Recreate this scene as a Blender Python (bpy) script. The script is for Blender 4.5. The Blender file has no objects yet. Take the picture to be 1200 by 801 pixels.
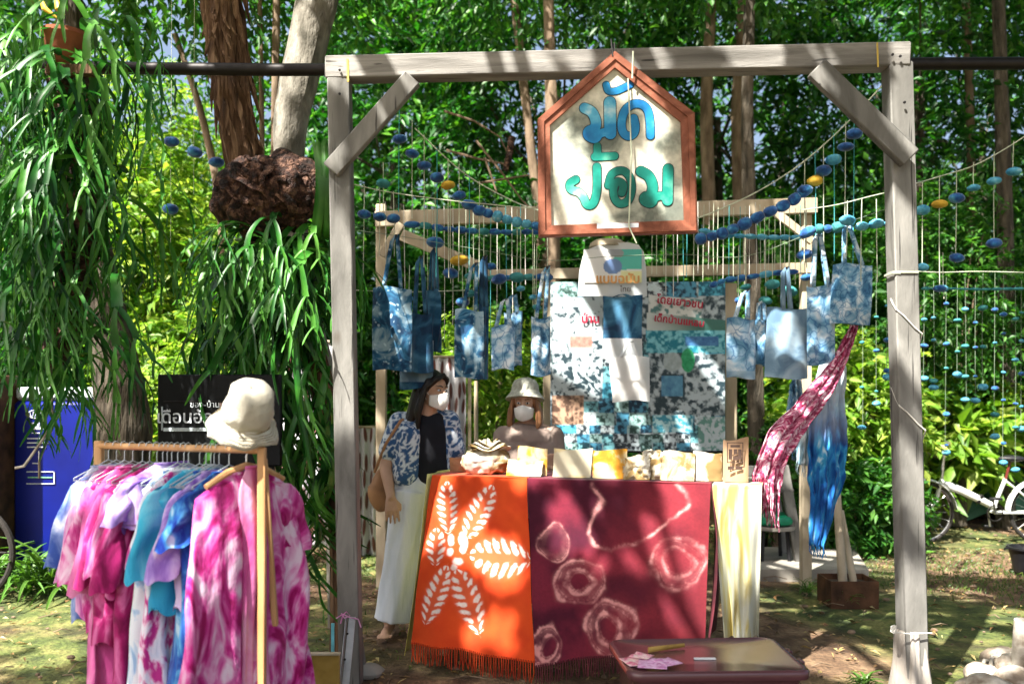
import bpy, bmesh, math, random
import numpy as np
from mathutils import Vector, Matrix, Euler

random.seed(7); rng = np.random.default_rng(7)
SC = bpy.context.scene; COL = SC.collection
R = math.radians
# ---------------------------------------------------------------- camera, sky, sun, exposure
F = 1000.0; EYE = 1.46; HOR = 461.0
cam_d = bpy.data.cameras.new('camera'); cam = bpy.data.objects.new('camera', cam_d); COL.objects.link(cam)
cam_d.sensor_width = 36; cam_d.lens = 30; cam_d.shift_y = 60.5/1200; cam_d.clip_start = .05; cam_d.clip_end = 600
cam.location = (0, 0, EYE); cam.rotation_euler = (R(90), 0, 0); SC.camera = cam
cam_d.dof.use_dof = True; cam_d.dof.focus_distance = 4.5; cam_d.dof.aperture_fstop = 1.8
SUN = Vector((-.36, -.46, .81)).normalized()           # towards the sun
w = bpy.data.worlds.new('World'); SC.world = w; w.use_nodes = True
nt = w.node_tree; bg = nt.nodes['Background']; sky = nt.nodes.new('ShaderNodeTexSky'); sky.sky_type = 'NISHITA'
sky.sun_disc = False; sky.sun_elevation = math.asin(SUN.z); sky.sun_rotation = math.atan2(SUN.x, SUN.y)
sky.air_density = 1.0; sky.dust_density = 8
nt.links.new(sky.outputs[0], bg.inputs[0]); bg.inputs[1].default_value = .085
sl = bpy.data.lights.new('sun', 'SUN'); sun = bpy.data.objects.new('sun', sl); COL.objects.link(sun)
sl.energy = 5.0; sl.angle = R(.53); sl.color = (1, .95, .86); sun.rotation_euler = SUN.to_track_quat('Z', 'Y').to_euler()
sun.location = (-5, -6, 12)
SC.view_settings.view_transform = 'Standard'; SC.view_settings.look = 'None'; SC.view_settings.gamma = 1
SC.view_settings.exposure = 1.95
SC.cycles.max_bounces = 7; SC.cycles.diffuse_bounces = 4; SC.cycles.glossy_bounces = 2; SC.cycles.transmission_bounces = 3
SC.cycles.transparent_max_bounces = 4

def W(px, py, d): return Vector(((px-600)/F*d, d, EYE-(py-HOR)/F*d))

# ---------------------------------------------------------------- noise
def _h(i, j, k, s):
    n = (i*374761393 + j*668265263 + k*2147483647 + s*1274126177) & 0xffffffff
    n = ((n ^ (n >> 13))*1274126177) & 0xffffffff
    return ((n ^ (n >> 16)) & 0xffff)/65535.0
def vnoise(P, scale=1.0, octv=3, seed=0):
    P = np.asarray(P, float)*scale; out = 0; amp = 1; tot = 0
    if P.shape[-1] == 2: P = np.concatenate([P, np.zeros(P.shape[:-1]+(1,))], -1)
    for o in range(octv):
        I = np.floor(P).astype(np.int64); f = P-I; f = f*f*(3-2*f); v = 0
        for a in (0, 1):
            for b in (0, 1):
                for c in (0, 1):
                    wt = (f[..., 0] if a else 1-f[..., 0])*(f[..., 1] if b else 1-f[..., 1])*(f[..., 2] if c else 1-f[..., 2])
                    v = v+wt*_h(I[..., 0]+a, I[..., 1]+b, I[..., 2]+c, seed+o*7)
        out = out+amp*v; tot += amp; amp *= .5; P = P*2.03+5.1
    return out/tot
def lin(a, b_, t): return np.array(a)*(1-t[:, None])+np.array(b_)*t[:, None]
def sstep(a, b, x):
    t = np.clip((x-a)/(b-a), 0, 1); return t*t*(3-2*t)

# ---------------------------------------------------------------- materials
def newmat(name):
    m = bpy.data.materials.new(name); m.use_nodes = True; nt = m.node_tree
    return m, nt, nt.nodes['Principled BSDF']
def N(nt, t, **kw):
    n = nt.nodes.new('ShaderNode'+t)
    for k, v in kw.items():
        if k in n.inputs: n.inputs[k].default_value = v
        else: setattr(n, k, v)
    return n
def ramp(nt, stops, interp='LINEAR'):
    r = nt.nodes.new('ShaderNodeValToRGB'); e = r.color_ramp.elements; r.color_ramp.interpolation = interp
    while len(e) < len(stops): e.new(.5)
    for i, (p, c) in enumerate(stops): e[i].position = p; e[i].color = (*c, 1)
    return r
def coords(nt, stretch, rnd=True):
    tc = N(nt, 'TexCoord'); mp = N(nt, 'Mapping'); mp.inputs['Scale'].default_value = stretch
    nt.links.new(tc.outputs['Object'], mp.inputs[0])
    if rnd:
        oi = N(nt, 'ObjectInfo'); mu = N(nt, 'Math', operation='MULTIPLY'); mu.inputs[1].default_value = 37.0
        nt.links.new(oi.outputs['Random'], mu.inputs[0]); nt.links.new(mu.outputs[0], mp.inputs['Location'])
    return mp.outputs[0]
def mnoise(name, stops, scale=6, detail=5, dist=0, stretch=(1, 1, 1), rough=.8, bump=.3, bscale=None, bdist=.01, rnd=True, spec=.3, sheen=0, transl=0, metal=0, second=None):
    """colour from one noise through a ramp (times a finer one), relief from another"""
    m, nt, b = newmat(name); L = nt.links.new
    v = coords(nt, stretch, rnd)
    n = N(nt, 'TexNoise', Scale=scale, Detail=detail, Distortion=dist); L(v, n.inputs['Vector'])
    r = ramp(nt, stops); L(n.outputs['Fac'], r.inputs[0]); col = r.outputs[0]
    if second:
        sc2, lo, hi = second
        n2 = N(nt, 'TexNoise', Scale=sc2, Detail=3); L(v, n2.inputs['Vector'])
        r2 = ramp(nt, [(.3, (lo,)*3), (.7, (hi,)*3)]); L(n2.outputs['Fac'], r2.inputs[0])
        mx = N(nt, 'Mix', data_type='RGBA', blend_type='MULTIPLY'); mx.inputs[0].default_value = 1
        L(col, mx.inputs[6]); L(r2.outputs[0], mx.inputs[7]); col = mx.outputs[2]
    L(col, b.inputs['Base Color']); b.inputs['Roughness'].default_value = rough; b.inputs['Specular IOR Level'].default_value = spec
    b.inputs['Metallic'].default_value = metal
    if sheen: b.inputs['Sheen Weight'].default_value = sheen
    if bump:
        nb = N(nt, 'TexNoise', Scale=bscale or scale*4, Detail=4); L(v, nb.inputs['Vector'])
        bp = N(nt, 'Bump', Strength=bump, Distance=bdist); L(nb.outputs['Fac'], bp.inputs['Height']); L(bp.outputs[0], b.inputs['Normal'])
    if transl:
        t = N(nt, 'BsdfTranslucent'); L(col, t.inputs[0]); ms = N(nt, 'MixShader'); ms.inputs[0].default_value = transl
        L(b.outputs[0], ms.inputs[1]); L(t.outputs[0], ms.inputs[2]); L(ms.outputs[0], nt.nodes['Material Output'].inputs[0])
    return m
def leafmat(name, stops, transl=.4, rough=.45, spec=.5, tint=(1.2, 1.3, .5)):
    m, nt, b = newmat(name); L = nt.links.new
    g = N(nt, 'NewGeometry'); r = ramp(nt, stops); L(g.outputs['Random Per Island'], r.inputs[0])
    L(r.outputs[0], b.inputs['Base Color']); b.inputs['Roughness'].default_value = rough; b.inputs['Specular IOR Level'].default_value = spec
    t = N(nt, 'BsdfTranslucent'); mx = N(nt, 'Mix', data_type='RGBA', blend_type='MULTIPLY'); mx.inputs[0].default_value = 1
    mx.inputs[7].default_value = (*tint, 1); L(r.outputs[0], mx.inputs[6]); L(mx.outputs[2], t.inputs[0])
    ms = N(nt, 'MixShader'); ms.inputs[0].default_value = transl
    L(b.outputs[0], ms.inputs[1]); L(t.outputs[0], ms.inputs[2]); L(ms.outputs[0], nt.nodes['Material Output'].inputs[0])
    return m
def colmat(name, rough=.85, bump=.25, bscale=400, transl=0, sheen=.2, spec=.2):
    """colour carried by the mesh (a print or a dye pattern), weave from noise"""
    m, nt, b = newmat(name); L = nt.links.new
    a = N(nt, 'Attribute', attribute_name='dye'); L(a.outputs['Color'], b.inputs['Base Color'])
    b.inputs['Roughness'].default_value = rough; b.inputs['Specular IOR Level'].default_value = spec; b.inputs['Sheen Weight'].default_value = sheen
    nb = N(nt, 'TexNoise', Scale=bscale, Detail=2); v = coords(nt, (1, 1, 1)); L(v, nb.inputs['Vector'])
    bp = N(nt, 'Bump', Strength=bump, Distance=.002); L(nb.outputs['Fac'], bp.inputs['Height']); L(bp.outputs[0], b.inputs['Normal'])
    if transl:
        t = N(nt, 'BsdfTranslucent'); L(a.outputs['Color'], t.inputs[0]); ms = N(nt, 'MixShader'); ms.inputs[0].default_value = transl
        L(b.outputs[0], ms.inputs[1]); L(t.outputs[0], ms.inputs[2]); L(ms.outputs[0], nt.nodes['Material Output'].inputs[0])
    return m
def plain(name, c, rough=.6, metal=0, spec=.4, var=.25, bump=.1, scale=12):
    lo = tuple(x*(1-var) for x in c); hi = tuple(min(1, x*(1+var)) for x in c)
    return mnoise(name, [(.3, lo), (.7, hi)], scale=scale, rough=rough, bump=bump, spec=spec, metal=metal)

M = {}
M['timber'] = mnoise('weathered_timber', [(.25, (.105, .10, .09)), (.5, (.195, .19, .175)), (.75, (.31, .30, .28))], scale=3, stretch=(3, 3, .9), detail=8, dist=.6, bump=.5, bscale=30, bdist=.004, second=(1.2, .6, 1.1))
M['timber_h'] = mnoise('weathered_timber_lying', [(.25, (.115, .108, .097)), (.5, (.225, .215, .20)), (.75, (.36, .345, .32))], scale=3, stretch=(.7, 3, 9), detail=8, dist=.6, bump=.5, bscale=30, bdist=.004, second=(1.2, .6, 1.1))
def weather(m, along):
    nt = m.node_tree; L = nt.links.new; b = nt.nodes['Principled BSDF']; src = b.inputs['Base Color'].links[0].from_socket
    v = coords(nt, (9, 9, .35) if along == 'z' else (.35, 9, 9)); n = N(nt, 'TexNoise', Scale=6, Detail=3); L(v, n.inputs['Vector']); r = ramp(nt, [(.30, (.25,)*3), (.36, (1,)*3)]); L(n.outputs['Fac'], r.inputs[0])
    v2 = coords(nt, (1, 1, .6) if along == 'z' else (.6, 1, 1)); k = N(nt, 'TexVoronoi', Scale=3.2); L(v2, k.inputs['Vector']); r2 = ramp(nt, [(.03, (.22, .17, .13)), (.075, (.75, .7, .66)), (.11, (1,)*3)]); L(k.outputs['Distance'], r2.inputs[0])
    c = src
    for q in (r, r2):
        x = N(nt, 'Mix', data_type='RGBA', blend_type='MULTIPLY'); x.inputs[0].default_value = 1; L(c, x.inputs[6]); L(q.outputs[0], x.inputs[7]); c = x.outputs[2]
    L(c, b.inputs['Base Color'])
weather(M['timber'], 'z'); weather(M['timber_h'], 'x')
M['pale_wood'] = mnoise('pale_raw_wood', [(.3, (.36, .29, .19)), (.7, (.56, .48, .36))], scale=3, stretch=(3, 3, 1.2), bump=.3, bscale=30, bdist=.003, second=(2, .7, 1.05))
M['pole'] = mnoise('varnished_pine', [(.3, (.42, .22, .09)), (.7, (.62, .37, .18))], scale=5, stretch=(4, 4, .6), rough=.5, bump=.15)
M['sign_frame'] = mnoise('red_brown_frame_wood', [(.3, (.15, .045, .022)), (.55, (.27, .09, .05)), (.8, (.38, .16, .10))], scale=5, stretch=(2, 2, 2), detail=8, dist=1.5, rough=.6, bump=.4, bscale=50, bdist=.003)
M['sign_panel'] = mnoise('stained_board', [(.36, (.16, .18, .15)), (.45, (.40, .42, .35)), (.52, (.62, .61, .50)), (.62, (.78, .74, .62))], scale=5, detail=9, dist=.4, rough=.8, bump=.3, bscale=60, bdist=.002, second=(40, .78, 1.05))
M['blue_paint'] = mnoise('blue_letter_paint', [(.38, (.005, .12, .34)), (.52, (.015, .24, .52)), (.60, (.12, .46, .66)), (.66, (.5, .7, .76))], scale=5, rough=.45, bump=.1)
M['green_paint'] = mnoise('green_letter_paint', [(.38, (.0, .13, .10)), (.52, (.01, .26, .20)), (.60, (.12, .46, .34)), (.66, (.5, .68, .56))], scale=5, rough=.45, bump=.1)
M['dark_line'] = plain('dark_outline_paint', (.012, .03, .04), rough=.6)
M['cord'] = plain('pale_cotton_cord', (.52, .56, .42), rough=.9)
M['cord_white'] = plain('white_cord', (.70, .68, .62), rough=.9)
M['cord_dull'] = plain('dull_green_cord', (.20, .26, .18), rough=.9)
M['cord_cyan'] = plain('blue_green_cord', (.06, .34, .36), rough=.9)
M['bead'] = mnoise('indigo_wrapped_cloth', [(.3, (.005, .03, .12)), (.5, (.012, .09, .30)), (.7, (.05, .27, .50)), (.82, (.3, .52, .62))], scale=22, detail=3, rough=.8, bump=.5, bdist=.004, sheen=.3)
M['bead_light'] = mnoise('pale_blue_wrapped_cloth', [(.3, (.03, .20, .36)), (.6, (.12, .42, .56)), (.8, (.5, .65, .7))], scale=22, detail=3, rough=.8, bump=.5, bdist=.004)
M['bead_yellow'] = mnoise('mustard_wrapped_cloth', [(.3, (.45, .24, .02)), (.7, (.75, .5, .06))], scale=20, rough=.8, bump=.4, bdist=.004)
M['bead_green'] = mnoise('sea_green_wrapped_cloth', [(.3, (.02, .16, .17)), (.7, (.08, .33, .33))], scale=20, rough=.8, bump=.4, bdist=.004)
def denim(name, lo, mid, hi, sc=7, th=(.40, .50, .62)):
    return mnoise(name, [(th[0], lo), (th[1], mid), (th[2], hi)], scale=sc, detail=7, dist=1.2, rough=.9, bump=.25, bscale=300, bdist=.001, sheen=.2, second=(3, .6, 1.1))
M['denim_a'] = denim('mottled_indigo_cotton', (.008, .055, .14), (.03, .17, .33), (.38, .56, .68), 9)
M['denim_b'] = denim('deep_indigo_cotton', (.008, .04, .10), (.018, .10, .20), (.07, .22, .36), 5)
M['denim_c'] = denim('pale_ice_blue_cotton', (.10, .26, .42), (.30, .50, .68), (.66, .76, .84), 8)
M['denim_d'] = denim('grey_blue_cotton', (.12, .22, .33), (.21, .34, .46), (.34, .47, .57), 5)
M['denim_e'] = denim('sky_blue_mottled_cotton', (.05, .18, .34), (.2, .42, .62), (.7, .8, .86), 10)
def crackle(m, sc, lo, hi, a, b_, kind='F1', dist=0):
    nt = m.node_tree; L = nt.links.new; b = nt.nodes['Principled BSDF']; src = b.inputs['Base Color'].links[0].from_socket; v = coords(nt, (1, 1, 1))
    nz = N(nt, 'TexNoise', Scale=8, Detail=2); L(v, nz.inputs['Vector']); ad = N(nt, 'Mix', data_type='RGBA', blend_type='LINEAR_LIGHT'); ad.inputs[0].default_value = dist; L(v, ad.inputs[6]); L(nz.outputs['Color'], ad.inputs[7])
    k = N(nt, 'TexVoronoi', Scale=sc, feature='F1' if kind == 'F1' else 'DISTANCE_TO_EDGE'); L(ad.outputs[2], k.inputs['Vector']); r = ramp(nt, [(a, (*lo,)), (b_, (*hi,))]); L(k.outputs['Distance'], r.inputs[0])
    x = N(nt, 'Mix', data_type='RGBA', blend_type='SCREEN' if kind == 'F1' else 'MULTIPLY'); x.inputs[0].default_value = 1; L(src, x.inputs[6]); L(r.outputs[0], x.inputs[7]); L(x.outputs[2], b.inputs['Base Color'])
crackle(M['denim_a'], 26, (.35, .48, .55), (0, 0, 0), .12, .30, 'F1', .06); crackle(M['denim_c'], 11, (.25, .42, .62), (1, 1, 1), .0, .06, 'E', .10); crackle(M['denim_e'], 18, (.30, .45, .60), (1, 1, 1), .0, .09, 'E', .12)
M['white_cotton'] = mnoise('white_cotton', [(.3, (.50, .56, .62)), (.7, (.70, .70, .68))], scale=3, rough=.9, bump=.2, bscale=200, bdist=.001)
M['cream_hat'] = mnoise('cream_canvas', [(.38, (.42, .39, .31)), (.62, (.54, .52, .44))], scale=9, rough=.9, bump=.6, bscale=22, bdist=.014, sheen=.3)
def tie(name, stops, sc=5, stretch=(1, 1, .45), dist=1.6, **k):
    stops = [(.5+(q-.5)*.52, c) for q, c in stops]
    return mnoise(name, stops, scale=sc*1.5, detail=9, dist=dist, stretch=stretch, rough=.88, bump=.75, bscale=17, bdist=.016, transl=.12, sheen=.15, **k)
M['dye_magenta'] = tie('magenta_tie_dye', [(.28, (.30, .0, .10)), (.42, (.55, .03, .26)), (.55, (.66, .16, .42)), (.66, (.74, .38, .60)), (.8, (.80, .60, .75))], sc=7)
M['dye_pink'] = tie('plain_rose_pink', [(.3, (.50, .06, .26)), (.6, (.66, .17, .40)), (.8, (.74, .33, .52))], sc=3)
M['dye_deep'] = tie('dark_magenta_dye', [(.3, (.18, .0, .06)), (.55, (.38, .01, .14)), (.78, (.62, .14, .36))], sc=6)
M['dye_lavender'] = tie('lavender_dye', [(.3, (.16, .07, .40)), (.55, (.36, .24, .62)), (.75, (.62, .52, .78))], sc=5)
M['dye_pinkish'] = tie('pale_pink_lilac_dye', [(.3, (.42, .05, .3)), (.5, (.66, .3, .58)), (.7, (.82, .64, .80))], sc=5)
M['dye_whiteblue'] = tie('white_and_blue_dye', [(.3, (.06, .2, .52)), (.48, (.40, .58, .80)), (.6, (.74, .80, .88))], sc=6)
M['dye_whitepink'] = tie('white_with_magenta_rings', [(.3, (.5, .03, .25)), (.4, (.72, .4, .6)), (.5, (.76, .76, .86)), (.8, (.66, .74, .88))], sc=9)
M['dye_cyan'] = tie('bright_cyan_dye', [(.3, (.02, .30, .52)), (.55, (.05, .46, .68)), (.75, (.25, .66, .82))], sc=3)
M['dye_blue'] = tie('royal_blue_dye', [(.3, (.005, .03, .28)), (.5, (.02, .12, .46)), (.68, (.08, .34, .66)), (.82, (.45, .65, .82))], sc=8)
M['dye_greybrown'] = tie('grey_brown_dye', [(.3, (.14, .12, .11)), (.7, (.32, .28, .26))], sc=4)
M['dye_navywhite'] = tie('blue_fading_to_white', [(.3, (.03, .08, .35)), (.5, (.25, .35, .66)), (.7, (.68, .74, .88))], sc=4)
M['canvas_yellow'] = mnoise('yellow_dyed_canvas', [(.42, (.36, .14, .01)), (.52, (.42, .21, .02)), (.60, (.42, .35, .20))], scale=8, dist=1, rough=.9, bump=.3, bdist=.003)
M['canvas_cream'] = mnoise('cream_canvas_yellow_corner', [(.44, (.50, .46, .34)), (.52, (.50, .38, .16)), (.57, (.46, .23, .02))], scale=5, rough=.9, bump=.3, bdist=.003)
M['canvas_white'] = mnoise('white_canvas_beige_dye', [(.42, (.20, .13, .05)), (.5, (.38, .33, .22)), (.58, (.50, .48, .42))], scale=9, dist=1, rough=.9, bump=.3, bdist=.003)
M['yellow_cloth'] = mnoise('pale_yellow_dyed_voile', [(.38, (.50, .40, .12)), (.46, (.52, .49, .30)), (.55, (.54, .55, .47))], scale=3.5, stretch=(3, 3, .5), dist=1, rough=.85, bump=.2, transl=.2)
M['red_scarf'] = mnoise('crimson_white_scarf', [(.40, (.28, .02, .07)), (.5, (.50, .11, .21)), (.57, (.64, .32, .40)), (.64, (.76, .62, .66))], scale=22, dist=1.5, rough=.9, bump=.8, bscale=40, bdist=.012)
M['blue_scarf'] = tie('blue_scarf', [(.3, (.0, .05, .24)), (.5, (.01, .16, .50)), (.7, (.05, .38, .68)), (.8, (.5, .7, .82))], sc=5)
_m = M['blue_scarf']; _nt = _m.node_tree; _b = _nt.nodes['Principled BSDF']; _s = _b.inputs['Base Color'].links[0].from_socket; _tc = N(_nt, 'TexCoord'); _sp = N(_nt, 'SeparateXYZ'); _nt.links.new(_tc.outputs['Object'], _sp.inputs[0])
_mr = N(_nt, 'MapRange'); _mr.inputs['From Min'].default_value = .62; _mr.inputs['From Max'].default_value = 1.0; _nt.links.new(_sp.outputs['Z'], _mr.inputs['Value'])
_mx = N(_nt, 'Mix', data_type='RGBA'); _mx.inputs[7].default_value = (.62, .70, .76, 1); _nt.links.new(_mr.outputs[0], _mx.inputs[0]); _nt.links.new(_s, _mx.inputs[6]); _nt.links.new(_mx.outputs[2], _b.inputs['Base Color'])
M['paleblue_scarf'] = tie('pale_blue_scarf', [(.3, (.3, .55, .7)), (.6, (.7, .8, .84)), (.8, (.8, .82, .84))], sc=4)
M['bark'] = mnoise('shaggy_bark', [(.3, (.03, .016, .008)), (.5, (.11, .06, .032)), (.72, (.30, .19, .11))], scale=5, stretch=(4, 4, .6), detail=8, dist=1, rough=.95, bump=1, bscale=9, bdist=.04)
M['bark_grey'] = mnoise('grey_bark', [(.3, (.07, .065, .05)), (.5, (.19, .175, .145)), (.72, (.36, .34, .29))], scale=6, stretch=(2, 2, .8), detail=8, dist=.5, rough=.95, bump=.8, bscale=22, bdist=.02)
M['bark_thin'] = mnoise('thin_trunk_bark', [(.3, (.08, .055, .035)), (.7, (.26, .19, .13))], scale=6, stretch=(2, 2, .7), rough=.95, bump=.6)
M['bark_dark'] = mnoise('dark_furrowed_bark', [(.3, (.025, .022, .016)), (.7, (.12, .10, .075))], scale=7, stretch=(3, 3, .6), rough=.95, bump=1, bscale=14, bdist=.04)
M['fibre'] = mnoise('brown_root_fibre', [(.38, (.012, .006, .004)), (.52, (.055, .024, .016)), (.66, (.22, .12, .08))], scale=5, stretch=(5, 1, 5), detail=8, rough=.75, bump=1, bscale=14, bdist=.03)
M['leaf_dark'] = leafmat('deep_green_leaf', [(0, (.005, .038, .007)), (.45, (.013, .10, .011)), (.8, (.035, .185, .016)), (1, (.11, .31, .03))], transl=.35)
M['leaf_mid'] = leafmat('mid_green_leaf', [(0, (.015, .08, .012)), (.5, (.035, .15, .02)), (1, (.10, .26, .035))], transl=.45)
M['leaf_bright'] = leafmat('sunlit_yellow_green_leaf', [(0, (.07, .19, .015)), (.5, (.18, .35, .035)), (1, (.38, .48, .09))], transl=.5, tint=(1.1, 1.15, .5))  # yellow green, with the sun glow of the gaps lightened into the colour
M['leaf_canopy'] = leafmat('canopy_leaf', [(0, (.03, .10, .015)), (1, (.09, .22, .03))], transl=.3)
M['frond'] = mnoise('staghorn_frond', [(.38, (.006, .05, .007)), (.5, (.022, .15, .016)), (.62, (.08, .28, .03))], scale=2.5, rough=.42, bump=.2, spec=.5, transl=.3)  # wide dark to light range: frond shadows and highlights put into the colour
M['frond_pale'] = mnoise('staghorn_frond_pale', [(.38, (.025, .14, .015)), (.6, (.13, .36, .05))], scale=2.5, rough=.42, bump=.2, spec=.5, transl=.35)  # paler frond green, highlights included in the colour
M['blade'] = leafmat('grass_blade', [(0, (.03, .08, .012)), (.6, (.07, .16, .02)), (1, (.16, .22, .04))], transl=.3)
M['blade_pale'] = leafmat('striped_blade', [(0, (.03, .12, .02)), (.6, (.10, .24, .04)), (1, (.42, .48, .16))], transl=.3)
M['skin'] = mnoise('warm_skin', [(.3, (.44, .26, .18)), (.7, (.54, .34, .24))], scale=8, rough=.55, bump=.05)
M['hair'] = mnoise('black_hair', [(.3, (.006, .005, .005)), (.7, (.02, .016, .014))], scale=8, stretch=(8, 8, .6), rough=.4, bump=.6, bscale=20, bdist=.006)
M['hair_brown'] = mnoise('light_brown_hair', [(.3, (.12, .05, .022)), (.7, (.34, .17, .08))], scale=8, stretch=(8, 8, .6), rough=.45, bump=.6, bscale=20, bdist=.006)
M['mask'] = plain('white_mask', (.78, .78, .76), rough=.8, var=.05)
M['black_knit'] = plain('black_knit', (.008, .009, .014), rough=.95)
M['trousers'] = mnoise('white_linen', [(.3, (.50, .56, .64)), (.7, (.68, .72, .76))], scale=4, stretch=(3, 3, .5), rough=.9, bump=.5, bscale=8, bdist=.02)
M['brown_top'] = mnoise('taupe_cotton', [(.3, (.22, .165, .14)), (.7, (.31, .245, .21))], scale=5, rough=.95, bump=.6, bscale=12, bdist=.015)
M['tan_leather'] = plain('tan_leather', (.33, .17, .08), rough=.55)
M['eye'] = plain('dark_eye', (.015, .01, .008), rough=.2)
M['plum'] = mnoise('plum_plastic', [(.3, (.065, .022, .028)), (.7, (.10, .04, .048))], scale=3, rough=.24, bump=.05, spec=.6)
M['paper'] = mnoise('pink_and_cream_leaflet', [(.38, (.6, .12, .22)), (.5, (.76, .42, .50)), (.62, (.80, .66, .60))], scale=22, dist=2, rough=.7, bump=.3)
M['paper_lilac'] = mnoise('lilac_leaflet', [(.38, (.5, .2, .42)), (.55, (.72, .46, .68))], scale=22, dist=2, rough=.7, bump=.3)
M['blue_plastic'] = mnoise('cobalt_plastic', [(.3, (.001, .005, .11)), (.7, (.002, .010, .20))], scale=2, rough=.4, bump=.03)
M['white_print'] = plain('white_print', (.62, .66, .70), rough=.6, var=.1)
M['green_print'] = plain('green_print', (.2, .5, .3), rough=.6)
M['black_board'] = plain('black_board', (.006, .007, .008), rough=.55, spec=.15)
M['clear'] = plain('milky_plastic', (.45, .52, .55), rough=.25, spec=.7)
M['dark_metal'] = plain('dark_metal', (.02, .018, .018), rough=.5, metal=.6)
M['galv'] = mnoise('galvanised_steel', [(.3, (.32, .35, .37)), (.7, (.48, .51, .53))], scale=12, rough=.45, metal=.6, bump=.1)
M['bike_white'] = plain('cream_white_bicycle_paint', (.70, .72, .68), rough=.3, spec=.6, var=.06)
M['tyre'] = plain('dusty_rubber', (.022, .019, .017), rough=.85)
M['chrome'] = plain('dull_chrome', (.6, .6, .6), rough=.3, metal=.9)
M['concrete'] = mnoise('worn_concrete', [(.3, (.20, .18, .15)), (.7, (.36, .34, .30))], scale=4, detail=8, rough=.9, bump=.4)
M['rust'] = mnoise('rusty_box', [(.3, (.035, .018, .010)), (.7, (.13, .06, .03))], scale=8, rough=.9, bump=.4)
M['green_vinyl'] = plain('green_vinyl', (.01, .26, .13), rough=.35)
M['red_table'] = plain('dark_red_paint', (.14, .02, .015), rough=.4)
M['black_plastic'] = plain('black_plastic', (.008, .008, .010), rough=.5)
M['stone_white'] = mnoise('bleached_stone', [(.4, (.20, .16, .12)), (.52, (.42, .38, .32)), (.62, (.60, .57, .50))], scale=9, detail=8, rough=.85, bump=.6)
M['terracotta'] = mnoise('terracotta', [(.3, (.16, .04, .02)), (.7, (.34, .11, .05))], scale=6, rough=.8, bump=.4)
M['orange_leaf'] = plain('yellowed_leaf', (.6, .38, .03), rough=.5)
M['board_yellow'] = mnoise('ochre_varnished_board', [(.3, (.16, .095, .02)), (.5, (.34, .22, .05)), (.7, (.45, .31, .09))], scale=4, dist=1, rough=.5, bump=.1)
M['label_yellow'] = plain('yellow_label', (.62, .44, .08), rough=.6)
M['card_brown'] = mnoise('brown_card', [(.3, (.30, .18, .10)), (.7, (.40, .26, .16))], scale=9, rough=.85, bump=.1)
M['dark_print'] = plain('dark_brown_print', (.07, .04, .03), rough=.8)
M['sack'] = mnoise('grey_sackcloth', [(.3, (.25, .22, .19)), (.7, (.50, .46, .41))], scale=4, stretch=(2, 2, .5), rough=.95, bump=.6, bscale=30)
M['red_print'] = plain('crimson_print', (.42, .015, .05), rough=.6)
M['orange_print'] = plain('orange_print', (.70, .36, .12), rough=.6)
M['teal_tarp'] = mnoise('green_tarpaulin', [(.3, (.03, .10, .06)), (.7, (.08, .20, .12))], scale=3, rough=.6, bump=.4, bdist=.03)
M['blue_strip'] = plain('pale_blue_plastic_strip', (.14, .48, .60), rough=.4)
M['dye_print'] = colmat('dyed_cloth', transl=.06)
M['banner_print'] = colmat('printed_vinyl', rough=.5, bump=.02, sheen=0, spec=.4)
M['shirt_print'] = colmat('printed_blouse')

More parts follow.
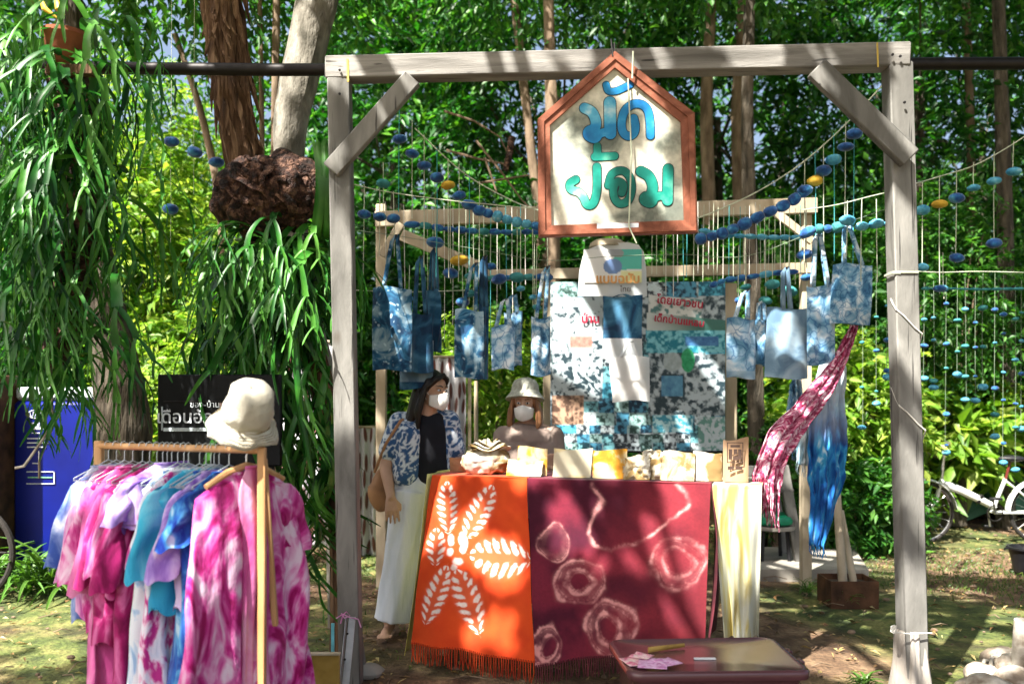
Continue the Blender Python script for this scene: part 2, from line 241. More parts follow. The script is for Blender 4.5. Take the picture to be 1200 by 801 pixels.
# ---------------------------------------------------------------- building helpers
class MB:
    def __init__(s): s.v = []; s.f = []
    def add(s, vs, fs):
        b = len(s.v); s.v += [tuple(v) for v in vs]; s.f += [tuple(i+b for i in f) for f in fs]; return s
    def box(s, c, size, rot=None, bev=0):
        c = Vector(c); x, y, z = (k/2 for k in size)
        if bev:
            b = min(bev, x*.45, y*.45, z*.45); vs = []
            for sx in (-1, 1):
                for sy in (-1, 1):
                    for sz in (-1, 1):
                        vs += [(sx*(x-b), sy*(y-b), sz*z), (sx*(x-b), sy*y, sz*(z-b)), (sx*x, sy*(y-b), sz*(z-b))]
            bm = bmesh.new()
            for v in vs: bm.verts.new(v)
            bmesh.ops.convex_hull(bm, input=bm.verts); bm.verts.index_update()
            vs = [v.co.copy() for v in bm.verts]; fs = [[v.index for v in f.verts] for f in bm.faces]; bm.free()
        else:
            vs = [Vector((a*x, b_*y, c_*z)) for a in (-1, 1) for b_ in (-1, 1) for c_ in (-1, 1)]
            fs = [(0, 1, 3, 2), (4, 6, 7, 5), (0, 4, 5, 1), (2, 3, 7, 6), (0, 2, 6, 4), (1, 5, 7, 3)]
        vs = [Vector(v) for v in vs]
        if rot is not None: vs = [rot @ v for v in vs]
        return s.add([v+c for v in vs], fs)
    def bar(s, p0, p1, w_, t_, bev=.004, up=Vector((0, 1, 0))):
        """square timber between two points: w_ across the view, t_ in depth"""
        p0, p1 = Vector(p0), Vector(p1); z = (p1-p0).normalized(); x = up.cross(z).normalized(); y = z.cross(x)
        return s.box((p0+p1)/2, (w_, t_, (p1-p0).length), Matrix((x, y, z)).transposed(), bev)
    def tube(s, pts, rad, n=8, cap=True, flat=1.0, noise=None):
        pts = [Vector(p) for p in pts]; m = len(pts); rad = [rad]*m if not hasattr(rad, '__len__') else list(rad)
        t0 = (pts[1]-pts[0]).normalized(); u = t0.orthogonal().normalized() if abs(t0.y) > .9 else t0.cross(Vector((0, 1, 0))).normalized()
        vs = []
        for i, p in enumerate(pts):
            t = (pts[min(i+1, m-1)]-pts[max(i-1, 0)]).normalized(); u = (u-t*u.dot(t)).normalized(); v_ = t.cross(u)
            for k in range(n):
                a = 2*math.pi*k/n; r = rad[i]*(noise(p, a) if noise else 1)
                vs.append(p+u*(math.cos(a)*r)+v_*(math.sin(a)*r*flat))
        fs = [(i*n+k, i*n+(k+1) % n, (i+1)*n+(k+1) % n, (i+1)*n+k) for i in range(m-1) for k in range(n)]
        if cap: fs += [tuple(range(n))[::-1], tuple(range((m-1)*n, m*n))]
        return s.add(vs, fs)
    def lathe(s, prof, n=20, c=(0, 0, 0), rot=None, fn=None):
        c = Vector(c); vs = []
        for (r, z) in prof:
            for k in range(n):
                a = 2*math.pi*k/n; v = Vector((r*math.cos(a), r*math.sin(a), z))
                if fn: v = fn(v, a)
                if rot is not None: v = rot @ v
                vs.append(v+c)
        m = len(prof); fs = [(i*n+k, i*n+(k+1) % n, (i+1)*n+(k+1) % n, (i+1)*n+k) for i in range(m-1) for k in range(n)]
        if prof[0][0] > 1e-4: fs.append(tuple(range(n))[::-1])
        if prof[-1][0] > 1e-4: fs.append(tuple(range((m-1)*n, m*n)))
        return s.add(vs, fs)
    def ell(s, c, r, rot=None, n=12, m=8, fn=None):
        prof = [(max(1e-5, math.sin(math.pi*i/m)), -math.cos(math.pi*i/m)) for i in range(m+1)]; rr = Vector(r)
        def g(v, a):
            v = Vector((v.x*rr.x, v.y*rr.y, v.z*rr.z))
            return fn(v, a) if fn else v
        return s.lathe(prof, n, c, rot, g)
    def grid(s, fn, nu, nv, thick=0):
        """fn(u, v) -> point for u, v in 0..1"""
        vs = [fn(i/nu, j/nv) for j in range(nv+1) for i in range(nu+1)]
        fs = [(j*(nu+1)+i, j*(nu+1)+i+1, (j+1)*(nu+1)+i+1, (j+1)*(nu+1)+i) for j in range(nv) for i in range(nu)]
        return s.add(vs, fs)
    def prism(s, poly, y0, y1):
        """polygon of (x, z) pairs standing between depths y0 and y1"""
        n = len(poly); vs = [(x, y0, z) for x, z in poly]+[(x, y1, z) for x, z in poly]
        fs = [tuple(range(n)), tuple(range(2*n-1, n-1, -1))]+[(i, i+n, (i+1) % n+n, (i+1) % n) for i in range(n)]
        return s.add(vs, fs)

WL = {}
def meta(o, label=None, cat=None, group=None, kind=None):
    if label: o['label'] = label
    if cat: o['category'] = cat
    if group: o['group'] = group
    if kind: o['kind'] = kind
    return o
def thing(name, label, cat, loc=(0, 0, 0), group=None, rotz=0):
    o = bpy.data.objects.new(name, None); COL.objects.link(o); o.location = loc; o.rotation_euler = (0, 0, rotz); o.empty_display_size = .05
    WL[o.name] = Vector(loc); return meta(o, label, cat, group)
def put(name, mb, mat, parent=None, label=None, cat=None, group=None, kind=None, smooth=True, local=False, solid=0, sub=0, dye=None, angle=40):
    me = bpy.data.meshes.new(name); vs = mb.v
    if parent is not None: off = Vector((0, 0, 0)) if local else WL[parent.name]
    elif kind == 'structure' or kind == 'stuff' or local: off = Vector((0, 0, 0))
    else:
        a = np.array([tuple(v) for v in vs]); off = Vector(((a[:, 0].min()+a[:, 0].max())/2, (a[:, 1].min()+a[:, 1].max())/2, a[:, 2].min()))
    me.from_pydata([(v[0]-off.x, v[1]-off.y, v[2]-off.z) for v in vs], [], mb.f); me.update()
    if mat: me.materials.append(mat)
    if smooth:
        me.polygons.foreach_set('use_smooth', [True]*len(me.polygons))
        if angle and len(me.polygons) < 60000: me.set_sharp_from_angle(angle=R(angle))
    if dye is not None:
        at = me.color_attributes.new('dye', 'FLOAT_COLOR', 'POINT'); c = np.ones((len(me.vertices), 4), np.float32); c[:, :3] = dye; at.data.foreach_set('color', c.ravel())
    o = bpy.data.objects.new(name, me); COL.objects.link(o)
    if parent is not None: o.parent = parent; WL[o.name] = off
    else: o.location = off; WL[o.name] = off
    if solid: md = o.modifiers.new('thickness', 'SOLIDIFY'); md.thickness = solid; md.offset = 0
    if sub: md = o.modifiers.new('sub', 'SUBSURF'); md.levels = sub; md.render_levels = sub
    return meta(o, label, cat, group, kind)
def copy_tree(o, parent=None):
    c = o.copy(); COL.objects.link(c); c.parent = parent
    for ch in list(o.children): copy_tree(ch, c)
    return c
def fastmesh(name, V, T, mat, smooth=False):
    me = bpy.data.meshes.new(name); V = np.ascontiguousarray(V, np.float32); T = np.ascontiguousarray(T, np.int32)
    me.vertices.add(len(V)); me.vertices.foreach_set('co', V.ravel()); me.loops.add(T.size); me.loops.foreach_set('vertex_index', T.ravel())
    me.polygons.add(len(T)); me.polygons.foreach_set('loop_start', np.arange(0, T.size, 3, dtype=np.int32))
    me.polygons.foreach_set('loop_total', np.full(len(T), 3, np.int32)); me.materials.append(mat); me.update(calc_edges=True); return me
def link(name, me, parent=None, **k):
    o = bpy.data.objects.new(name, me); COL.objects.link(o)
    if parent is not None: o.parent = parent; o.location = -WL[parent.name]
    return meta(o, **k)
def unit(a): return a/np.maximum(np.linalg.norm(a, axis=-1, keepdims=True), 1e-9)
def leaves(P, D, Nn, Ls, Ws):
    """folded leaf blades, 4 vertices and 2 triangles each"""
    S = unit(np.cross(D, Nn)); Nn = unit(np.cross(S, D)); n = len(P); V = np.empty((n, 4, 3))
    V[:, 0] = P; mid = P+D*(Ls*.42)[:, None]+Nn*(Ws*.25)[:, None]
    V[:, 1] = mid+S*(Ws*.5)[:, None]; V[:, 3] = mid-S*(Ws*.5)[:, None]; V[:, 2] = P+D*Ls[:, None]-Nn*(Ls*.12)[:, None]
    T = (np.arange(n)*4)[:, None, None]+np.array([[0, 1, 2], [0, 2, 3]])[None]
    return V.reshape(-1, 3), T.reshape(-1, 3)
def sprays(C, out, per, L, wr, spread=.30, droop=.35):
    """leaves set in pairs along short twigs starting at the clump centres"""
    n = len(C); tw = unit(out+rng.normal(0, .6, (n, 3))+np.array([0, 0, -droop])); tl = spread*rng.uniform(.6, 1.4, n)
    k = np.tile(np.arange(per), n); idx = np.repeat(np.arange(n), per); t = (k+.5)/per
    side = unit(np.cross(tw, rng.normal(0, 1, (n, 3))+np.array([0, 0, 2.])))
    sg = np.where(k % 2, 1., -1.)
    P = C[idx]+tw[idx]*(tl[idx]*t)[:, None]+np.array([0, 0, -1.])*((t**2)*tl[idx]*.25)[:, None]
    D = unit(tw[idx]*.6+side[idx]*sg[:, None]*.9+rng.normal(0, .28, (len(idx), 3))+np.array([0, 0, -.25]))
    Nn = unit(np.array([0, 0, 1.])+rng.normal(0, .5, (len(idx), 3)))
    Ls = L*rng.uniform(.6, 1.3, len(idx)); return leaves(P, D, Nn, Ls, Ls*wr)
def crown_points(c, r, n, shell=.45, gap=.42, seed=0, gs=.9):
    c = np.array(c, float); r = np.array(r, float); out = []
    d = unit(rng.normal(0, 1, (n*2, 3))); rad = rng.uniform(shell, 1, n*2)**.6
    P = d*rad[:, None]*r+c; lump = vnoise(P, gs, 2, seed); keep = lump > gap
    P, d = P[keep][:n], d[keep][:n]; return P, d

def trunk_mb(pts, rad, n=14, amp=.12, steps=6, seed=0, ns=6):
    pts = [Vector(p) for p in pts]; P = []; Rr = []
    for i in range(len(pts)-1):
        p0 = pts[max(i-1, 0)]; p1 = pts[i]; p2 = pts[i+1]; p3 = pts[min(i+2, len(pts)-1)]
        for k in range(steps):
            t = k/steps; P.append(.5*((2*p1)+(p2-p0)*t+(2*p0-5*p1+4*p2-p3)*t*t+(3*p1-p0-3*p2+p3)*t**3)); Rr.append(rad[i]*(1-t)+rad[i+1]*t)
    P.append(pts[-1]); Rr.append(rad[-1]); m = MB()
    def nz(p, a): return 1+amp*(2*float(vnoise(np.array([math.cos(a)*2+p.x, math.sin(a)*2+p.y, p.z*1.2]), ns*.35, 3, seed))-1)*2
    return m.tube(P, Rr, n, noise=nz)

def text_mb(s, size, bold=0):
    cu = bpy.data.curves.new('t', 'FONT'); cu.body = s; cu.size = size; cu.align_x = 'CENTER'; cu.align_y = 'CENTER'; cu.offset = bold; cu.resolution_u = 3
    o = bpy.data.objects.new('t', cu); COL.objects.link(o); dg = bpy.context.evaluated_depsgraph_get(); me = bpy.data.meshes.new_from_object(o.evaluated_get(dg))
    vs = [v.co.copy() for v in me.vertices]; fs = [tuple(p.vertices) for p in me.polygons]
    bpy.data.objects.remove(o); bpy.data.curves.remove(cu); bpy.data.meshes.remove(me); return vs, fs
def text(s, size, c, mat, parent, rotz=0, bold=0, tilt=0, name='lettering', sx=1, roll=0):
    """lettering laid on a surface that faces the viewer"""
    vs, fs = text_mb(s, size, bold); m = MB(); Rm = Matrix.Rotation(rotz, 3, 'Z') @ Matrix.Rotation(R(90)+tilt, 3, 'X') @ Matrix.Rotation(roll, 3, 'Z')
    m.add([Rm @ Vector((v.x*sx, v.y, v.z))+Vector(c) for v in vs], fs); return put(name, m, mat, parent, smooth=False)

def remesh(mb, vox=.008, smooth=4):
    me = bpy.data.meshes.new('r'); me.from_pydata([tuple(v) for v in mb.v], [], mb.f); o = bpy.data.objects.new('r', me); COL.objects.link(o)
    md = o.modifiers.new('r', 'REMESH'); md.mode = 'VOXEL'; md.voxel_size = vox
    sm = o.modifiers.new('s', 'SMOOTH'); sm.iterations = smooth; sm.factor = .5
    dg = bpy.context.evaluated_depsgraph_get(); e = bpy.data.meshes.new_from_object(o.evaluated_get(dg))
    a = np.empty(len(e.vertices)*3); e.vertices.foreach_get('co', a); r = MB(); r.v = [tuple(x) for x in a.reshape(-1, 3)]; r.f = [tuple(p.vertices) for p in e.polygons]
    bpy.data.objects.remove(o); bpy.data.meshes.remove(me); bpy.data.meshes.remove(e); return r
def capsule(m, p0, r0, p1, r1, n=14, sy=1):
    p0, p1 = Vector(p0), Vector(p1); ax = (p1-p0).normalized(); L = (p1-p0).length; pts = []; rr = []
    for i in range(5): a = math.pi/2*i/4; pts.append(p0-ax*(r0*math.cos(a))); rr.append(max(1e-4, r0*math.sin(a)))
    for i in range(5): a = math.pi/2*i/4; pts.append(p1+ax*(r1*math.sin(a))); rr.append(max(1e-4, r1*math.cos(a)))
    return m.tube(pts, rr, n, flat=sy)
def limb(m, pts, rad, n=14):
    for i in range(len(pts)-1): capsule(m, pts[i], rad[i], pts[i+1], rad[i+1], n)
    return m
# ================================================================ the setting
def ground_h(x, y): return 0
m_, nt, b = newmat('earth_and_moss'); L = nt.links.new
tc = N(nt, 'TexCoord'); n1 = N(nt, 'TexNoise', Scale=.55, Detail=6, Distortion=.4); n2 = N(nt, 'TexNoise', Scale=5, Detail=9); n3 = N(nt, 'TexNoise', Scale=38, Detail=5)
for n in (n1, n2, n3): L(tc.outputs['Object'], n.inputs['Vector'])
rd = ramp(nt, [(.36, (.065, .034, .017)), (.5, (.14, .082, .045)), (.64, (.23, .15, .085))]); L(n2.outputs['Fac'], rd.inputs[0])
rg = ramp(nt, [(.36, (.03, .045, .010)), (.5, (.075, .10, .02)), (.64, (.17, .17, .05))]); L(n2.outputs['Fac'], rg.inputs[0])
rk = ramp(nt, [(.46, (0, 0, 0)), (.57, (1, 1, 1))]); L(n1.outputs['Fac'], rk.inputs[0])
mx = N(nt, 'Mix', data_type='RGBA'); L(rk.outputs[0], mx.inputs[0]); L(rd.outputs[0], mx.inputs[6]); L(rg.outputs[0], mx.inputs[7])
r3 = ramp(nt, [(.3, (.6,)*3), (.7, (1.25,)*3)]); L(n3.outputs['Fac'], r3.inputs[0]); mm = N(nt, 'Mix', data_type='RGBA', blend_type='MULTIPLY'); mm.inputs[0].default_value = 1
L(mx.outputs[2], mm.inputs[6]); L(r3.outputs[0], mm.inputs[7]); L(mm.outputs[2], b.inputs['Base Color']); b.inputs['Roughness'].default_value = .95
ad = N(nt, 'Math', operation='ADD'); L(n2.outputs['Fac'], ad.inputs[0]); L(n3.outputs['Fac'], ad.inputs[1]); bp = N(nt, 'Bump', Strength=.8, Distance=.03); L(ad.outputs[0], bp.inputs['Height']); L(bp.outputs[0], b.inputs['Normal'])
g = MB(); xs = sorted(set(list(np.linspace(-9, 9, 121))+[-400, -120, -40, -18, 18, 40, 120, 400])); ys = sorted(set(list(np.linspace(0, 14, 95))+[-400, -60, -10, 20, 40, 120, 400]))
zz = vnoise(np.array([[(x, y, 0) for x in xs] for y in ys]), .9, 4, 3)
for j, y in enumerate(ys):
    for i, x in enumerate(xs):
        far = min(1, max(0, (y-12)/4, (abs(x)-9)/4, -y/3)); g.v.append((x, y, -.02+(zz[j, i]-.5)*.10*(1-far)))
nx = len(xs); g.f = [(j*nx+i, j*nx+i+1, (j+1)*nx+i+1, (j+1)*nx+i) for j in range(len(ys)-1) for i in range(nx-1)]
put('ground', g, m_, kind='structure')

# grass blades and litter
def blades(n, region, h, wid, mat, name, label, dens=lambda P: np.ones(len(P)), kind='stuff', cat='grass'):
    P = np.column_stack([rng.uniform(region[0], region[1], n), rng.uniform(region[2], region[3], n), np.full(n, -.02)])
    P = P[rng.random(len(P)) < dens(P)]; n = len(P); a = rng.uniform(0, 2*math.pi, n); ln = rng.uniform(.2, .9, n)
    D = unit(np.column_stack([np.cos(a)*ln, np.sin(a)*ln, np.ones(n)])); S = np.column_stack([-np.sin(a), np.cos(a), np.zeros(n)]); hh = h*rng.uniform(.5, 1.4, n)
    V = np.empty((n, 4, 3)); V[:, 0] = P-S*wid/2; V[:, 1] = P+S*wid/2; V[:, 2] = P+D*hh[:, None]*.6+S*wid*.3; V[:, 3] = P+D*hh[:, None]+np.column_stack([np.cos(a), np.sin(a), -np.ones(n)*.4])*hh[:, None]*.3*ln[:, None]
    T = (np.arange(n)*4)[:, None, None]+np.array([[0, 1, 2], [0, 2, 3]])[None]
    return link(name, fastmesh(name, V.reshape(-1, 3), T.reshape(-1, 3), mat), label=label, cat=cat, kind=kind)
def gmask(P):
    k = vnoise(P*[1, 1, 0], .8, 3, 11); right = sstep(1.6, 2.6, P[:, 0]); far = sstep(5.2, 6.5, P[:, 1]); left = sstep(-1.5, -2.2, P[:, 0])
    return np.clip((k-.42)*4, 0, 1)*np.clip(.10+right*far*1.0+left*.25+far*.35, 0, 1)
blades(150000, (-6, 8, 3.2, 12), .038, .006, M['blade'], 'grass', 'patchy short grass growing over the brown earth', gmask)
n = 7000; P = np.column_stack([rng.uniform(-5, 6, n), rng.uniform(3, 11, n), np.full(n, .006)]); a = rng.uniform(0, 6.28, n)
P[:, 2] += (vnoise(P*[1, 1, 0], .9, 4, 3)-.5)*.1
V, T = leaves(P, np.column_stack([np.cos(a), np.sin(a), rng.normal(0, .15, n)]), unit(np.array([0, 0, 1.])+rng.normal(0, .25, (n, 3))), rng.uniform(.015, .075, n), rng.uniform(.006, .026, n))
link('fallen_leaves', fastmesh('fallen_leaves', V, T, leafmat('dry_leaf', [(0, (.10, .05, .02)), (.6, (.28, .17, .07)), (1, (.45, .38, .16))], transl=.1)), label='dry leaves scattered over the bare earth', cat='leaves', kind='stuff')

# ---- sun spots: places the photograph shows in direct sun, kept open in the canopy above
SP = [(655, 250, 4.1, .13), (650, 205, 4.1, .06), (700, 240, 4.1, .07), (735, 120, 4.1, .05), (690, 112, 4.1, .05), (775, 165, 4.1, .05), (655, 160, 4.1, .05), (780, 250, 4.1, .06),
      (545, 75, 4.2, .12), (580, 75, 4.2, .14), (615, 75, 4.2, .12), (765, 70, 4.1, .05), (900, 68, 4.1, .04), (640, 75, 4.25, .05), (510, 82, 4.25, .06), (835, 72, 4.2, .05), (680, 72, 4.2, .04), (965, 90, 4.0, .07), (1055, 160, 4.0, .04), (1060, 190, 4.0, .05), (1065, 240, 4.0, .05), (1070, 760, 4.0, .16), (1068, 700, 4.0, .08),
      (655, 595, 4.4, .10), (680, 610, 4.4, .07), (800, 578, 4.3, .08), (828, 590, 4.3, .07), (775, 640, 4.3, .10), (800, 700, 4.2, .12), (785, 655, 4.3, .08), (822, 720, 4.2, .10), (745, 655, 4.3, .05), (558, 748, 4.4, .03), (600, 752, 4.4, .045), (573, 735, 4.4, .03), (535, 600, 4.5, .10), (590, 665, 4.5, .08),
      (277, 452, 2.9, .08), (250, 500, 2.9, .05), (330, 690, 2.9, .11), (335, 760, 2.9, .08), (260, 640, 2.85, .06), (250, 720, 2.85, .08), (325, 600, 2.95, .06), (205, 610, 3.2, .06), (155, 600, 3.3, .07), (110, 620, 3.4, .06), (190, 680, 3.2, .06), (165, 720, 3.25, .07), (135, 620, 3.35, .05),
      (40, 662, 7.2, .45), (75, 656, 7.4, .4), (110, 655, 7.6, .4), (20, 720, 5.6, .12), (60, 770, 4.8, .16), (1110, 648, 7.7, .6), (1150, 655, 7.5, .5), (1060, 650, 7.7, .4), (1140, 745, 5.1, .22), (1160, 775, 4.5, .25), (1190, 720, 5.6, .2), (945, 765, 4.75, .22), (985, 775, 4.65, .22), (1015, 762, 4.8, .18), (910, 690, 6.2, .2), (1120, 690, 6.3, .2), (1015, 790, 4.4, .12), (920, 665, 7.0, .3), (860, 668, 7, .25),
      (465, 395, 5.0, .10), (455, 430, 5, .07), (595, 405, 5.0, .12), (630, 400, 5, .08), (550, 395, 5, .08), (870, 410, 5.2, .12), (925, 410, 5.2, .07), (960, 380, 5.2, .14), (995, 350, 5.2, .14), (960, 350, 5.2, .08),
      (680, 360, 6.3, .22), (665, 440, 6.3, .18), (715, 320, 5.8, .24), (740, 445, 5.7, .16), (720, 405, 5.7, .1), (815, 480, 6.3, .25), (800, 420, 6.3, .2), (830, 380, 6.3, .15), (780, 350, 6.3, .12), (855, 480, 6.4, .3),
      (865, 600, 4.4, .12), (868, 680, 4.4, .14), (845, 620, 4.4, .08), (870, 570, 4.4, .08), (570, 535, 4.75, .09), (620, 540, 4.7, .14), (670, 545, 4.65, .12), (720, 545, 4.6, .12), (765, 545, 4.55, .12), (820, 545, 4.5, .12), (900, 535, 4.6, .10), (930, 490, 4.8, .10), (975, 430, 5, .06),
      (975, 500, 5.2, .06), (955, 600, 5.2, .05), (985, 560, 5.2, .05), (510, 462, 5.3, .04), (470, 500, 5.2, .03), (480, 640, 5.2, .05), (470, 560, 5.2, .04), (615, 466, 5.5, .09), (640, 498, 5.5, .05), (600, 505, 5.5, .05), (1100, 585, 8.3, .25), (1150, 590, 8.3, .35), (1195, 590, 8.3, .3), (1080, 600, 8.3, .25),
      (180, 330, 9, 1.4), (150, 200, 10, 1.9), (170, 60, 12, 1.8), (190, 450, 8.5, .9), (170, 120, 11, 1.4), (120, 260, 9.5, .8), (1000, 490, 8.5, .7), (950, 480, 8.5, .5), (1120, 480, 9, .8), (1080, 500, 9, .6), (1110, 330, 9, .5), (560, 470, 8, .5), (620, 440, 8.5, .4), (890, 450, 8.5, .4), (1010, 610, 6.9, .3), (960, 590, 7, .25), (430, 560, 7, .4), (350, 470, 7, .4), (530, 450, 7.5, .3),
      (380, 420, 4.3, .2), (300, 300, 4.2, .2), (60, 60, 4, .25), (90, 200, 4, .25), (370, 280, 4.2, .15), (120, 330, 4, .15), (30, 300, 4, .2), (345, 60, 5.4, .15), (320, 150, 5.4, .1), (260, 160, 4.6, .1), (300, 190, 4.5, .1)]
SPp = np.array([tuple(W(a, b, d)) for a, b, d, r in SP]); SPr = np.array([r for *_, r in SP]); Sv = np.array(SUN)
def open_to_sun(Pts, k=1.0):
    keep = np.ones(len(Pts), bool)
    for p, r in zip(SPp, SPr):
        q = Pts-p; t = q@Sv; dd = np.linalg.norm(q-t[:, None]*Sv, axis=1); keep &= ~((dd < r*k+.05) & (t > .5))
    return keep
def crown_leaves(c, r, ncl, per, L, wr, spread, shell, gap, seed, gs=.9, sun_open=False, droop=.35):
    P, d = crown_points(c, r, ncl, shell, gap, seed, gs)
    V, T = sprays(P, d, per, L, wr, spread, droop)
    if sun_open:
        k = open_to_sun(V.reshape(-1, 4, 3).mean(1)); V = V.reshape(-1, 4, 3)[k].reshape(-1, 3); T = T[:2*k.sum()]
    return V, T
def tree(label, x, y, trunk_pts, trunk_r, crowns, mat, bark, limbs=6, group=None, name='tree', sun_open=False, seed=0, amp=.12):
    t = thing(name, label, 'tree', (x, y, 0), group)
    put('trunk', trunk_mb(trunk_pts, trunk_r, amp=amp, seed=seed), bark, t)
    top = Vector(trunk_pts[-1]); lm = MB()
    for c in crowns:
        for i in range(limbs):
            a = random.uniform(0, 6.28); e = Vector(c[0])+Vector((math.cos(a)*c[1][0]*.7, math.sin(a)*c[1][1]*.7, random.uniform(-.3, .6)*c[1][2])); s = top.lerp(Vector(trunk_pts[-2]), random.uniform(0, .5))
            mid = s.lerp(e, .5)+Vector((0, 0, -.2)); r0 = trunk_r[-1]*.6; lm.tube([s, mid, e], [r0, r0*.6, .012], 6)
    put('limbs', lm, bark, t)
    Vs = []; Ts = []; o = 0
    for c in crowns:
        V, T = crown_leaves(c[0], c[1], *c[2:], seed=seed, sun_open=sun_open); Vs.append(V); Ts.append(T+o); o += len(V); seed += 1
    me = fastmesh('crown', np.concatenate(Vs), np.concatenate(Ts), M[mat]); link('crown', me, t); return t

# ---- trees behind the stall
BT = [(-8.2, 11.5, 5.2, (2.3, 1.8, 4.2), 'leaf_dark', 'broad dark tree behind the hanging ferns at the far left'),
      (-1.9, 15.0, 8.6, (2.0, 1.8, 3.4), 'leaf_mid', 'mid green tree whose crown closes the top left of the clearing'),
      (-1.6, 12.3, 5.0, (1.9, 1.6, 4.2), 'leaf_dark', 'dark leafy tree seen just right of the left timber post'),
      (.55, 11.4, 5.4, (2.0, 1.6, 4.0), 'leaf_dark', 'dark tree right behind the house shaped sign'),
      (3.0, 12.2, 5.4, (2.1, 1.7, 4.3), 'leaf_dark', 'dense dark tree above the right half of the back frame'),
      (5.4, 11.2, 5.6, (2.1, 1.6, 4.2), 'leaf_dark', 'dense dark tree just right of the right timber post'),
      (7.8, 12.4, 5.0, (2.2, 1.8, 4.6), 'leaf_mid', 'leafy tree filling the far right edge above the bicycle'),
      (-7.4, 16.5, 3.6, (1.9, 2.2, 2.8), 'leaf_bright', 'sunlit yellow green tree in the gap between the ferns'),
      (1.2, 16.8, 7.5, (3.0, 2.0, 5.5), 'leaf_mid', 'tall pale topped tree far behind the sign'),
      (5.2, 17.2, 7.5, (3.2, 2.0, 5.5), 'leaf_mid', 'tall tree far behind the right post'),
      (9.8, 17.5, 7.0, (3.0, 2.0, 5.5), 'leaf_dark', 'tall dark tree at the far right, farthest back')]
for i, (x, y, cz, r, mt, lb) in enumerate(BT):
    h = cz; lean = random.uniform(-.3, .3); far = y > 14
    tree(lb, x, y, [(x, y, -.1), (x+lean*.4, y, h*.4), (x+lean, y, h)], [.11, .09, .05],
         [((x, y, cz), r, (1250 if i % 2 else 950) if not far else 900, 12, (.14 if i % 2 else .20) if not far else .17, .42 if i % 2 else .34, .5, .30, .38)], mt, M['bark_dark'], seed=20+i*3, group='trees of the wood behind the stall')
# the far wood, one mass
Vs = []; Ts = []; o = 0
for i in range(24):
    a = -1.35+i*.117; d = 27+3*random.random(); c = (d*math.sin(a), d*math.cos(a), 3.2+random.uniform(-1, 1.0)); V, T = crown_leaves(c, (3.0, 2, 6.0), 420, 10, .5, .45, .9, .3, .3, 60+i); Vs.append(V); Ts.append(T+o); o += len(V)
link('distant_wood', fastmesh('distant_wood', np.concatenate(Vs), np.concatenate(Ts), M['leaf_mid']), label='far wood closing the view behind the clearing', cat='wood', kind='stuff')

# thin bare trunks that rise behind the beam
def sapling(label, pts, rad, mat='bark_thin', group='slender trunks behind the beam'):
    p = [W(*q) for q in pts]; t = thing('slender_tree', label, 'tree', (p[0].x, p[0].y, 0), group)
    put('trunk', trunk_mb([(p[0].x, p[0].y, -.1)]+p, [rad[0]*1.1]+rad, amp=.08, n=10), M[mat], t); top = p[-1]
    V, T = crown_leaves(tuple(top+Vector((0, .3, .8))), (1.3, 1.1, 1.3), 200, 12, .12, .42, .5, .2, .35, int(pts[0][0]))
    link('crown', fastmesh('crown', V, T, M['leaf_mid']), t)
sapling('slender straight brown trunk just left of the house shaped sign', [(648, 320, 8.6), (647, 150, 8.6), (641, -40, 8.6)], [.075, .065, .05])
sapling('leaning pale trunk crossing behind the beam, left of the sign', [(640, 360, 9.2), (622, 170, 9.2), (600, -20, 9.2)], [.06, .05, .04])
sapling('brown trunk behind the beam just right of the sign', [(832, 300, 9.6), (828, 120, 9.6), (836, -30, 9.6)], [.08, .07, .055])
sapling('second brown trunk behind the beam, farther right of the sign', [(868, 300, 9.9), (864, 120, 9.9), (873, -30, 9.9)], [.075, .07, .055])
sapling('thin straight trunk between the shaggy trunk and the grey trunk', [(322, 420, 6.6), (322, 160, 6.6), (325, -60, 6.6)], [.035, .03, .028])
sapling('very thin grey stem just left of the thin straight trunk', [(306, 420, 6.9), (307, 160, 6.9), (303, -60, 6.9)], [.022, .02, .018])
sapling('thin leaning trunk in the bright gap left of the shaggy trunk', [(262, 300, 8.0), (240, 150, 8.0), (205, 40, 8.0)], [.04, .035, .025])
sapling('dark upright trunk behind the curtain of beads at the right', [(1178, 560, 9.4), (1180, 380, 9.4), (1172, 60, 9.4), (1166, -70, 9.4)], [.10, .09, .07, .06], 'bark_dark')
sapling('pale trunk low behind the bead curtain beside the red table', [(1134, 600, 10.4), (1133, 440, 10.4), (1138, 200, 10.4), (1130, -40, 10.4)], [.07, .06, .05, .04])
sapling('dark trunk standing right behind the tote bags on the right', [(888, 600, 8.2), (884, 420, 8.2), (876, 150, 8.2), (880, -60, 8.2)], [.09, .08, .06, .05], 'bark_dark')

# bare twigs
tw = MB()
for pts in ([(558, 165), (590, 205), (612, 235), (640, 262)], [(520, 130), (556, 142), (585, 160), (600, 190)], [(523, 176), (560, 186), (590, 192)], [(560, 215), (590, 210), (620, 205)], [(568, 185), (575, 205), (582, 225)]):
    tw.tube([W(a, b, 7.4) for a, b in pts], [.012, .010, .008, .005][:len(pts)], 5)
br = put('bare_branch', tw, M['bark_thin'], label='bare pale branch with crossing twigs left of the sign', cat='branch')
tw = MB(); tw.tube([W(600, 160, 7.3), W(597, 180, 7.3), W(592, 200, 7.3)], [.028, .03, .024], 8)
put('hanging_stick', tw, M['fibre'], label='short stub of reddish wood hung left of the sign', cat='stick')

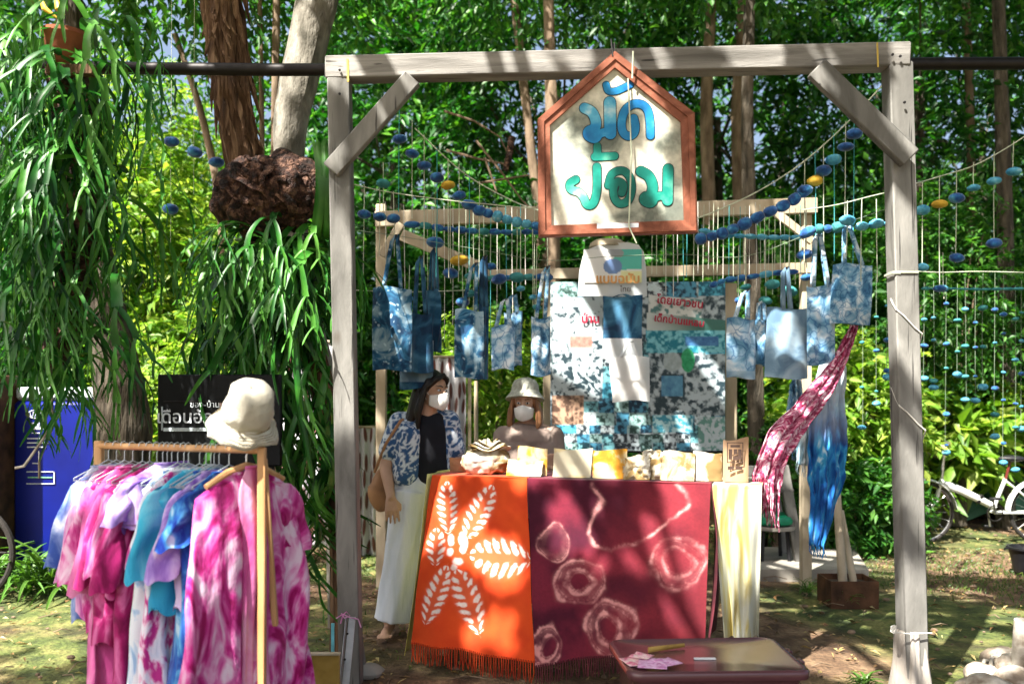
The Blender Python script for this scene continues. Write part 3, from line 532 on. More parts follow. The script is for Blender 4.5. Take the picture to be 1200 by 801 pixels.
# ---- bushes
def bush(label, px, py, d, r, mat, n=420, L=.10, wr=.4, name='bush', cat='bush', gap=.3, spread=.3, group=None):
    c = W(px, py, d); c.z = max(c.z, r[2]*.75); t = thing(name, label, cat, (c.x, c.y, 0), group); st = MB()
    for i in range(9):
        a = random.uniform(0, 6.28); k = random.uniform(.3, .8); st.tube([(c.x+math.cos(a)*.05, c.y+math.sin(a)*.05, -.08), (c.x+math.cos(a)*r[0]*k*.5, c.y+math.sin(a)*r[1]*k*.5, c.z*.6), (c.x+math.cos(a)*r[0]*k, c.y+math.sin(a)*r[1]*k, c.z+r[2]*.4)], [.014, .011, .004], 5)
    put('stems', st, M['bark_thin'], t); V, T = crown_leaves(tuple(c), r, n, 11, L, wr, spread, .2, gap, int(px)); V[:, 2] = np.maximum(V[:, 2], -.01+rng.random(len(V))*.02)
    link('foliage', fastmesh('foliage', V, T, M[mat]), t); return t
bush('tall sunlit bush in the gap between the hanging ferns', 185, 330, 9.0, (.95, .7, 1.7), 'leaf_bright', 1000, .12)
bush('low bright bush under the gap between the ferns', 205, 470, 8.2, (.7, .6, .9), 'leaf_bright', 560, .11)
bush('pale feathery bush high in the bright gap at the left', 150, 240, 11.0, (1.2, .8, 2.0), 'leaf_bright', 520, .13)
bush('dark bush behind the leftmost fern', 30, 340, 8.6, (1.1, .7, 1.7), 'leaf_mid', 800, .12)
bush('shaded bush behind the right hand fern', 330, 400, 8.4, (.85, .6, 1.3), 'leaf_mid', 600, .11)
bush('green bush behind the left post and the indigo bags', 440, 420, 9.0, (.8, .6, 1.5), 'leaf_dark', 700, .12)
bush('bright bush between the two women', 575, 470, 7.6, (.5, .4, .75), 'leaf_bright', 420, .10)
bush('dark bush filling the space above the woman in the hat', 600, 380, 9.6, (1.1, .7, 1.7), 'leaf_dark', 900, .12)
bush('dark bush behind the printed banner', 760, 400, 9.8, (1.5, .8, 1.9), 'leaf_dark', 1000, .12)
bush('yellow green bush right behind the hanging scarves', 990, 485, 8.4, (.75, .5, .75), 'leaf_bright', 520, .12)
bush('leafy green bush above the scarves behind the bags', 930, 380, 9.6, (1.2, .7, 1.5), 'leaf_mid', 850, .12)
bush('bushy clump with round leaves under the blue scarf', 912, 560, 8.0, (.34, .28, .5), 'leaf_mid', 330, .06, .6, spread=.14)
bush('spreading green bush just left of the right post', 1005, 590, 7.9, (.5, .36, .45), 'leaf_mid', 340, .10, .38, spread=.22)
bush('small leafy bush low behind the propped poles', 955, 600, 7.95, (.24, .25, .30), 'leaf_dark', 260, .07, .5, spread=.15)
bush('sunlit bush behind the bead curtain right of the post', 1105, 330, 9.4, (1.0, .7, 1.2), 'leaf_mid', 750, .09)
bush('low bright banana leafed bush right of the post', 1105, 500, 9.6, (.7, .5, .6), 'leaf_bright', 240, .26, .42)
bush('dark bush at the right edge behind the beads', 1185, 420, 10.2, (1.1, .8, 1.7), 'leaf_dark', 850, .12)
bush('low dark bush beyond the bicycle', 1120, 540, 10.8, (1.3, .6, .6), 'leaf_dark', 600, .10)
bush('bush at the far left edge behind the blue container', -60, 440, 8.2, (1.1, .8, 1.5), 'leaf_dark', 700, .12)

# ---- the two near trees; their crowns make the canopy over the stall
p = lambda a, b, d: tuple(W(a, b, d))
tree('shaggy brown barked tree with ferns, left of the timber frame', -1.45, 4.75,
     [p(402, 775, 4.75), p(400, 640, 4.75), p(375, 450, 4.75), p(312, 290, 4.75), p(285, 190, 4.75), p(268, 80, 4.75), p(260, -20, 4.75), p(255, -150, 4.75), (-1.9, 4.2, 5.6)], [.07, .06, .065, .08, .08, .085, .09, .10, .1],
     [((-2.2, 1.8, 6.6), (3.3, 3.0, 1.0), 1500, 12, .17, .45, .5, .1, .30), ((-3.6, -1.0, 7.0), (3.0, 2.6, 1.0), 1100, 12, .17, .45, .5, .1, .30)], 'leaf_canopy', M['bark'], sun_open=True, seed=101, name='fern_tree', amp=.18)
tree('smooth grey leaning tree behind the left post of the frame', -1.4, 5.5,
     [p(400, 735, 5.5), p(392, 520, 5.5), p(350, 320, 5.5), p(340, 180, 5.5), p(352, 90, 5.5), p(372, 0, 5.5), p(385, -60, 5.5), (-.4, 4.6, 5.6)], [.09, .08, .09, .10, .125, .13, .13, .1],
     [((1.6, 1.2, 6.9), (3.6, 3.2, 1.0), 1700, 12, .17, .45, .5, .1, .30), ((1.5, 6.6, 9.6), (3.5, 2.3, 1.0), 700, 12, .24, .45, .6, .1, .56), ((.2, 4.2, 7.2), (2.6, 1.9, .9), 700, 12, .17, .45, .5, .1, .34), ((-.5, -1.8, 7.2), (3.4, 2.2, 1.0), 1000, 12, .17, .45, .5, .1, .30)], 'leaf_canopy', M['bark_grey'], sun_open=True, seed=131, name='grey_tree', amp=.12)  # highest crown clump is unseen, added to throw dappled shade on the wood behind
tree('broad tree standing right of the clearing, beyond the frame', 6.2, 4.5, [(6.2, 4.5, -.1), (6.1, 4.4, 3), (5.8, 4.0, 5.8)], [.24, .2, .14],
     [((5.2, 3.2, 7.0), (3.0, 3.2, 1.2), 1300, 12, .17, .45, .5, .1, .32), ((5.5, 6.6, 9.6), (4.0, 2.3, 1.0), 700, 12, .24, .45, .6, .1, .53)], 'leaf_canopy', M['bark_grey'], sun_open=True, seed=151)  # out of view; upper crown added to shade the trees behind the stall
t = thing('furrowed_tree', 'thick dark furrowed trunk between the blue container and the rack', 'tree', tuple(W(143, 560, 6.2)*Vector((1, 1, 0)) if False else (W(143, 560, 6.2).x, 6.2, 0)))
put('trunk', trunk_mb([p(143, 715, 6.2), p(143, 560, 6.2), p(144, 480, 6.2), p(128, 380, 6.2), p(95, 200, 6.2), p(80, 0, 6.2), p(75, -120, 6.2)], [.24, .20, .19, .13, .10, .09, .08], n=18, amp=.12), M['bark_dark'], t)
V, T = crown_leaves((-3.3, 6.6, 5.6), (1.5, 1.2, 1.2), 380, 12, .15, .42, .4, .1, .34, 171, sun_open=True); link('crown', fastmesh('crown', V, T, M['leaf_mid']), t)
# ================================================================ hanging staghorn ferns
def frond_mesh(seed, L=.8, w0=.044, forks=3, droop=1.0, mat='frond'):
    r = random.Random(seed); m = MB()
    def seg(p, d, L, w_, depth):
        n = 6; pts = []; q = Vector(p); d = Vector(d)
        for i in range(n+1):
            pts.append(q.copy()); d = (d+Vector((0, 0, -.22*droop))+Vector((r.uniform(-.05, .05), r.uniform(-.07, .07), 0))).normalized(); q = q+d*(L/n)
        vs = []
        for i, a in enumerate(pts):
            t = (pts[min(i+1, n)]-pts[max(i-1, 0)]).normalized(); s_ = t.cross(Vector((.25, .1, 1))+Vector((r.uniform(-.3, .3), 0, 0))).normalized(); f = i/n
            ww = w_*(.8+.3*f if depth else 1-.5*f); ww = ww if (depth or i < n) else .004; up = s_.cross(t)*(ww*.22)
            vs += [a-s_*ww/2, a-up, a+s_*ww/2]
        m.add(vs, [(i*3+k, i*3+k+1, i*3+k+4, i*3+k+3) for i in range(n) for k in (0, 1)])
        if depth:
            sp = r.uniform(.32, .68); ax = Vector((.2, 1, .1)).normalized()
            for sg in (-1, 1):
                d2 = (d+Vector((r.uniform(-.1, .25), sg*sp, r.uniform(-.1, .3)))).normalized()
                seg(pts[-1]-d*.004, d2, L*r.uniform(.6, .95), w_*.72, depth-1)
    seg((0, 0, 0), (1, 0, r.uniform(.1, .8)), L*.36, w0, forks)
    me = bpy.data.meshes.new('frond'); me.from_pydata([tuple(v) for v in m.v], [], m.f); me.materials.append(M[mat]); me.polygons.foreach_set('use_smooth', [True]*len(me.polygons)); me.update(); return me
FR = [frond_mesh(i, .8, .042, 3 if i % 2 else 2, [1, .8, 1.3][i % 3], 'frond' if i % 5 else 'frond_pale') for i in range(12)]
def fronds(parent, spots):
    """spots: (point, heading, scale, stretch) for each frond"""
    for i, (q, a, sc, tilt) in enumerate(spots):
        o = bpy.data.objects.new('frond', FR[(i*5) % 12]); COL.objects.link(o); o.parent = parent; o.location = Vector(q)-WL[parent.name]
        o.rotation_euler = (random.uniform(-.25, .25), tilt, a); o.scale = (sc*random.uniform(.7, 1), sc*random.uniform(.9, 1.25), sc)
def shield(m, c, r, a, el):
    """one curved brown shield frond"""
    Rm = Euler((0, el, a)).to_matrix()
    def fn(u, v):
        ph = (u-.5)*2.4; th = (v-.5)*2.0; rr = r*(1+.10*math.sin(9*u+a)+.06*math.sin(14*v)+.12*(v**3))
        return Rm @ Vector((rr*math.cos(ph)*math.cos(th), rr*math.sin(ph)*math.cos(th), rr*math.sin(th)*.9))+Vector(c)
    m.grid(fn, 12, 10)
# right hand fern
c = W(316, 228, 4.55); t = thing('staghorn_fern', 'staghorn fern hanging from a brown root mass, just left of the timber frame', 'fern', c)
def lump(v, a): return v*(1+.55*(float(vnoise(np.array([v.x, v.y, v.z])*1.0, 7, 4, 5))-.5)*2)
put('root_mass', MB().ell(c, (.21, .18, .16), n=48, m=32, fn=lump), M['fibre'], t, angle=0)
m = MB()
for k in range(90):
    a0 = random.uniform(-3.1, .1); b0 = random.uniform(-1.0, 1.1); P_ = []; bend = random.uniform(-.5, 1.6); rr = random.uniform(.18, .245)
    for i in range(9):
        f = i/8; aa = a0+f*bend; bb = b0-f*random.uniform(.9, 1.2)*(.9 if k % 3 else -.3); q_ = 1+.1*math.sin(f*5+k); P_.append(c+Vector((math.cos(aa)*math.cos(bb)*rr*q_*1.08, math.sin(aa)*math.cos(bb)*rr*q_*.9, math.sin(bb)*rr*q_*.85)))
    m.tube(P_, [.006, .014, .022, .026, .024, .020, .016, .010, .004], 6, flat=.35)
put('root_fibre', m, M['fibre'], t, kind='stuff')
for k, (dx, dz, r_, a_, e_) in enumerate([(-.10, .0, .18, -2.2, -.3), (.10, .03, .19, -1.2, -.5), (.02, -.03, .20, -1.6, .1), (.16, -.02, .15, -.8, .0), (-.18, -.05, .13, -2.4, .3), (-.05, -.06, .18, -1.9, .5)]):
    m = MB(); shield(m, c+Vector((dx, .04, dz)), r_, a_, e_); put('shield_frond', m, M['fibre'], t, solid=.008)
sp = []
for i in range(125):
    u = random.random(); a = random.uniform(-2.9, .0) if random.random() < .7 else random.uniform(0, 3.2)
    q = c+Vector((random.uniform(-.20, .30), random.uniform(-.15, .2), random.uniform(-.42, -.12))); sp.append((q, a, random.uniform(.6, 1.1), random.uniform(-.3, .5)))
for i in range(65):                                       # tiers that grow lower down and hang to the ground
    q = W(random.uniform(225, 385), random.uniform(330, 470), random.uniform(4.45, 4.75)); sp.append((q, random.uniform(-3.1, 0), random.uniform(.7, 1.1), random.uniform(.2, .8)))
for i in range(42):
    q = W(random.uniform(335, 390), random.uniform(430, 600), random.uniform(4.5, 4.7)); sp.append((q, random.uniform(-3.1, 0), random.uniform(.6, .95), random.uniform(.7, 1.1)))
fronds(t, sp)
m = MB(); m.tube([W(300, 300, 4.6), W(315, 420, 4.62), W(330, 520, 4.6), W(350, 620, 4.62)], [.03, .026, .02, .012], 8); m.tube([W(320, 420, 4.62), W(365, 520, 4.6), W(372, 640, 4.6)], [.02, .016, .01], 8)
m.tube([W(330, 290, 4.5), W(345, 400, 4.42), W(352, 480, 4.38), W(366, 560, 4.4)], [.016, .022, .02, .01], 8)
put('hanging_rhizome', m, M['frond'], t)
m = MB()
for k in range(5):
    x0 = 372+k*6; m.grid(lambda u, v, x0=x0, k=k: W(x0-8+16*u+6*math.sin(v*3+k), 270-v*110+10*math.sin(u*3), 4.42-.1*math.sin(v*2.5)), 3, 8)
put('broad_leaf', m, M['frond_pale'], t, solid=.003)
# left hand fern, in tiers on a hanging dark log
c = W(90, 95, 4.1); t = thing('staghorn_fern', 'tall staghorn fern in tiers at the left edge under the terracotta pot', 'fern', c)
put('log', trunk_mb([W(78, 80, 4.15), W(92, 160, 4.2), W(98, 230, 4.2), W(84, 330, 4.2), W(60, 430, 4.2)], [.085, .11, .10, .09, .05], amp=.2, seed=4), M['fibre'], t)
put('mount_board', MB().box(W(84, 83, 4.0), (.22, .05, .05), bev=.005), M['bark'], t)
sp = []
for i in range(195):
    v = random.random(); y = 5+v*415; x = random.gauss(86-14*v, 31+8*v); q = W(x, y, random.uniform(3.85, 4.35)); sp.append((q, random.uniform(-3.3, .2) if random.random() < .8 else random.uniform(0, 3.2), random.uniform(.5, .95), random.uniform(-.2, .7)))
for i in range(48):
    q = W(random.uniform(-40, 30), random.uniform(-20, 300), random.uniform(3.8, 4.3)); sp.append((q, random.uniform(-3.2, .2), random.uniform(.5, .9), random.uniform(-.2, .6)))
fronds(t, sp)
m = MB(); m.tube([W(60, 430, 4.2), W(62, 500, 4.15), W(46, 540, 4.1), W(46, 560, 4.1)], .006, 6); m.tube([W(75, 440, 4.1), W(68, 485, 4.1), W(50, 515, 4.05), W(28, 546, 4.05), W(18, 548, 4.05)], .007, 6)
put('dry_root', m, M['stone_white'], t)
# broad leaves and pot at the top left
c = W(76, 44, 4.25); t = thing('hanging_pot', 'terracotta pot with a yellowing leaf, hung at the top left corner', 'plant pot', c)
put('pot', MB().lathe([(.05, -.10), (.085, -.06), (.10, .02), (.11, .03), (.11, .05), (.09, .05), (.08, .01)], 20, c+Vector((0, 0, -.03))), M['terracotta'], t)
put('hanger_wire', MB().tube([c+Vector((0, 0, .02)), c+Vector((0, 0, 1.6))], .003, 5), M['dark_metal'], t)
put('yellow_leaf', MB().tube([W(44, -10, 4.16), W(52, 10, 4.12), W(68, 22, 4.14)], [.006, .014, .004], 8, flat=.4).tube([W(64, -12, 4.16), W(68, 10, 4.12), W(76, 18, 4.14)], [.004, .016, .004], 8, flat=.4), M['orange_leaf'], t)
def strap_plant(name, label, base, n, L, wid, mat, cat='plant', arch=1.0, parent=None, up=.9, partname='leaf'):
    t = thing(name, label, cat, base); vs = []
    for k in range(6):
        m = MB(); r = random.Random(k+n)
        def fn(u, v): return Vector((L*(v*.75+.1*v*v)*(1-.25*(1-up)), (u-.5)*wid*math.sin(math.pi*min(1, .12+v*.88))**.6*(1.0), L*(up*v-arch*.75*v*v)+(abs(u-.5)*wid*.5)))
        m.grid(fn, 2, 8); me = bpy.data.meshes.new(partname); me.from_pydata([tuple(v) for v in m.v], [], m.f); me.materials.append(mat); me.update(); vs.append(me)
    for i in range(n):
        o = bpy.data.objects.new(partname, vs[i % 6]); COL.objects.link(o); o.parent = t; o.location = (random.uniform(-.03, .03), random.uniform(-.03, .03), 0)
        o.rotation_euler = (random.uniform(-.15, .15), random.uniform(-.75, .25), random.uniform(0, 6.28)); s_ = random.uniform(.6, 1.15); o.scale = (s_, s_*random.uniform(.8, 1.2), s_)
    return t
for nm, px, py, n_, L_, lb in [('a', 12, 668, 42, .62, 'striped spider plant at the left edge under the dark wheel'), ('b', 62, 640, 36, .52, 'green spider plant below the blue container'), ('c', -30, 690, 34, .6, 'spider plant cut by the left frame edge'), ('d', 100, 612, 26, .4, 'small spider plant between the blue container and the rack'), ('e', 36, 630, 40, .62, 'dense spider plant right in front of the blue container')]:
    strap_plant('spider_plant', lb, (W(px, py, 6.0+ (0 if nm != 'd' else .7)).x, 6.2 if nm != 'd' else 7.0, .0), n_, L_, .028, M['blade_pale'] if nm in 'ac' else M['blade'])
strap_plant('low_plant', 'bright low tuft of grass at the bottom edge beyond the plum lidded box', (W(1012, 790, 4.25).x, 4.25, 0), 34, .12, .014, M['blade'])
for px, dd, lb in [(885, 7.4, 'grass tuft beside the concrete slab, left one'), (945, 6.3, 'grass tuft in front of the concrete slab'), (990, 5.9, 'grass tuft at the foot of the rusty box')]:
    strap_plant('grass_tuft', lb, (W(px, 700, dd).x, dd, 0), 40, .16, .009, M['blade'])

# ================================================================ timber frame and pole
fr = thing('timber_frame', 'big weathered grey timber gate frame that carries the painted sign', 'timber frame', (W(410, 800, 4.3).x, 4.3, 0))
def at(px, py, d, z=None):
    v = W(px, py, d)
    if z is not None: v.z = z
    return v
put('post', MB().bar(at(412, 800, 4.3, -.05), W(398, 94, 4.3), .108, .10, .006), M['timber'], fr)
put('post', MB().bar(at(1071, 815, 4.07, -.05), W(1051, 76, 4.07), .112, .10, .006), M['timber'], fr)
put('beam', MB().bar(W(384, 82.5, 4.305), W(1063, 67, 4.065), .112, .105, .006), M['timber_h'], fr)
put('brace', MB().bar(W(484, 92, 4.215), W(388, 200, 4.235), .094, .05, .006), M['timber'], fr)
put('brace', MB().bar(W(956, 80, 3.985), W(1066, 186, 3.965), .104, .05, .006), M['timber'], fr)
put('strap', MB().bar(W(1028, 50, 4.0), W(1029, 79, 4.0), .008, .004, .001), M['label_yellow'], fr)
put('strap', MB().bar(W(407, 69, 4.24), W(408, 96, 4.24), .010, .004, .001), M['label_yellow'], fr)
m = MB()
for x_, y_ in ((1055, 66), (1046, 64), (398, 82), (398, 110), (1060, 120)): m.lathe([(.0065, -.003), (.0065, .003), (.001, .005)], 8, W(x_, y_, 4.0 if x_ > 900 else 4.235), Matrix.Rotation(R(90), 3, 'X'))
put('nail', m, M['dark_metal'], fr)
pole = MB(); pole.tube([W(52, 79, 4.47), W(330, 82, 4.44), W(700, 80, 4.40), W(1080, 75, 4.37), W(1290, 74, 4.34)], .032, 12)
put('metal_pole', pole, M['dark_metal'], label='dark metal pole running behind the timber beam and out to both sides', cat='pole')
# things tied to the posts
def coil(px0, d, wpx, y0, y1, turns, r, mat, label, name='cord_wrap', cat='cord', lean=0):
    m = MB(); pts = []; rx = wpx/2/F*d+r; c0 = W(px0, y0, d); c1 = W(px0+lean, y1, d); n = int(turns*16)
    for i in range(n+1):
        a = i/16*2*math.pi+3.1; c = c0.lerp(c1, i/n); k = max(abs(math.cos(a)), abs(math.sin(a))); pts.append(c+Vector((math.cos(a)*rx/k, math.sin(a)*(.052+r)/k, 0)))
    m.tube(pts, r, 6); return put(name, m, mat, label=label, cat=cat)
coil(1056, 4.07, 28, 320, 322, 2.2, .003, M['cord'], 'straw coloured cord tied round the right post at bag height')
coil(1059, 4.07, 28, 350, 580, 2.1, .0035, M['cord_white'], 'white cable winding down the right post', 'cable', 'cable', lean=8)
m = MB()
def wrapfn(u, v):
    a = u*2*math.pi; c = at(1066, 740, 4.07, 0); z = .34*(1-v); r = .064+.036*v**1.6+.012*math.sin(7*a+2*v)*(.3+v)+.008*math.sin(13*a); return Vector((c.x+.01*v+math.cos(a)*r, c.y+math.sin(a)*r*.85, z))
m.grid(wrapfn, 48, 14); put('sackcloth_wrap', m, M['sack'], label='grey sackcloth tied round the foot of the right post', cat='cloth', angle=0)
m = MB(); kc = W(1046, 736, 3.98); pts = [kc+Vector((.012*math.cos(i*1.1)*(1+.3*math.sin(i*2.)), -.01+.008*math.sin(i*.9), .018*math.sin(i*1.3))) for i in range(22)]; m.tube(pts, .0035, 6)
m.tube([at(1046, 740, 3.98)+Vector((0, 0, 0)), W(1066, 742, 3.99), W(1092, 741, 4.0)], .003, 6); put('white_knot', m, M['cord_white'], label='white string knot at the ankle of the right post', cat='string')
# foot of the left post
m = MB(); m.bar(at(404, 801, 4.1, .02), W(413, 722, 4.22), .034, .004, .001); m.bar(at(397, 801, 4.1, .02), W(406, 722, 4.22), .004, .03, .001); put('angle_iron', m, M['galv'], label='galvanised angle bar propped against the foot of the left post', cat='metal bar')
m = MB()
for k, (x_, y_) in enumerate(((407, 742), (404, 772))): m.lathe([(.006, -.002), (.006, .002)], 8, W(x_, y_, 4.14), Matrix.Rotation(R(90), 3, 'X'))
put('hole', m, M['black_plastic'], bpy.data.objects['angle_iron'])
m = MB(); m.tube([W(394, 724, 4.2), W(402, 719, 4.18), W(410, 723, 4.18), W(420, 725, 4.2), W(423, 735, 4.2)], .003, 6); m.tube([W(399, 730, 4.18), W(402, 720, 4.17), W(406, 716, 4.17), W(410, 721, 4.17), W(404, 724, 4.17), W(400, 718, 4.17)], .003, 6)
put('pink_string', m, M['dye_pinkish'], label='pink string tying the metal bar to the left post', cat='string')
put('blue_strip', MB().box(W(390, 750, 4.32), (.016, .008, .175)), M['blue_strip'], label='short pale blue plastic strip beside the foot of the left post', cat='strip')
put('prop_stake', MB().bar(W(428, 792, 4.42), W(418, 722, 4.38), .022, .05, .003), M['timber'], label='short dark stake propping the back of the left post', cat='stake')
m = MB(); m.ell(at(428, 801, 4.4, .03), (.11, .08, .05), n=14, m=8, fn=lump); put('foot_stone', m, M['concrete'], label='flat grey stone at the foot of the left post', cat='stone')

# ================================================================ painted sign
DS = 4.02
sg = thing('painted_sign', 'house shaped wooden sign with blue and green Thai lettering hung from the beam', 'sign', W(722, 277, DS))
outer = [(630, 141), (720, 62), (813, 134), (816, 273), (631, 278)]; inner = [(644, 148), (720, 81), (797, 144), (801, 259), (646, 265)]
def S(q, d=DS): v = W(q[0], q[1], d); return (v.x, v.z)
for i in range(5):
    j = (i+1) % 5; a, b_ = outer[i], outer[j]; c_, d_ = inner[j], inner[i]; g_ = .25
    q = [S(a), S(b_), S(c_), S(d_)]; m = MB(); m.prism(q[::-1], DS-.022, DS+.022); mid = lambda s1, s2, k: (s1[0]+(s2[0]-s1[0])*k, s1[1]+(s2[1]-s1[1])*k)
    q2 = [S(mid(a, d_, .12)), S(mid(b_, c_, .12)), S(mid(b_, c_, .52)), S(mid(a, d_, .52))]; m.prism(q2[::-1], DS-.030, DS-.0215)
    put('frame_board', m, M['sign_frame'], sg, smooth=False)
put('panel', MB().prism([S(q) for q in inner][::-1], DS-.004, DS+.012), M['sign_panel'], sg, smooth=False)
def zs(x, y): return (640+x/4.218, 80+y/4.218)
def stroke(paths, mat, name):
    lay = 0
    for grow, mt, dd in ((1.6, 'dark_line', .0055), (0, mat, .0075)):
        m = MB(); k = 0
        for pts, w_ in paths:
            P = [zs(*q) for q in pts]; Q = []                                   # smooth the path
            for i in range(len(P)-1):
                a0 = P[max(i-1, 0)]; a1 = P[i]; a2 = P[i+1]; a3 = P[min(i+2, len(P)-1)]
                for s_ in range(6):
                    t_ = s_/6; Q.append(tuple(.5*(2*a1[c]+(a2[c]-a0[c])*t_+(2*a0[c]-5*a1[c]+4*a2[c]-a3[c])*t_**2+(3*a1[c]-a0[c]-3*a2[c]+a3[c])*t_**3) for c in (0, 1)))
            Q.append(P[-1]); hw = w_/4.218/2*1.12+grow*.55
            for i in range(len(Q)):
                k += 1; y_ = DS-dd-.000018*k; c = W(Q[i][0], Q[i][1], DS); rr = hw/F*DS
                m.add([(c.x+rr*math.cos(a*math.pi/8), y_, c.z+rr*math.sin(a*math.pi/8)) for a in range(16)], [tuple(range(16))[::-1]])
                if i:
                    c0 = W(Q[i-1][0], Q[i-1][1], DS); dx, dz = c.x-c0.x, c.z-c0.z; l = math.hypot(dx, dz) or 1; nx_, nz_ = -dz/l*rr, dx/l*rr
                    m.add([(c0.x+nx_, y_+.000009, c0.z+nz_), (c0.x-nx_, y_+.000009, c0.z-nz_), (c.x-nx_, y_+.000009, c.z-nz_), (c.x+nx_, y_+.000009, c.z+nz_)], [(0, 1, 2, 3)])
        put(name if mt != 'dark_line' else 'letter_outline', m, M[mt], sg, smooth=False)
stroke([([(190, 200), (225, 220), (245, 265), (238, 305), (222, 335)], 46), ([(222, 325), (235, 332)], 74), ([(240, 335), (290, 318)], 36), ([(314, 172), (316, 325)], 52)], 'blue_paint', 'letter')
stroke([([(296, 85), (308, 115), (350, 114), (415, 84)], 30)], 'blue_paint', 'letter')
stroke([([(432, 250), (440, 290), (432, 325), (402, 338), (376, 312), (374, 255), (392, 208), (432, 180), (475, 184), (502, 215), (512, 270), (514, 335)], 36)], 'blue_paint', 'letter')
stroke([([(252, 388), (252, 420), (244, 440)], 34), ([(240, 440), (338, 436)], 34)], 'green_paint', 'letter')
stroke([([(146, 552), (118, 572), (122, 600), (160, 614), (184, 640), (202, 676), (232, 668), (250, 600), (250, 490)], 36)], 'green_paint', 'letter')
stroke([([(306, 580), (325, 525), (375, 508), (412, 540), (422, 600), (404, 655), (366, 672), (338, 645), (332, 595), (352, 562), (380, 580), (372, 618)], 34)], 'green_paint', 'letter')
stroke([([(468, 512), (505, 535), (525, 580), (520, 620), (502, 650)], 46), ([(496, 648), (512, 655)], 66), ([(512, 655), (562, 632), (595, 645)], 36), ([(602, 500), (598, 655)], 46)], 'green_paint', 'letter')
put('tape_strip', MB().box(W(724, 265, DS-.026), (.195, .004, .030)), M['white_print'], sg)
m = MB(); m.tube([W(736, 92, DS-.03), W(740, 180, DS-.034), W(737, 265, DS-.036), W(746, 285, DS-.03)], .0035, 6); m.tube([W(742, 60, DS-.06), W(741, 92, DS-.04)], .004, 6)
put('hanging_cord', m, M['cord'], sg)
m = MB(); m.tube([W(720, 50, 4.02), W(720, 66, 4.0)], .004, 6); m.tube([W(718, 66, 3.99), W(716, 47, 4.0), W(716, 46, 4.3), W(722, 66, 4.3)], .004, 6); put('hook_wire', m, M['dark_metal'], sg)

# ================================================================ back frame, banner, boards
bf = thing('back_frame', 'pale raw timber back frame behind the hanging cords', 'timber frame', (W(446, 680, 6.5).x, 6.5, 0))
for x_, w_ in ((447, .075), (944, .075)): put('post', MB().bar(at(x_, 600, 6.5, -.05), W(x_, 240, 6.5), w_, .07, .004), M['pale_wood'], bf)
put('post', MB().bar(at(856, 600, 6.47, -.05), W(856, 332, 6.47), .085, .06, .004), M['pale_wood'], bf)
put('post', MB().bar(at(641, 600, 6.47, -.05), W(641, 330, 6.47), .06, .06, .004), M['pale_wood'], bf)
put('beam', MB().bar(W(440, 257, 6.44), W(957, 241, 6.44), .115, .05, .004), M['pale_wood'], bf)
put('rail', MB().bar(W(560, 323, 6.41), W(950, 314, 6.41), .08, .04, .004), M['pale_wood'], bf)
put('brace', MB().bar(W(470, 275, 6.37), W(560, 312, 6.37), .085, .03, .004), M['pale_wood'], bf)
put('brace', MB().bar(W(905, 246, 6.37), W(952, 283, 6.37), .06, .03, .004), M['pale_wood'], bf)
put('brace', MB().bar(W(447, 300, 6.36), W(470, 262, 6.36), .06, .03, .004), M['pale_wood'], bf)

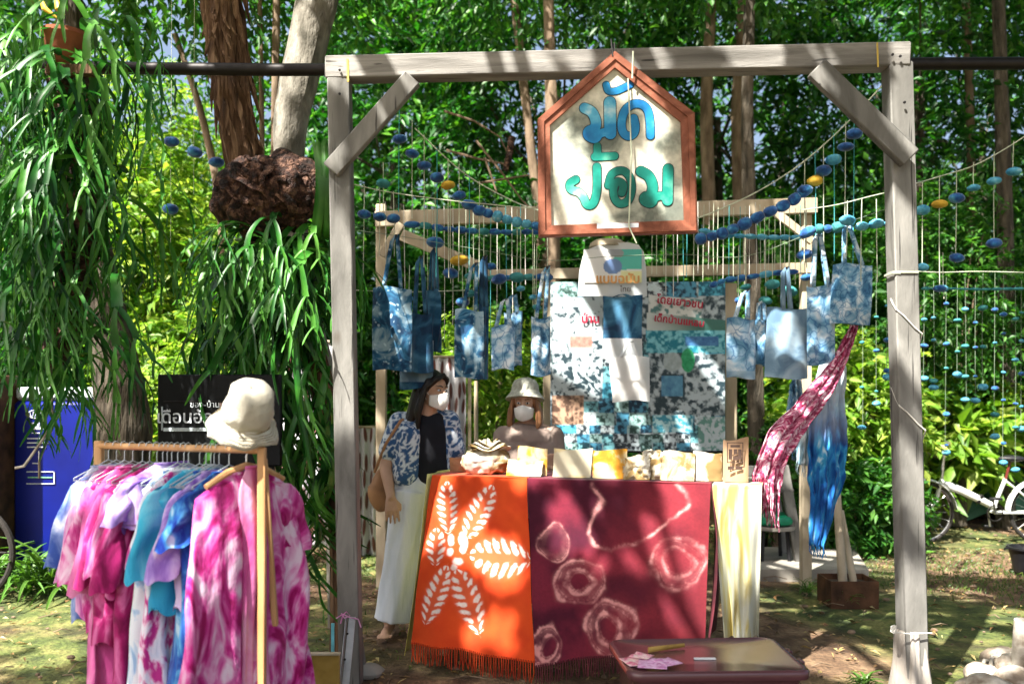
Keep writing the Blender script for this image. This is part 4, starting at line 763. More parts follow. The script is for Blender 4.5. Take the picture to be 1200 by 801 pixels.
def painted(name, x0, y0, x1, y1, d, nu, nv, fn, parent, mat, wave=.01, solid=0):
    us, vs_ = np.meshgrid(np.linspace(0, 1, nu+1), np.linspace(0, 1, nv+1)); px = x0+(x1-x0)*us; py = y0+(y1-y0)*vs_
    m = MB(); X = (px-600)/F*d; Z = EYE-(py-HOR)/F*d; Y = d+wave*np.sin(X*9+Z*2)*np.sin(Z*3+1)
    m.v = list(map(tuple, np.column_stack([X.ravel(), Y.ravel(), Z.ravel()]))); m.f = [(j*(nu+1)+i, (j+1)*(nu+1)+i, (j+1)*(nu+1)+i+1, j*(nu+1)+i+1) for j in range(nv) for i in range(nu)]
    return put(name, m, mat, parent, dye=fn(px.ravel(), py.ravel()), angle=0, solid=solid)
def banner_col(x, y):
    P = np.column_stack([x, y, np.zeros_like(x)]); W2 = np.column_stack([vnoise(P, .05, 2, 31), vnoise(P, .05, 2, 32), 0*x])-.5; Q2 = P+W2*7
    n1 = vnoise(Q2, .20, 5, 3); n2 = vnoise(P, .33, 3, 9); n3 = vnoise(P, .045, 3, 21); n4 = vnoise(Q2, .27, 4, 44)
    C = np.zeros((len(x), 3)); wh = np.array([.46, .54, .58]); dk = np.array([.02, .045, .06])
    def reg(x0, y0, x1, y1, slope=0, soft=.8):
        yy = y-slope*(x-x0); return np.clip(np.minimum.reduce([x-x0, x1-x, yy-y0, y1-yy])/soft+.5, 0, 1)
    def lay(k, c): C[:] = C*(1-k[:, None])+c*k[:, None]
    lay(np.ones_like(x), lin(dk, wh, sstep(.36, .66, n1)))  # dark and white mottle: print with dappled leaf shade painted in
    rr_ = random.Random(12)
    for (x0, x1, y0, y1, nx_, ny_) in ((648, 760, 410, 468, 4, 3), (682, 852, 466, 500, 9, 2), (647, 852, 498, 529, 14, 3), (756, 850, 386, 414, 4, 2), (645, 850, 329, 347, 6, 1)):
        for i in range(nx_):
            for j in range(ny_):
                a0 = x0+(x1-x0)*(i+rr_.uniform(-.15, .15))/nx_; a1 = x0+(x1-x0)*(i+1)/nx_; b0 = y0+(y1-y0)*j/ny_; b1 = y0+(y1-y0)*(j+1+rr_.uniform(-.1, .1))/ny_
                lo, hi = rr_.choice([((.01, .05, .07), (.20, .50, .56)), ((.005, .03, .06), (.08, .30, .46)), ((.02, .06, .05), (.35, .55, .55)), ((.02, .03, .04), (.6, .7, .74)), ((.01, .10, .16), (.10, .45, .62))]); th = rr_.uniform(.42, .56)
                lay(reg(a0, b0, a1, b1, rr_.uniform(-.06, .06)), lin(lo, hi, sstep(th-.12, th+.12, n4*.65+n2*.35)))
    lay(reg(648, 348, 706, 470), lin(dk, wh*.98, sstep(.38, .50, n1*.6+n4*.4+.050-.10*sstep(385, 445, y)-.10*sstep(690, 650, x)*0))); lay(reg(668, 394, 694, 407), lin((.55, .10, .08), (.66, .34, .28), n2))
    lay(reg(760, 345, 822, 368, .1), lin((.66, .68, .66), (.08, .2, .2), sstep(.45, .66, n1))); lay(reg(758, 366, 850, 388, .1), lin((.62, .66, .64), (.06, .18, .15), sstep(-.1, .9, (x-758)/75)))
    lay(reg(758, 387, 850, 413), lin((.01, .20, .28), (.22, .58, .66), sstep(.35, .65, n4))); lay(reg(803, 394, 842, 405), lin((.01, .05, .22), (.10, .3, .56), n2))
    lay(sstep(1.15, .85, ((x-806)/8)**2+((y-422)/14)**2), lin((.0, .18, .06), (.05, .46, .2), n2)); lay(sstep(1.2, .8, ((x-788)/11)**2+((y-424)/11)**2), lin((.25, .3, .28), wh, n4))
    lay(reg(760, 438, 850, 487), lin(dk, wh, sstep(.40, .60, n1*.8+n4*.2+.05*np.sin(x*.07)))); lay(reg(775, 440, 800, 464), lin((.02, .1, .25), (.15, .4, .55), n4))
    lay(reg(647, 463, 684, 497), lin((.09, .05, .035), (.50, .32, .22), sstep(.35, .62, n1))); lay(reg(818, 488, 852, 530), lin((.12, .28, .24), wh, sstep(.36, .55, n4)))
    lay(reg(765, 486, 812, 506), lin((.05, .3, .42), (.45, .70, .74), sstep(.4, .6, n4)))
    return C
bn = thing('photo_banner', 'large printed photo collage banner with red Thai headings behind the table', 'banner', W(746, 528, 6.3))
painted('print_sheet', 645, 330, 850, 528, 6.3, 330, 300, banner_col, bn, M['banner_print'])
put('hem_rod', MB().tube([W(643, 527, 6.27), W(700, 529, 6.27), W(852, 529, 6.27)], .008, 8), M['dark_metal'], bn)
text('โดยเยาวชน', .082, W(797, 354, 6.2855), M['red_print'], bn, bold=.002, sx=.95, roll=-.12)
text('เด็กบ้านแหลม', .072, W(796, 376, 6.2855), M['red_print'], bn, bold=.002, sx=.95, roll=-.12)
text('บ้าน', .085, W(692, 374, 6.2855), M['red_print'], bn, bold=.003)
# rounded board
wb = thing('rounded_board', 'white rounded board with a print and Thai lettering, hung just under the sign', 'board', W(717, 347, 5.85))
q = [(677, 347), (679, 318), (683, 300), (690, 292), (702, 287), (735, 284), (748, 287), (754, 295), (757, 315), (758, 347)]
put('panel', MB().prism([S(a, 5.85) for a in q][::-1], 5.84, 5.87), M['white_cotton'], wb, smooth=False)
def wbc(x, y):
    P = np.column_stack([x, y, 0*x]); n = vnoise(P, .12, 3, 2); C = np.full((len(x), 3), .78); k = (y < 318-(x-680)*.04) & (x > 718+4*np.sin(y*.3)); C[k] = (.10, .50, .42); k = (((x-718)/11)**2+((y-312)/9)**2 < 1); C[k] = (.16, .26, .5)
    k = (((x-722)/9)**2+((y-296)/5)**2 < n*2); C[k] = (.3, .32, .34); k = (y > 317) & (x > 728); C[k] = (.74, .76, .42); return C
painted('printed_picture', 684, 292, 752, 331, 5.832, 60, 36, wbc, wb, M['banner_print'], wave=0)
text('แบบฉบับ', .085, W(724, 327, 5.825), M['orange_print'], wb, bold=.003)
text('ไทย', .05, W(733, 339, 5.825), M['dark_print'], wb)
put('lamp_cap', MB().lathe([(.13, 0), (.12, .03), (.09, .05), (.001, .055)], 20, W(712, 290, 5.95)), M['pale_wood'], wb)
put('hanging_cord', MB().tube([W(717, 285, 5.86), W(720, 248, 6.38)], .004, 6), M['cord'], wb)
# ================================================================ cords and indigo beads
BEADS = {}
def bead_mesh(k):
    m = MB(); r = .041
    def fn(v, a): return v*(1+.10*(float(vnoise(np.array([v.x, v.y, v.z])*60+k, 1, 2, k))-.5)*2)
    m.ell((0, 0, 0), (r, r, r*.62), n=14, m=9, fn=fn); return m
def bead(parent, q, mat='bead', s=1.0, flat=1.0):
    key = (mat, random.randint(0, 2))
    if key not in BEADS:
        o = put('bead', bead_mesh(key[1]), M[mat], parent, local=True); BEADS[key] = o.data
    else: o = bpy.data.objects.new('bead', BEADS[key]); COL.objects.link(o); o.parent = parent
    o.location = Vector(q)-WL[parent.name]; o.scale = (s, s, s*flat*random.uniform(.85, 1.15)); o.rotation_euler = (random.uniform(-.15, .15), random.uniform(-.2, .2), random.uniform(0, 6)); return o
def strand(px, y0, y1, d, beads, label, group=None, cmat='cord', r=.0028, name='bead_cord'):
    a, b_ = W(px, y0, d), W(px+random.uniform(-1.5, 1.5), y1, d); t = thing(name, label, 'beaded cord' if beads else 'cord', b_, group)
    put('cord', MB().tube([a, a.lerp(b_, .5)+Vector((random.uniform(-.004, .004), 0, 0)), b_], r, 5), M[cmat], t)
    for y_, mt, s_ in beads: bead(t, W(px, y_, d+.0), mt, s_)
    return t
def rope(name, pts, d, r, mat, label, cat='rope', group=None, n=6):
    P = [W(*(q if len(q) == 3 else (q[0], q[1], d))) for q in pts]; Q = []
    for i in range(len(P)-1):
        a0, a1, a2, a3 = P[max(i-1, 0)], P[i], P[i+1], P[min(i+2, len(P)-1)]
        for k in range(5): t = k/5; Q.append(.5*((2*a1)+(a2-a0)*t+(2*a0-5*a1+4*a2-a3)*t*t+(3*a1-a0-3*a2+a3)*t**3))
    Q.append(P[-1]); return put(name, MB().tube(Q, r, n), mat, label=label, cat=cat, group=group)
def ordn(i): return ['first', 'second', 'third', 'fourth', 'fifth', 'sixth', 'seventh', 'eighth', 'ninth', 'tenth', 'eleventh', 'twelfth', 'thirteenth', 'fourteenth', 'fifteenth', 'sixteenth'][i]
D1 = 5.05
rope('swag_rope', [(486, 150), (540, 200), (590, 230), (630, 246), (700, 262), (780, 266), (860, 238), (920, 205), (965, 170), (1012, 124), (1060, 70)], D1, .004, M['cord'], 'pale rope sagging from tree to frame, carrying the blue beads each side of the sign')
rope('swag_rope', [(400, 212), (450, 224), (520, 234), (590, 241), (635, 245), (720, 252)], D1-.2, .003, M['cord'], 'thin rope running low from the left post towards the sign')
rope('swag_rope', [(940, 246), (980, 240), (1020, 230), (1062, 220)], D1-.2, .003, M['cord'], 'thin rope between the back frame and the right post')
rope('swag_rope', [(1062, 218, 4.2), (1100, 207, 4.8), (1150, 190, 5), (1215, 150, 5.2), (1260, 110, 5.4)], D1, .0035, M['cord'], 'pale rope rising from the right post to the right edge')
rope('swag_rope', [(1066, 317, 5.8), (1100, 319, 5.8), (1150, 318, 5.8), (1230, 320, 5.8)], 5.8, .003, M['cord'], 'straight thin rope low behind the right post')
rope('swag_rope', [(402, 339), (470, 342), (545, 340)], 5.2, .003, M['cord'], 'thin level line behind the leftmost indigo bags')
LB = [(468, 163, 'bead'), (483, 180, 'bead'), (497, 194, 'bead'), (512, 208, 'bead'), (525, 217, 'bead_yellow'), (538, 229, 'bead'), (550, 240, 'bead'), (562, 247, 'bead')]
for i, (x_, y_, mt) in enumerate(LB):
    top = {468: 120, 483: 140, 497: 158, 512: 172, 525: 186, 538: 192, 550: 202, 562: 212}[x_]
    strand(x_, top, y_+random.uniform(75, 120), D1, [(y_, mt, 1.25 if i in (6,) else 1.05)], f'{ordn(i)} beaded cord from the left on the slope down from the brace' if mt == 'bead' else 'cord with the only yellowish bead on the left slope', 'beaded cords left of the sign', 'cord' if i % 3 else 'cord_cyan')
for i, (x_, y_, y1) in enumerate([(427, 251, 330), (445, 254, 300), (461, 256, 300), (449, 215, 250)]):
    strand(x_, [216, 220, 224, 190][i], y1, D1, [(y_, 'bead' if i < 3 else 'bead_green', 1.0)], ['bead cord closest to the left post, with a low blue bead', 'blue bead cord second from the left post', 'blue bead cord third from the left post', 'sea green bead on a cord beside the left post'][i], 'beaded cords left of the sign')
RB = [(1001, 157, 'bead'), (991, 172, 'bead'), (977, 187, 'bead_light'), (965, 200, 'bead'), (955, 212, 'bead_yellow'), (943, 223, 'bead')]
for i, (x_, y_, mt) in enumerate(RB):
    strand(x_, {1001: 134, 991: 142, 977: 156, 965: 168, 955: 176, 943: 188}[x_], random.uniform(268, 320), D1, [(y_, mt, 1.15)], f'{ordn(i)} beaded cord down from the right brace' if mt != 'bead_yellow' else 'cord with the mustard bead under the right brace', 'beaded cords right of the sign', 'cord' if i % 2 else 'cord_cyan')
for i, (x_, y_, mt, s_) in enumerate([(1010, 265, 'bead_light', .9), (1027, 262, 'bead_light', 1.05), (1041, 262, 'bead_light', .7), (993, 258, 'bead_light', 1.1)]):
    strand(x_, 232+i, [330, 330, 280, 300][i], D1-.2, [(y_, mt, s_)], ['small pale bead on a cord left of the right post', 'pale blue bead cord close to the right post', 'small pale bead half hidden by the right post', 'pale bead right above the grey tote bag straps'][i], 'pale bead cords by the right post')
CR = [(1081, 246, 'bead_light', 1.1, 212, 300), (1101, 239, 'bead_yellow', 1.1, 206, 345), (1121, 232, 'bead', 1.1, 199, 304), (1141, 220, 'bead_light', .9, 190, 330), (1165, 212, 'bead_light', 1.0, 178, 290), (1188, 201, 'bead_light', 1.0, 165, 230)]
for i, (x_, y_, mt, s_, y0, y1) in enumerate(CR):
    bs = [(y_, mt, s_)]+({1081: [(313, 'bead_light', .9)], 1121: [(302, 'bead', 1.05)], 1101: [(338, 'bead', .9)], 1165: [(285, 'bead', 1.05)]}.get(x_, []))
    strand(x_, y0, max([b_[0] for b_ in bs])+6, D1, bs, f'{ordn(i)} bead cord right of the right post under the rising rope', 'bead cords beyond the right post')
for i, (x_, y_) in enumerate([(201, 166), (228, 178), (254, 190), (200, 245)]):
    strand(x_, -20 if i < 3 else 196, y_+50, 5.2, [(y_, 'bead', 1.15)], ['blue bead high between the two ferns, leftmost', 'middle blue bead of the three between the ferns', 'blue bead nearest the shaggy trunk', 'single blue bead lower down between the ferns'][i], 'blue beads between the ferns', 'cord', .0012)
# wrapped blue garlands
def garland(name, pts, d, r, label, mats=('bead', 'bead_light'), seg=.065):
    P = [W(q[0], q[1], d) for q in pts]; t = thing(name, label, 'garland', P[0]); Ltot = 0; items = []
    for i in range(len(P)-1):
        v = P[i+1]-P[i]; n = max(1, round(v.length/seg))
        for k in range(n): items.append((P[i]+v*((k+.5)/n), v.normalized(), v.length/n))
    for i, (c, v, l) in enumerate(items):
        m = MB(); rr = r*random.uniform(.8, 1.2); ry = math.atan2(v.z, v.x)
        m.tube([c-v*l*.55, c-v*l*.38, c-v*l*.1, c+v*l*.2, c+v*l*.4, c+v*l*.55], [rr*.25, rr*.82, rr, rr*.98, rr*.75, rr*.22], 10)
        put('cloth_roll', m, M[random.choice(mats)], t)
    return t
garland('blue_garland', [(566, 248), (600, 259), (634, 266)], D1, .030, 'teal blue wrapped garland sloping down to the left edge of the sign', ('bead_light', 'bead'))
garland('blue_garland', [(474, 263), (492, 263), (520, 268), (560, 271), (600, 272), (634, 271)], D1+.15, .020, 'row of blue wrapped rolls along the left side below the back beam', ('bead', 'bead', 'bead_green'))
garland('blue_garland', [(948, 220), (925, 238), (895, 251), (865, 266), (840, 276), (815, 281)], D1, .031, 'thick blue garland climbing from the sign up to the right', ('bead', 'bead'), .085)
garland('blue_garland', [(820, 270), (860, 276), (900, 278), (940, 278)], D1+.3, .017, 'thin pale blue garland below the right half of the back beam', ('bead_light',))
garland('blue_garland', [(832, 335), (850, 328), (875, 325), (905, 320), (935, 318)], D1+.2, .020, 'blue garland over the right edge of the banner', ('bead', 'bead_light'))
garland('blue_garland', [(545, 323), (570, 326), (600, 325), (640, 324)], D1+.3, .018, 'lower blue garland over the bags left of the banner', ('bead', 'bead_green'))
garland('blue_garland', [(938, 276), (955, 268), (975, 268), (1000, 262)], D1-.1, .028, 'dark teal bundle garland above the right hand bags', ('bead_green', 'bead'))
garland('blue_garland', [(1080, 338, ), (1110, 338), (1150, 339), (1200, 338)], 5.6, .010, 'straight green blue roll low behind the right post', ('bead_green',))
for i, (x_, y_, mt, s_) in enumerate([(510, 284, 'bead', 1.3), (538, 305, 'bead_yellow', 1.4), (528, 320, 'bead', 1.2), (551, 344, 'bead_green', .8), (542, 354, 'bead', 1.0), (585, 327, 'bead', 1.2), (606, 325, 'bead_green', 1.1), (610, 338, 'bead_light', .7), (641, 325, 'bead', .9), (629, 360, 'bead_green', .7), (480, 350, 'bead_light', .6), (575, 312, 'bead', .8), (624, 348, 'bead_light', .6), (874, 336, 'bead_green', .8), (866, 352, 'bead', .7), (905, 333, 'bead_green', 1.1), (897, 352, 'bead_green', 1.0), (943, 298, 'bead', 1.2), (945, 325, 'bead', .9), (925, 341, 'bead_green', 1.2), (1105, 338, 'bead_light', .8)]):
    strand(x_, y_-random.uniform(35, 90), y_+12, D1+.12, [(y_, mt, s_)], f'lone {["blue", "mustard", "sea green", "pale blue"][["bead", "bead_yellow", "bead_green", "bead_light"].index(mt)]} bead on a short cord, {ordn(i if i < 13 else i-13)} counting across the {"left" if i < 13 else "right"} bags', 'single beads among the bags')
# plain cords in a dense row
PC = 'plain pale cord in the dense row right of the painted sign, below the back beam'; PC2 = 'plain pale cord among the bead cords left of the painted sign'
for x_ in [452, 474, 500, 507, 521, 532, 545, 556, 566, 574, 583, 592, 601, 609, 617, 626]+list(range(764, 948, 6)):
    x2 = x_+random.uniform(-1.5, 1.5); strand(x2, 238+random.uniform(-2, 6), random.uniform(315, 350) if x_ > 700 else random.uniform(310, 420), 5.5+random.uniform(-.15, .25), [], PC if x_ > 700 else PC2, 'plain cords of the dense row', random.choice(['cord', 'cord', 'cord_white', 'cord_cyan']), .0022, 'plain_cord')
# curtain of small beads at the right
cn = 0
for i, x_ in enumerate([1083, 1094, 1109, 1122, 1131, 1143, 1152, 1166, 1176, 1190, 1197, 1213, 1010, 1027, 1040]):
    y0 = random.uniform(325, 345) if x_ > 1060 else 330; y1 = random.uniform(420, 560) if x_ > 1060 else random.uniform(430, 560); ys_ = list(np.arange(y0+30, y1, random.uniform(30, 58)))
    strand(x_, y0-8, y1, 5.9+random.uniform(-.3, 1.0), [(y_+random.uniform(-12, 12), random.choice(['bead_light', 'bead', 'bead', 'bead_green']), random.uniform(.35, .75)) for y_ in ys_]+[(y1, 'bead_light', .8)],
           f'long cord of small pale beads, {ordn(i)} of the curtain right of the post' if i < 12 else f'long cord of small beads seen left of the right post, {ordn(i-12)} one', 'curtain of small bead cords', 'cord_dull', .0016)

# ================================================================ tote bags
BD = 5.0
def tote(label, x0, y0, x1, y1, d, mat, htop, rot=0, name='tote_bag', skew=0, hw=.3, fold=.012, hx=None, second=None, cap=None):
    c = W((x0+x1)/2, y1, d); wv = (x1-x0)/F*d; hv = (y1-y0)/F*d; t = thing(name, label, 'tote bag', c, rotz=rot); ph = random.uniform(0, 6)
    def loc(u, v, s_):                                    # u across, v up; s_ = -1 front, 1 back
        th = (.012+.020*math.sin(math.pi*min(1, max(0, v*.9+.1)))**.5)*math.sin(math.pi*min(1, max(0, u)))**.5
        return Vector(((u-.5)*wv*(1+.04*math.sin(v*3+ph))+skew*(v)*wv, s_*th+fold*math.sin(u*6+v*2+ph)+fold*.5*math.sin(u*13-v*5+ph), v*hv+(.008*math.sin(u*5+ph) if v in (0, 1) else 0)))
    m = MB(); m.grid(lambda u, v: loc(u, v, -1), 14, 14); m.grid(lambda u, v: loc(1-u, v, 1), 14, 14)
    put('body', m, M[mat], t, local=True, angle=0)
    if cap: m = MB(); m.grid(lambda u, v: loc(u, v*cap, -1)+Vector((0, -.003, 0)), 14, 6); put('hem_band', m, M[second], t, local=True, angle=0)
    tz = (y1-htop)/F*d; hxv = 0 if hx is None else (hx-(x0+x1)/2)/F*d
    for s_ in (-1, 1):
        m = MB(); a = Vector((-hw*wv*.75+skew*wv, s_*.015, hv*.98)); b_ = Vector((hw*wv*.75+skew*wv, s_*.015, hv*.98)); tp = Vector((hxv, s_*.006, tz)); pts = []
        for k in range(17):
            f = k/16; q = (a.lerp(tp+Vector((-.012, 0, 0)), f*2) if f < .5 else (tp+Vector((.012, 0, 0))).lerp(b_, f*2-1)); pts.append(q)
        vs = []
        for q in pts: vs += [q+Vector((-.011, 0, 0)), q+Vector((.011, 0, .004))]
        m.add(vs, [(2*k, 2*k+1, 2*k+3, 2*k+2) for k in range(16)]); put('handle', m, M[mat], t, local=True, solid=.004)
    return t
tote('mottled indigo tote with white blotches, leftmost in the row of bags', 437, 337, 482, 434, 4.95, 'denim_a', 275, .06, hx=463)
tote('dark indigo tote overlapping behind the leftmost bag, pale hem below', 478, 367, 507, 436, 5.08, 'denim_b', 300, -.1, hx=492)
tote('blue grey tote with a dark hem hanging lowest of the left bags', 468, 400, 508, 455, 5.16, 'denim_d', 380, .05, second='denim_b', cap=.14)
tote('narrow dark tote seen edge on beside the woman in black', 500, 340, 517, 412, 5.2, 'denim_b', 290, .9)
tote('indigo tote with a cloudy pale lower half, above the hat woman left', 533, 363, 567, 443, 4.95, 'denim_a', 308, .05, hx=556)
tote('narrow dark indigo bag edge beside the cloudy indigo tote', 560, 358, 573, 443, 5.03, 'denim_b', 300, .3)
tote('pale icy blue small tote with cracked pattern', 576, 382, 603, 433, 4.95, 'denim_c', 350, -.08, skew=.0, hx=592, hw=.4)
tote('pale blue tote behind the small cracked one', 590, 366, 612, 429, 5.05, 'denim_e', 345, .2)
tote('slim mottled sky blue tote next to the left edge of the banner', 622, 372, 645, 440, 4.95, 'denim_e', 312, .0, hx=640)
tote('pale blue tote with straight long straps, first right of the banner', 852, 373, 885, 443, 5.1, 'denim_c', 340, .0, hx=874, second='denim_d', cap=.12)
tote('narrow light blue tote squeezed between two larger ones', 884, 376, 900, 428, 5.15, 'denim_e', 352, .1)
tote('plain grey blue square tote hanging from a single vertical strap', 898, 361, 946, 443, 5.05, 'denim_d', 313, -.04, hx=920, hw=.12)
tote('icy blue marbled tote, second from the right, long dark straps', 944, 335, 979, 427, 5.0, 'denim_c', 272, .05, hx=958, hw=.35)
tote('rightmost marbled tote tilted towards the post, highest of all', 974, 310, 1018, 380, 4.92, 'denim_e', 262, -.2, skew=.08, hx=992)
tote('navy tote with a white lower corner, hung in front of the banner', 706, 347, 753, 420, 5.7, 'denim_b', 345, .0, second='white_cotton', cap=.32)
tote('plain white tote with a pale blue edge, below the navy one', 716, 418, 762, 470, 5.62, 'white_cotton', 400, .08, skew=-.03)
rope('bag_line', [(402, 268, 4.4), (463, 276), (560, 292), (640, 305), (720, 300), (800, 298), (874, 300), (958, 270), (1000, 258), (1052, 240, 4.3)], 5.0, .002, M['cord_dull'], 'sagging line carrying the tote bags between the two big posts', 'rope')

# ================================================================ scarves at the right
def scarf(label, path, mat, name='scarf', fringe=20, flen=.10, thick=.02, seed=1, crum=.3, nw=26, nl=46, group=None):
    """path: (px, py, depth, half width in m)"""
    P = [W(a, b_, c) for a, b_, c, h in path]; Hh = [q[3] for q in path]; n = len(P)
    def pos(v):
        f = v*(n-1); i = min(int(f), n-2); t = f-i; a0, a1, a2, a3 = P[max(i-1, 0)], P[i], P[i+1], P[min(i+2, n-1)]
        return .5*((2*a1)+(a2-a0)*t+(2*a0-5*a1+4*a2-a3)*t*t+(3*a1-a0-3*a2+a3)*t**3), Hh[i]*(1-t)+Hh[i+1]*t
    def fn(u, v):
        c, h = pos(v); c2, _ = pos(min(1, v+.02)); c1, _ = pos(max(0, v-.02)); t = (c2-c1).normalized(); s_ = t.cross(Vector((0, 1, 0))).normalized(); nn = s_.cross(t)
        a = (u-.5)*2; z = thick*(1.0*math.sin(a*9+seed+v*5)+.6*math.sin(a*17+v*9+seed*2)+crum*math.sin(v*34+a*5+seed)+crum*math.sin(v*61-a*9))
        return c+s_*(-a*h*(1+.06*math.sin(v*23+seed)))+nn*(z-.05*(1-a*a)*min(1, h*8))
    t = thing(name, label, 'scarf', P[-1], group); m = MB(); m.grid(fn, nw, nl); put('cloth', m, M[mat], t, solid=.003, angle=0)
    if fringe:
        m = MB()
        for k in range(fringe):
            u = (k+.5)/fringe; a = fn(u, .995); m.tube([a, a+Vector((random.uniform(-.01, .01), random.uniform(-.01, .0), -flen*.5)), a+Vector((random.uniform(-.02, .02), random.uniform(-.01, .01), -flen*random.uniform(.8, 1.1)))], [.003, .003, .0015], 4)
        put('fringe', m, M[mat], t)
    return t
scarf('crimson and white crumpled scarf slung from the right bags down to the table corner', [(1003, 375, 5.1, .026), (992, 405, 5.05, .034), (975, 440, 4.95, .052), (945, 480, 4.75, .072), (912, 520, 4.55, .082), (896, 566, 4.42, .078)], 'red_scarf', fringe=34, flen=.22, thick=.015, seed=3, crum=.35)
scarf('deep blue tie dyed scarf hanging free at the right, white at the top', [(978, 420, 5.35, .07), (972, 470, 5.35, .10), (968, 530, 5.35, .125), (966, 575, 5.35, .10), (957, 640, 5.32, .05)], 'blue_scarf', fringe=14, flen=.07, seed=5)
scarf('white and pale blue scarf behind the blue one', [(978, 425, 5.5, .05), (955, 470, 5.5, .07), (944, 545, 5.5, .06)], 'paleblue_scarf', fringe=12, flen=.08, seed=8)
scarf('pale cyan scarf strip hanging behind the grey tote', [(933, 440, 5.6, .035), (933, 480, 5.6, .05), (934, 530, 5.6, .04)], 'denim_c', fringe=8, flen=.05, seed=9)
# ================================================================ garment rack
RN = W(299, 527, 2.95); RFAR = W(121, 522, 3.46); RV = (RFAR-RN); RLEN = RV.length; RU = RV.normalized()
HX = Vector((RU.y, -RU.x, 0)).normalized()*1.0
if HX.x < 0: HX = -HX
RA = math.atan2(HX.y, HX.x)
rk = thing('garment_rack', 'pine clothes rack full of tie dyed clothes at the lower left', 'clothes rack', (RN.x, RN.y, 0))
put('rail', MB().tube([RN-RU*.03, RFAR+RU*.03], .013, 12), M['pole'], rk)
put('post', MB().bar((RN.x-RU.x*.035, RN.y-RU.y*.035, -.03), (RN.x-RU.x*.035, RN.y-RU.y*.035, RN.z+.012), .026, .028, .004), M['pole'], rk)
put('post', MB().bar((RFAR.x+RU.x*.03, RFAR.y+RU.y*.03, -.03), (RFAR.x+RU.x*.03, RFAR.y+RU.y*.03, RFAR.z+.02), .032, .03, .004), M['pole'], rk)
for e in (RN-RU*.035, RFAR+RU*.03):
    put('foot', MB().bar(Vector((e.x, e.y, .02))-HX*.28, Vector((e.x, e.y, .02))+HX*.28, .04, .035, .004, up=Vector((0, 0, 1))), M['pole'], rk)
put('brace', MB().bar(RN-RU*.02+Vector((0, 0, -.03))+HX*.02, RN-RU*.02+HX*.07+Vector((0, 0, -.62)), .022, .02, .003), M['pole'], rk)

def garment(label, t, mat, L=.6, sh=.19, hem=.24, neck=.07, slv=.26, sw=.10, tilt=0, th=.03, seed=1, name='garment', cat='garment', sout=.13, dz=0, fold=.022, straps=False, sleevemat=None, kf=7, twist=0, sides=(-1, 1)):
    c = RN+RU*(RLEN*t); top = c.z-.075+dz; g_ = thing(name, label, cat, (c.x, c.y, top), 'tie dyed clothes on the rack', rotz=RA+twist)
    r = random.Random(seed); ph = [r.uniform(0, 6.28) for _ in range(6)]; rows, n = 34, 56; vs = []
    for j in range(rows+1):
        v = j/rows; z = -L*v
        s_sh = neck+(sh-neck)*min(1, (L*v)/.055)**.8; hw = s_sh+(hem-sh)*max(0, (L*v-.06)/(L-.06))**.8
        tk = th*(.35+.65*min(1, v*5))+.035*v
        for k in range(n):
            a = 2*math.pi*k/n; ca, sa = math.cos(a), math.sin(a); x = hw*abs(ca)**.8*(1 if ca > 0 else -1)
            A = fold*1.25*min(1, v*1.7+.15)
            fo = 1-2*abs(math.sin(x*kf*3.4+ph[0]+1.2*math.sin(v*3+ph[1])))**.7+.6*math.sin(x*kf*11+ph[2]+2*v)+.5*math.sin(v*9+x*14+ph[3])
            y = tk*abs(sa)**.8*(1 if sa > 0 else -1)+A*fo*.6
            xx = x*(1+.03*math.sin(v*8+ph[4])+.02*math.sin(v*19+ph[5]))+tilt*v*L
            zz = z+(.012*math.sin(a*3+ph[2])+.01*math.sin(a*7+ph[4]) if j == rows else 0)+(.012*(abs(x)/max(hw, .01)) if v > .9 else 0)
            if j == 0: zz += .0
            vs.append((xx, y, zz-.02*(abs(x)/sh)**2*(1 if v < .15 else 0)))
    fs = [(j*n+k, j*n+(k+1) % n, (j+1)*n+(k+1) % n, (j+1)*n+k) for j in range(rows) for k in range(n)]
    put('bodice', MB().add(vs, fs), M[mat], g_, local=True, angle=0)
    m = MB(); cp = [Vector((neck*1.02*math.cos(a*.3927), .4*th*math.sin(a*.3927)-.001, -.004-.02*(a % 16 > 8)*0)) for a in range(17)]; m.tube(cp, .0055, 6, cap=False); put('collar', m, M[mat], g_, local=True)
    if slv:
        for sd in sides:
            vs = []; m_ = 12; n2 = 24; ps = r.uniform(0, 6)
            for j in range(m_+1):
                f = j/m_; cx = sd*((sh-.055)+(sout*.55+.045)*(f**.6)); cz = -.05-slv*(f**1.15)*.92; hw = sw*(.60+.22*f); dirx, dirz = sd*.55, -.83
                for k in range(n2):
                    a = 2*math.pi*k/n2; u = math.cos(a)*hw; v_ = math.sin(a)*(.022+.018*f)+.012*f*math.sin(u*45+ps+f*3)+.008*math.sin(f*11+u*20+ps)
                    vs.append((cx+u*.84*1.0, v_, cz-u*.16*sd+.006*math.sin(a*5+ps)*f))
            fs = [(j*n2+k, j*n2+(k+1) % n2, (j+1)*n2+(k+1) % n2, (j+1)*n2+k) for j in range(m_) for k in range(n2)]
            put('sleeve', MB().add(vs, fs), M[sleevemat or mat], g_, local=True, angle=0)
    return g_
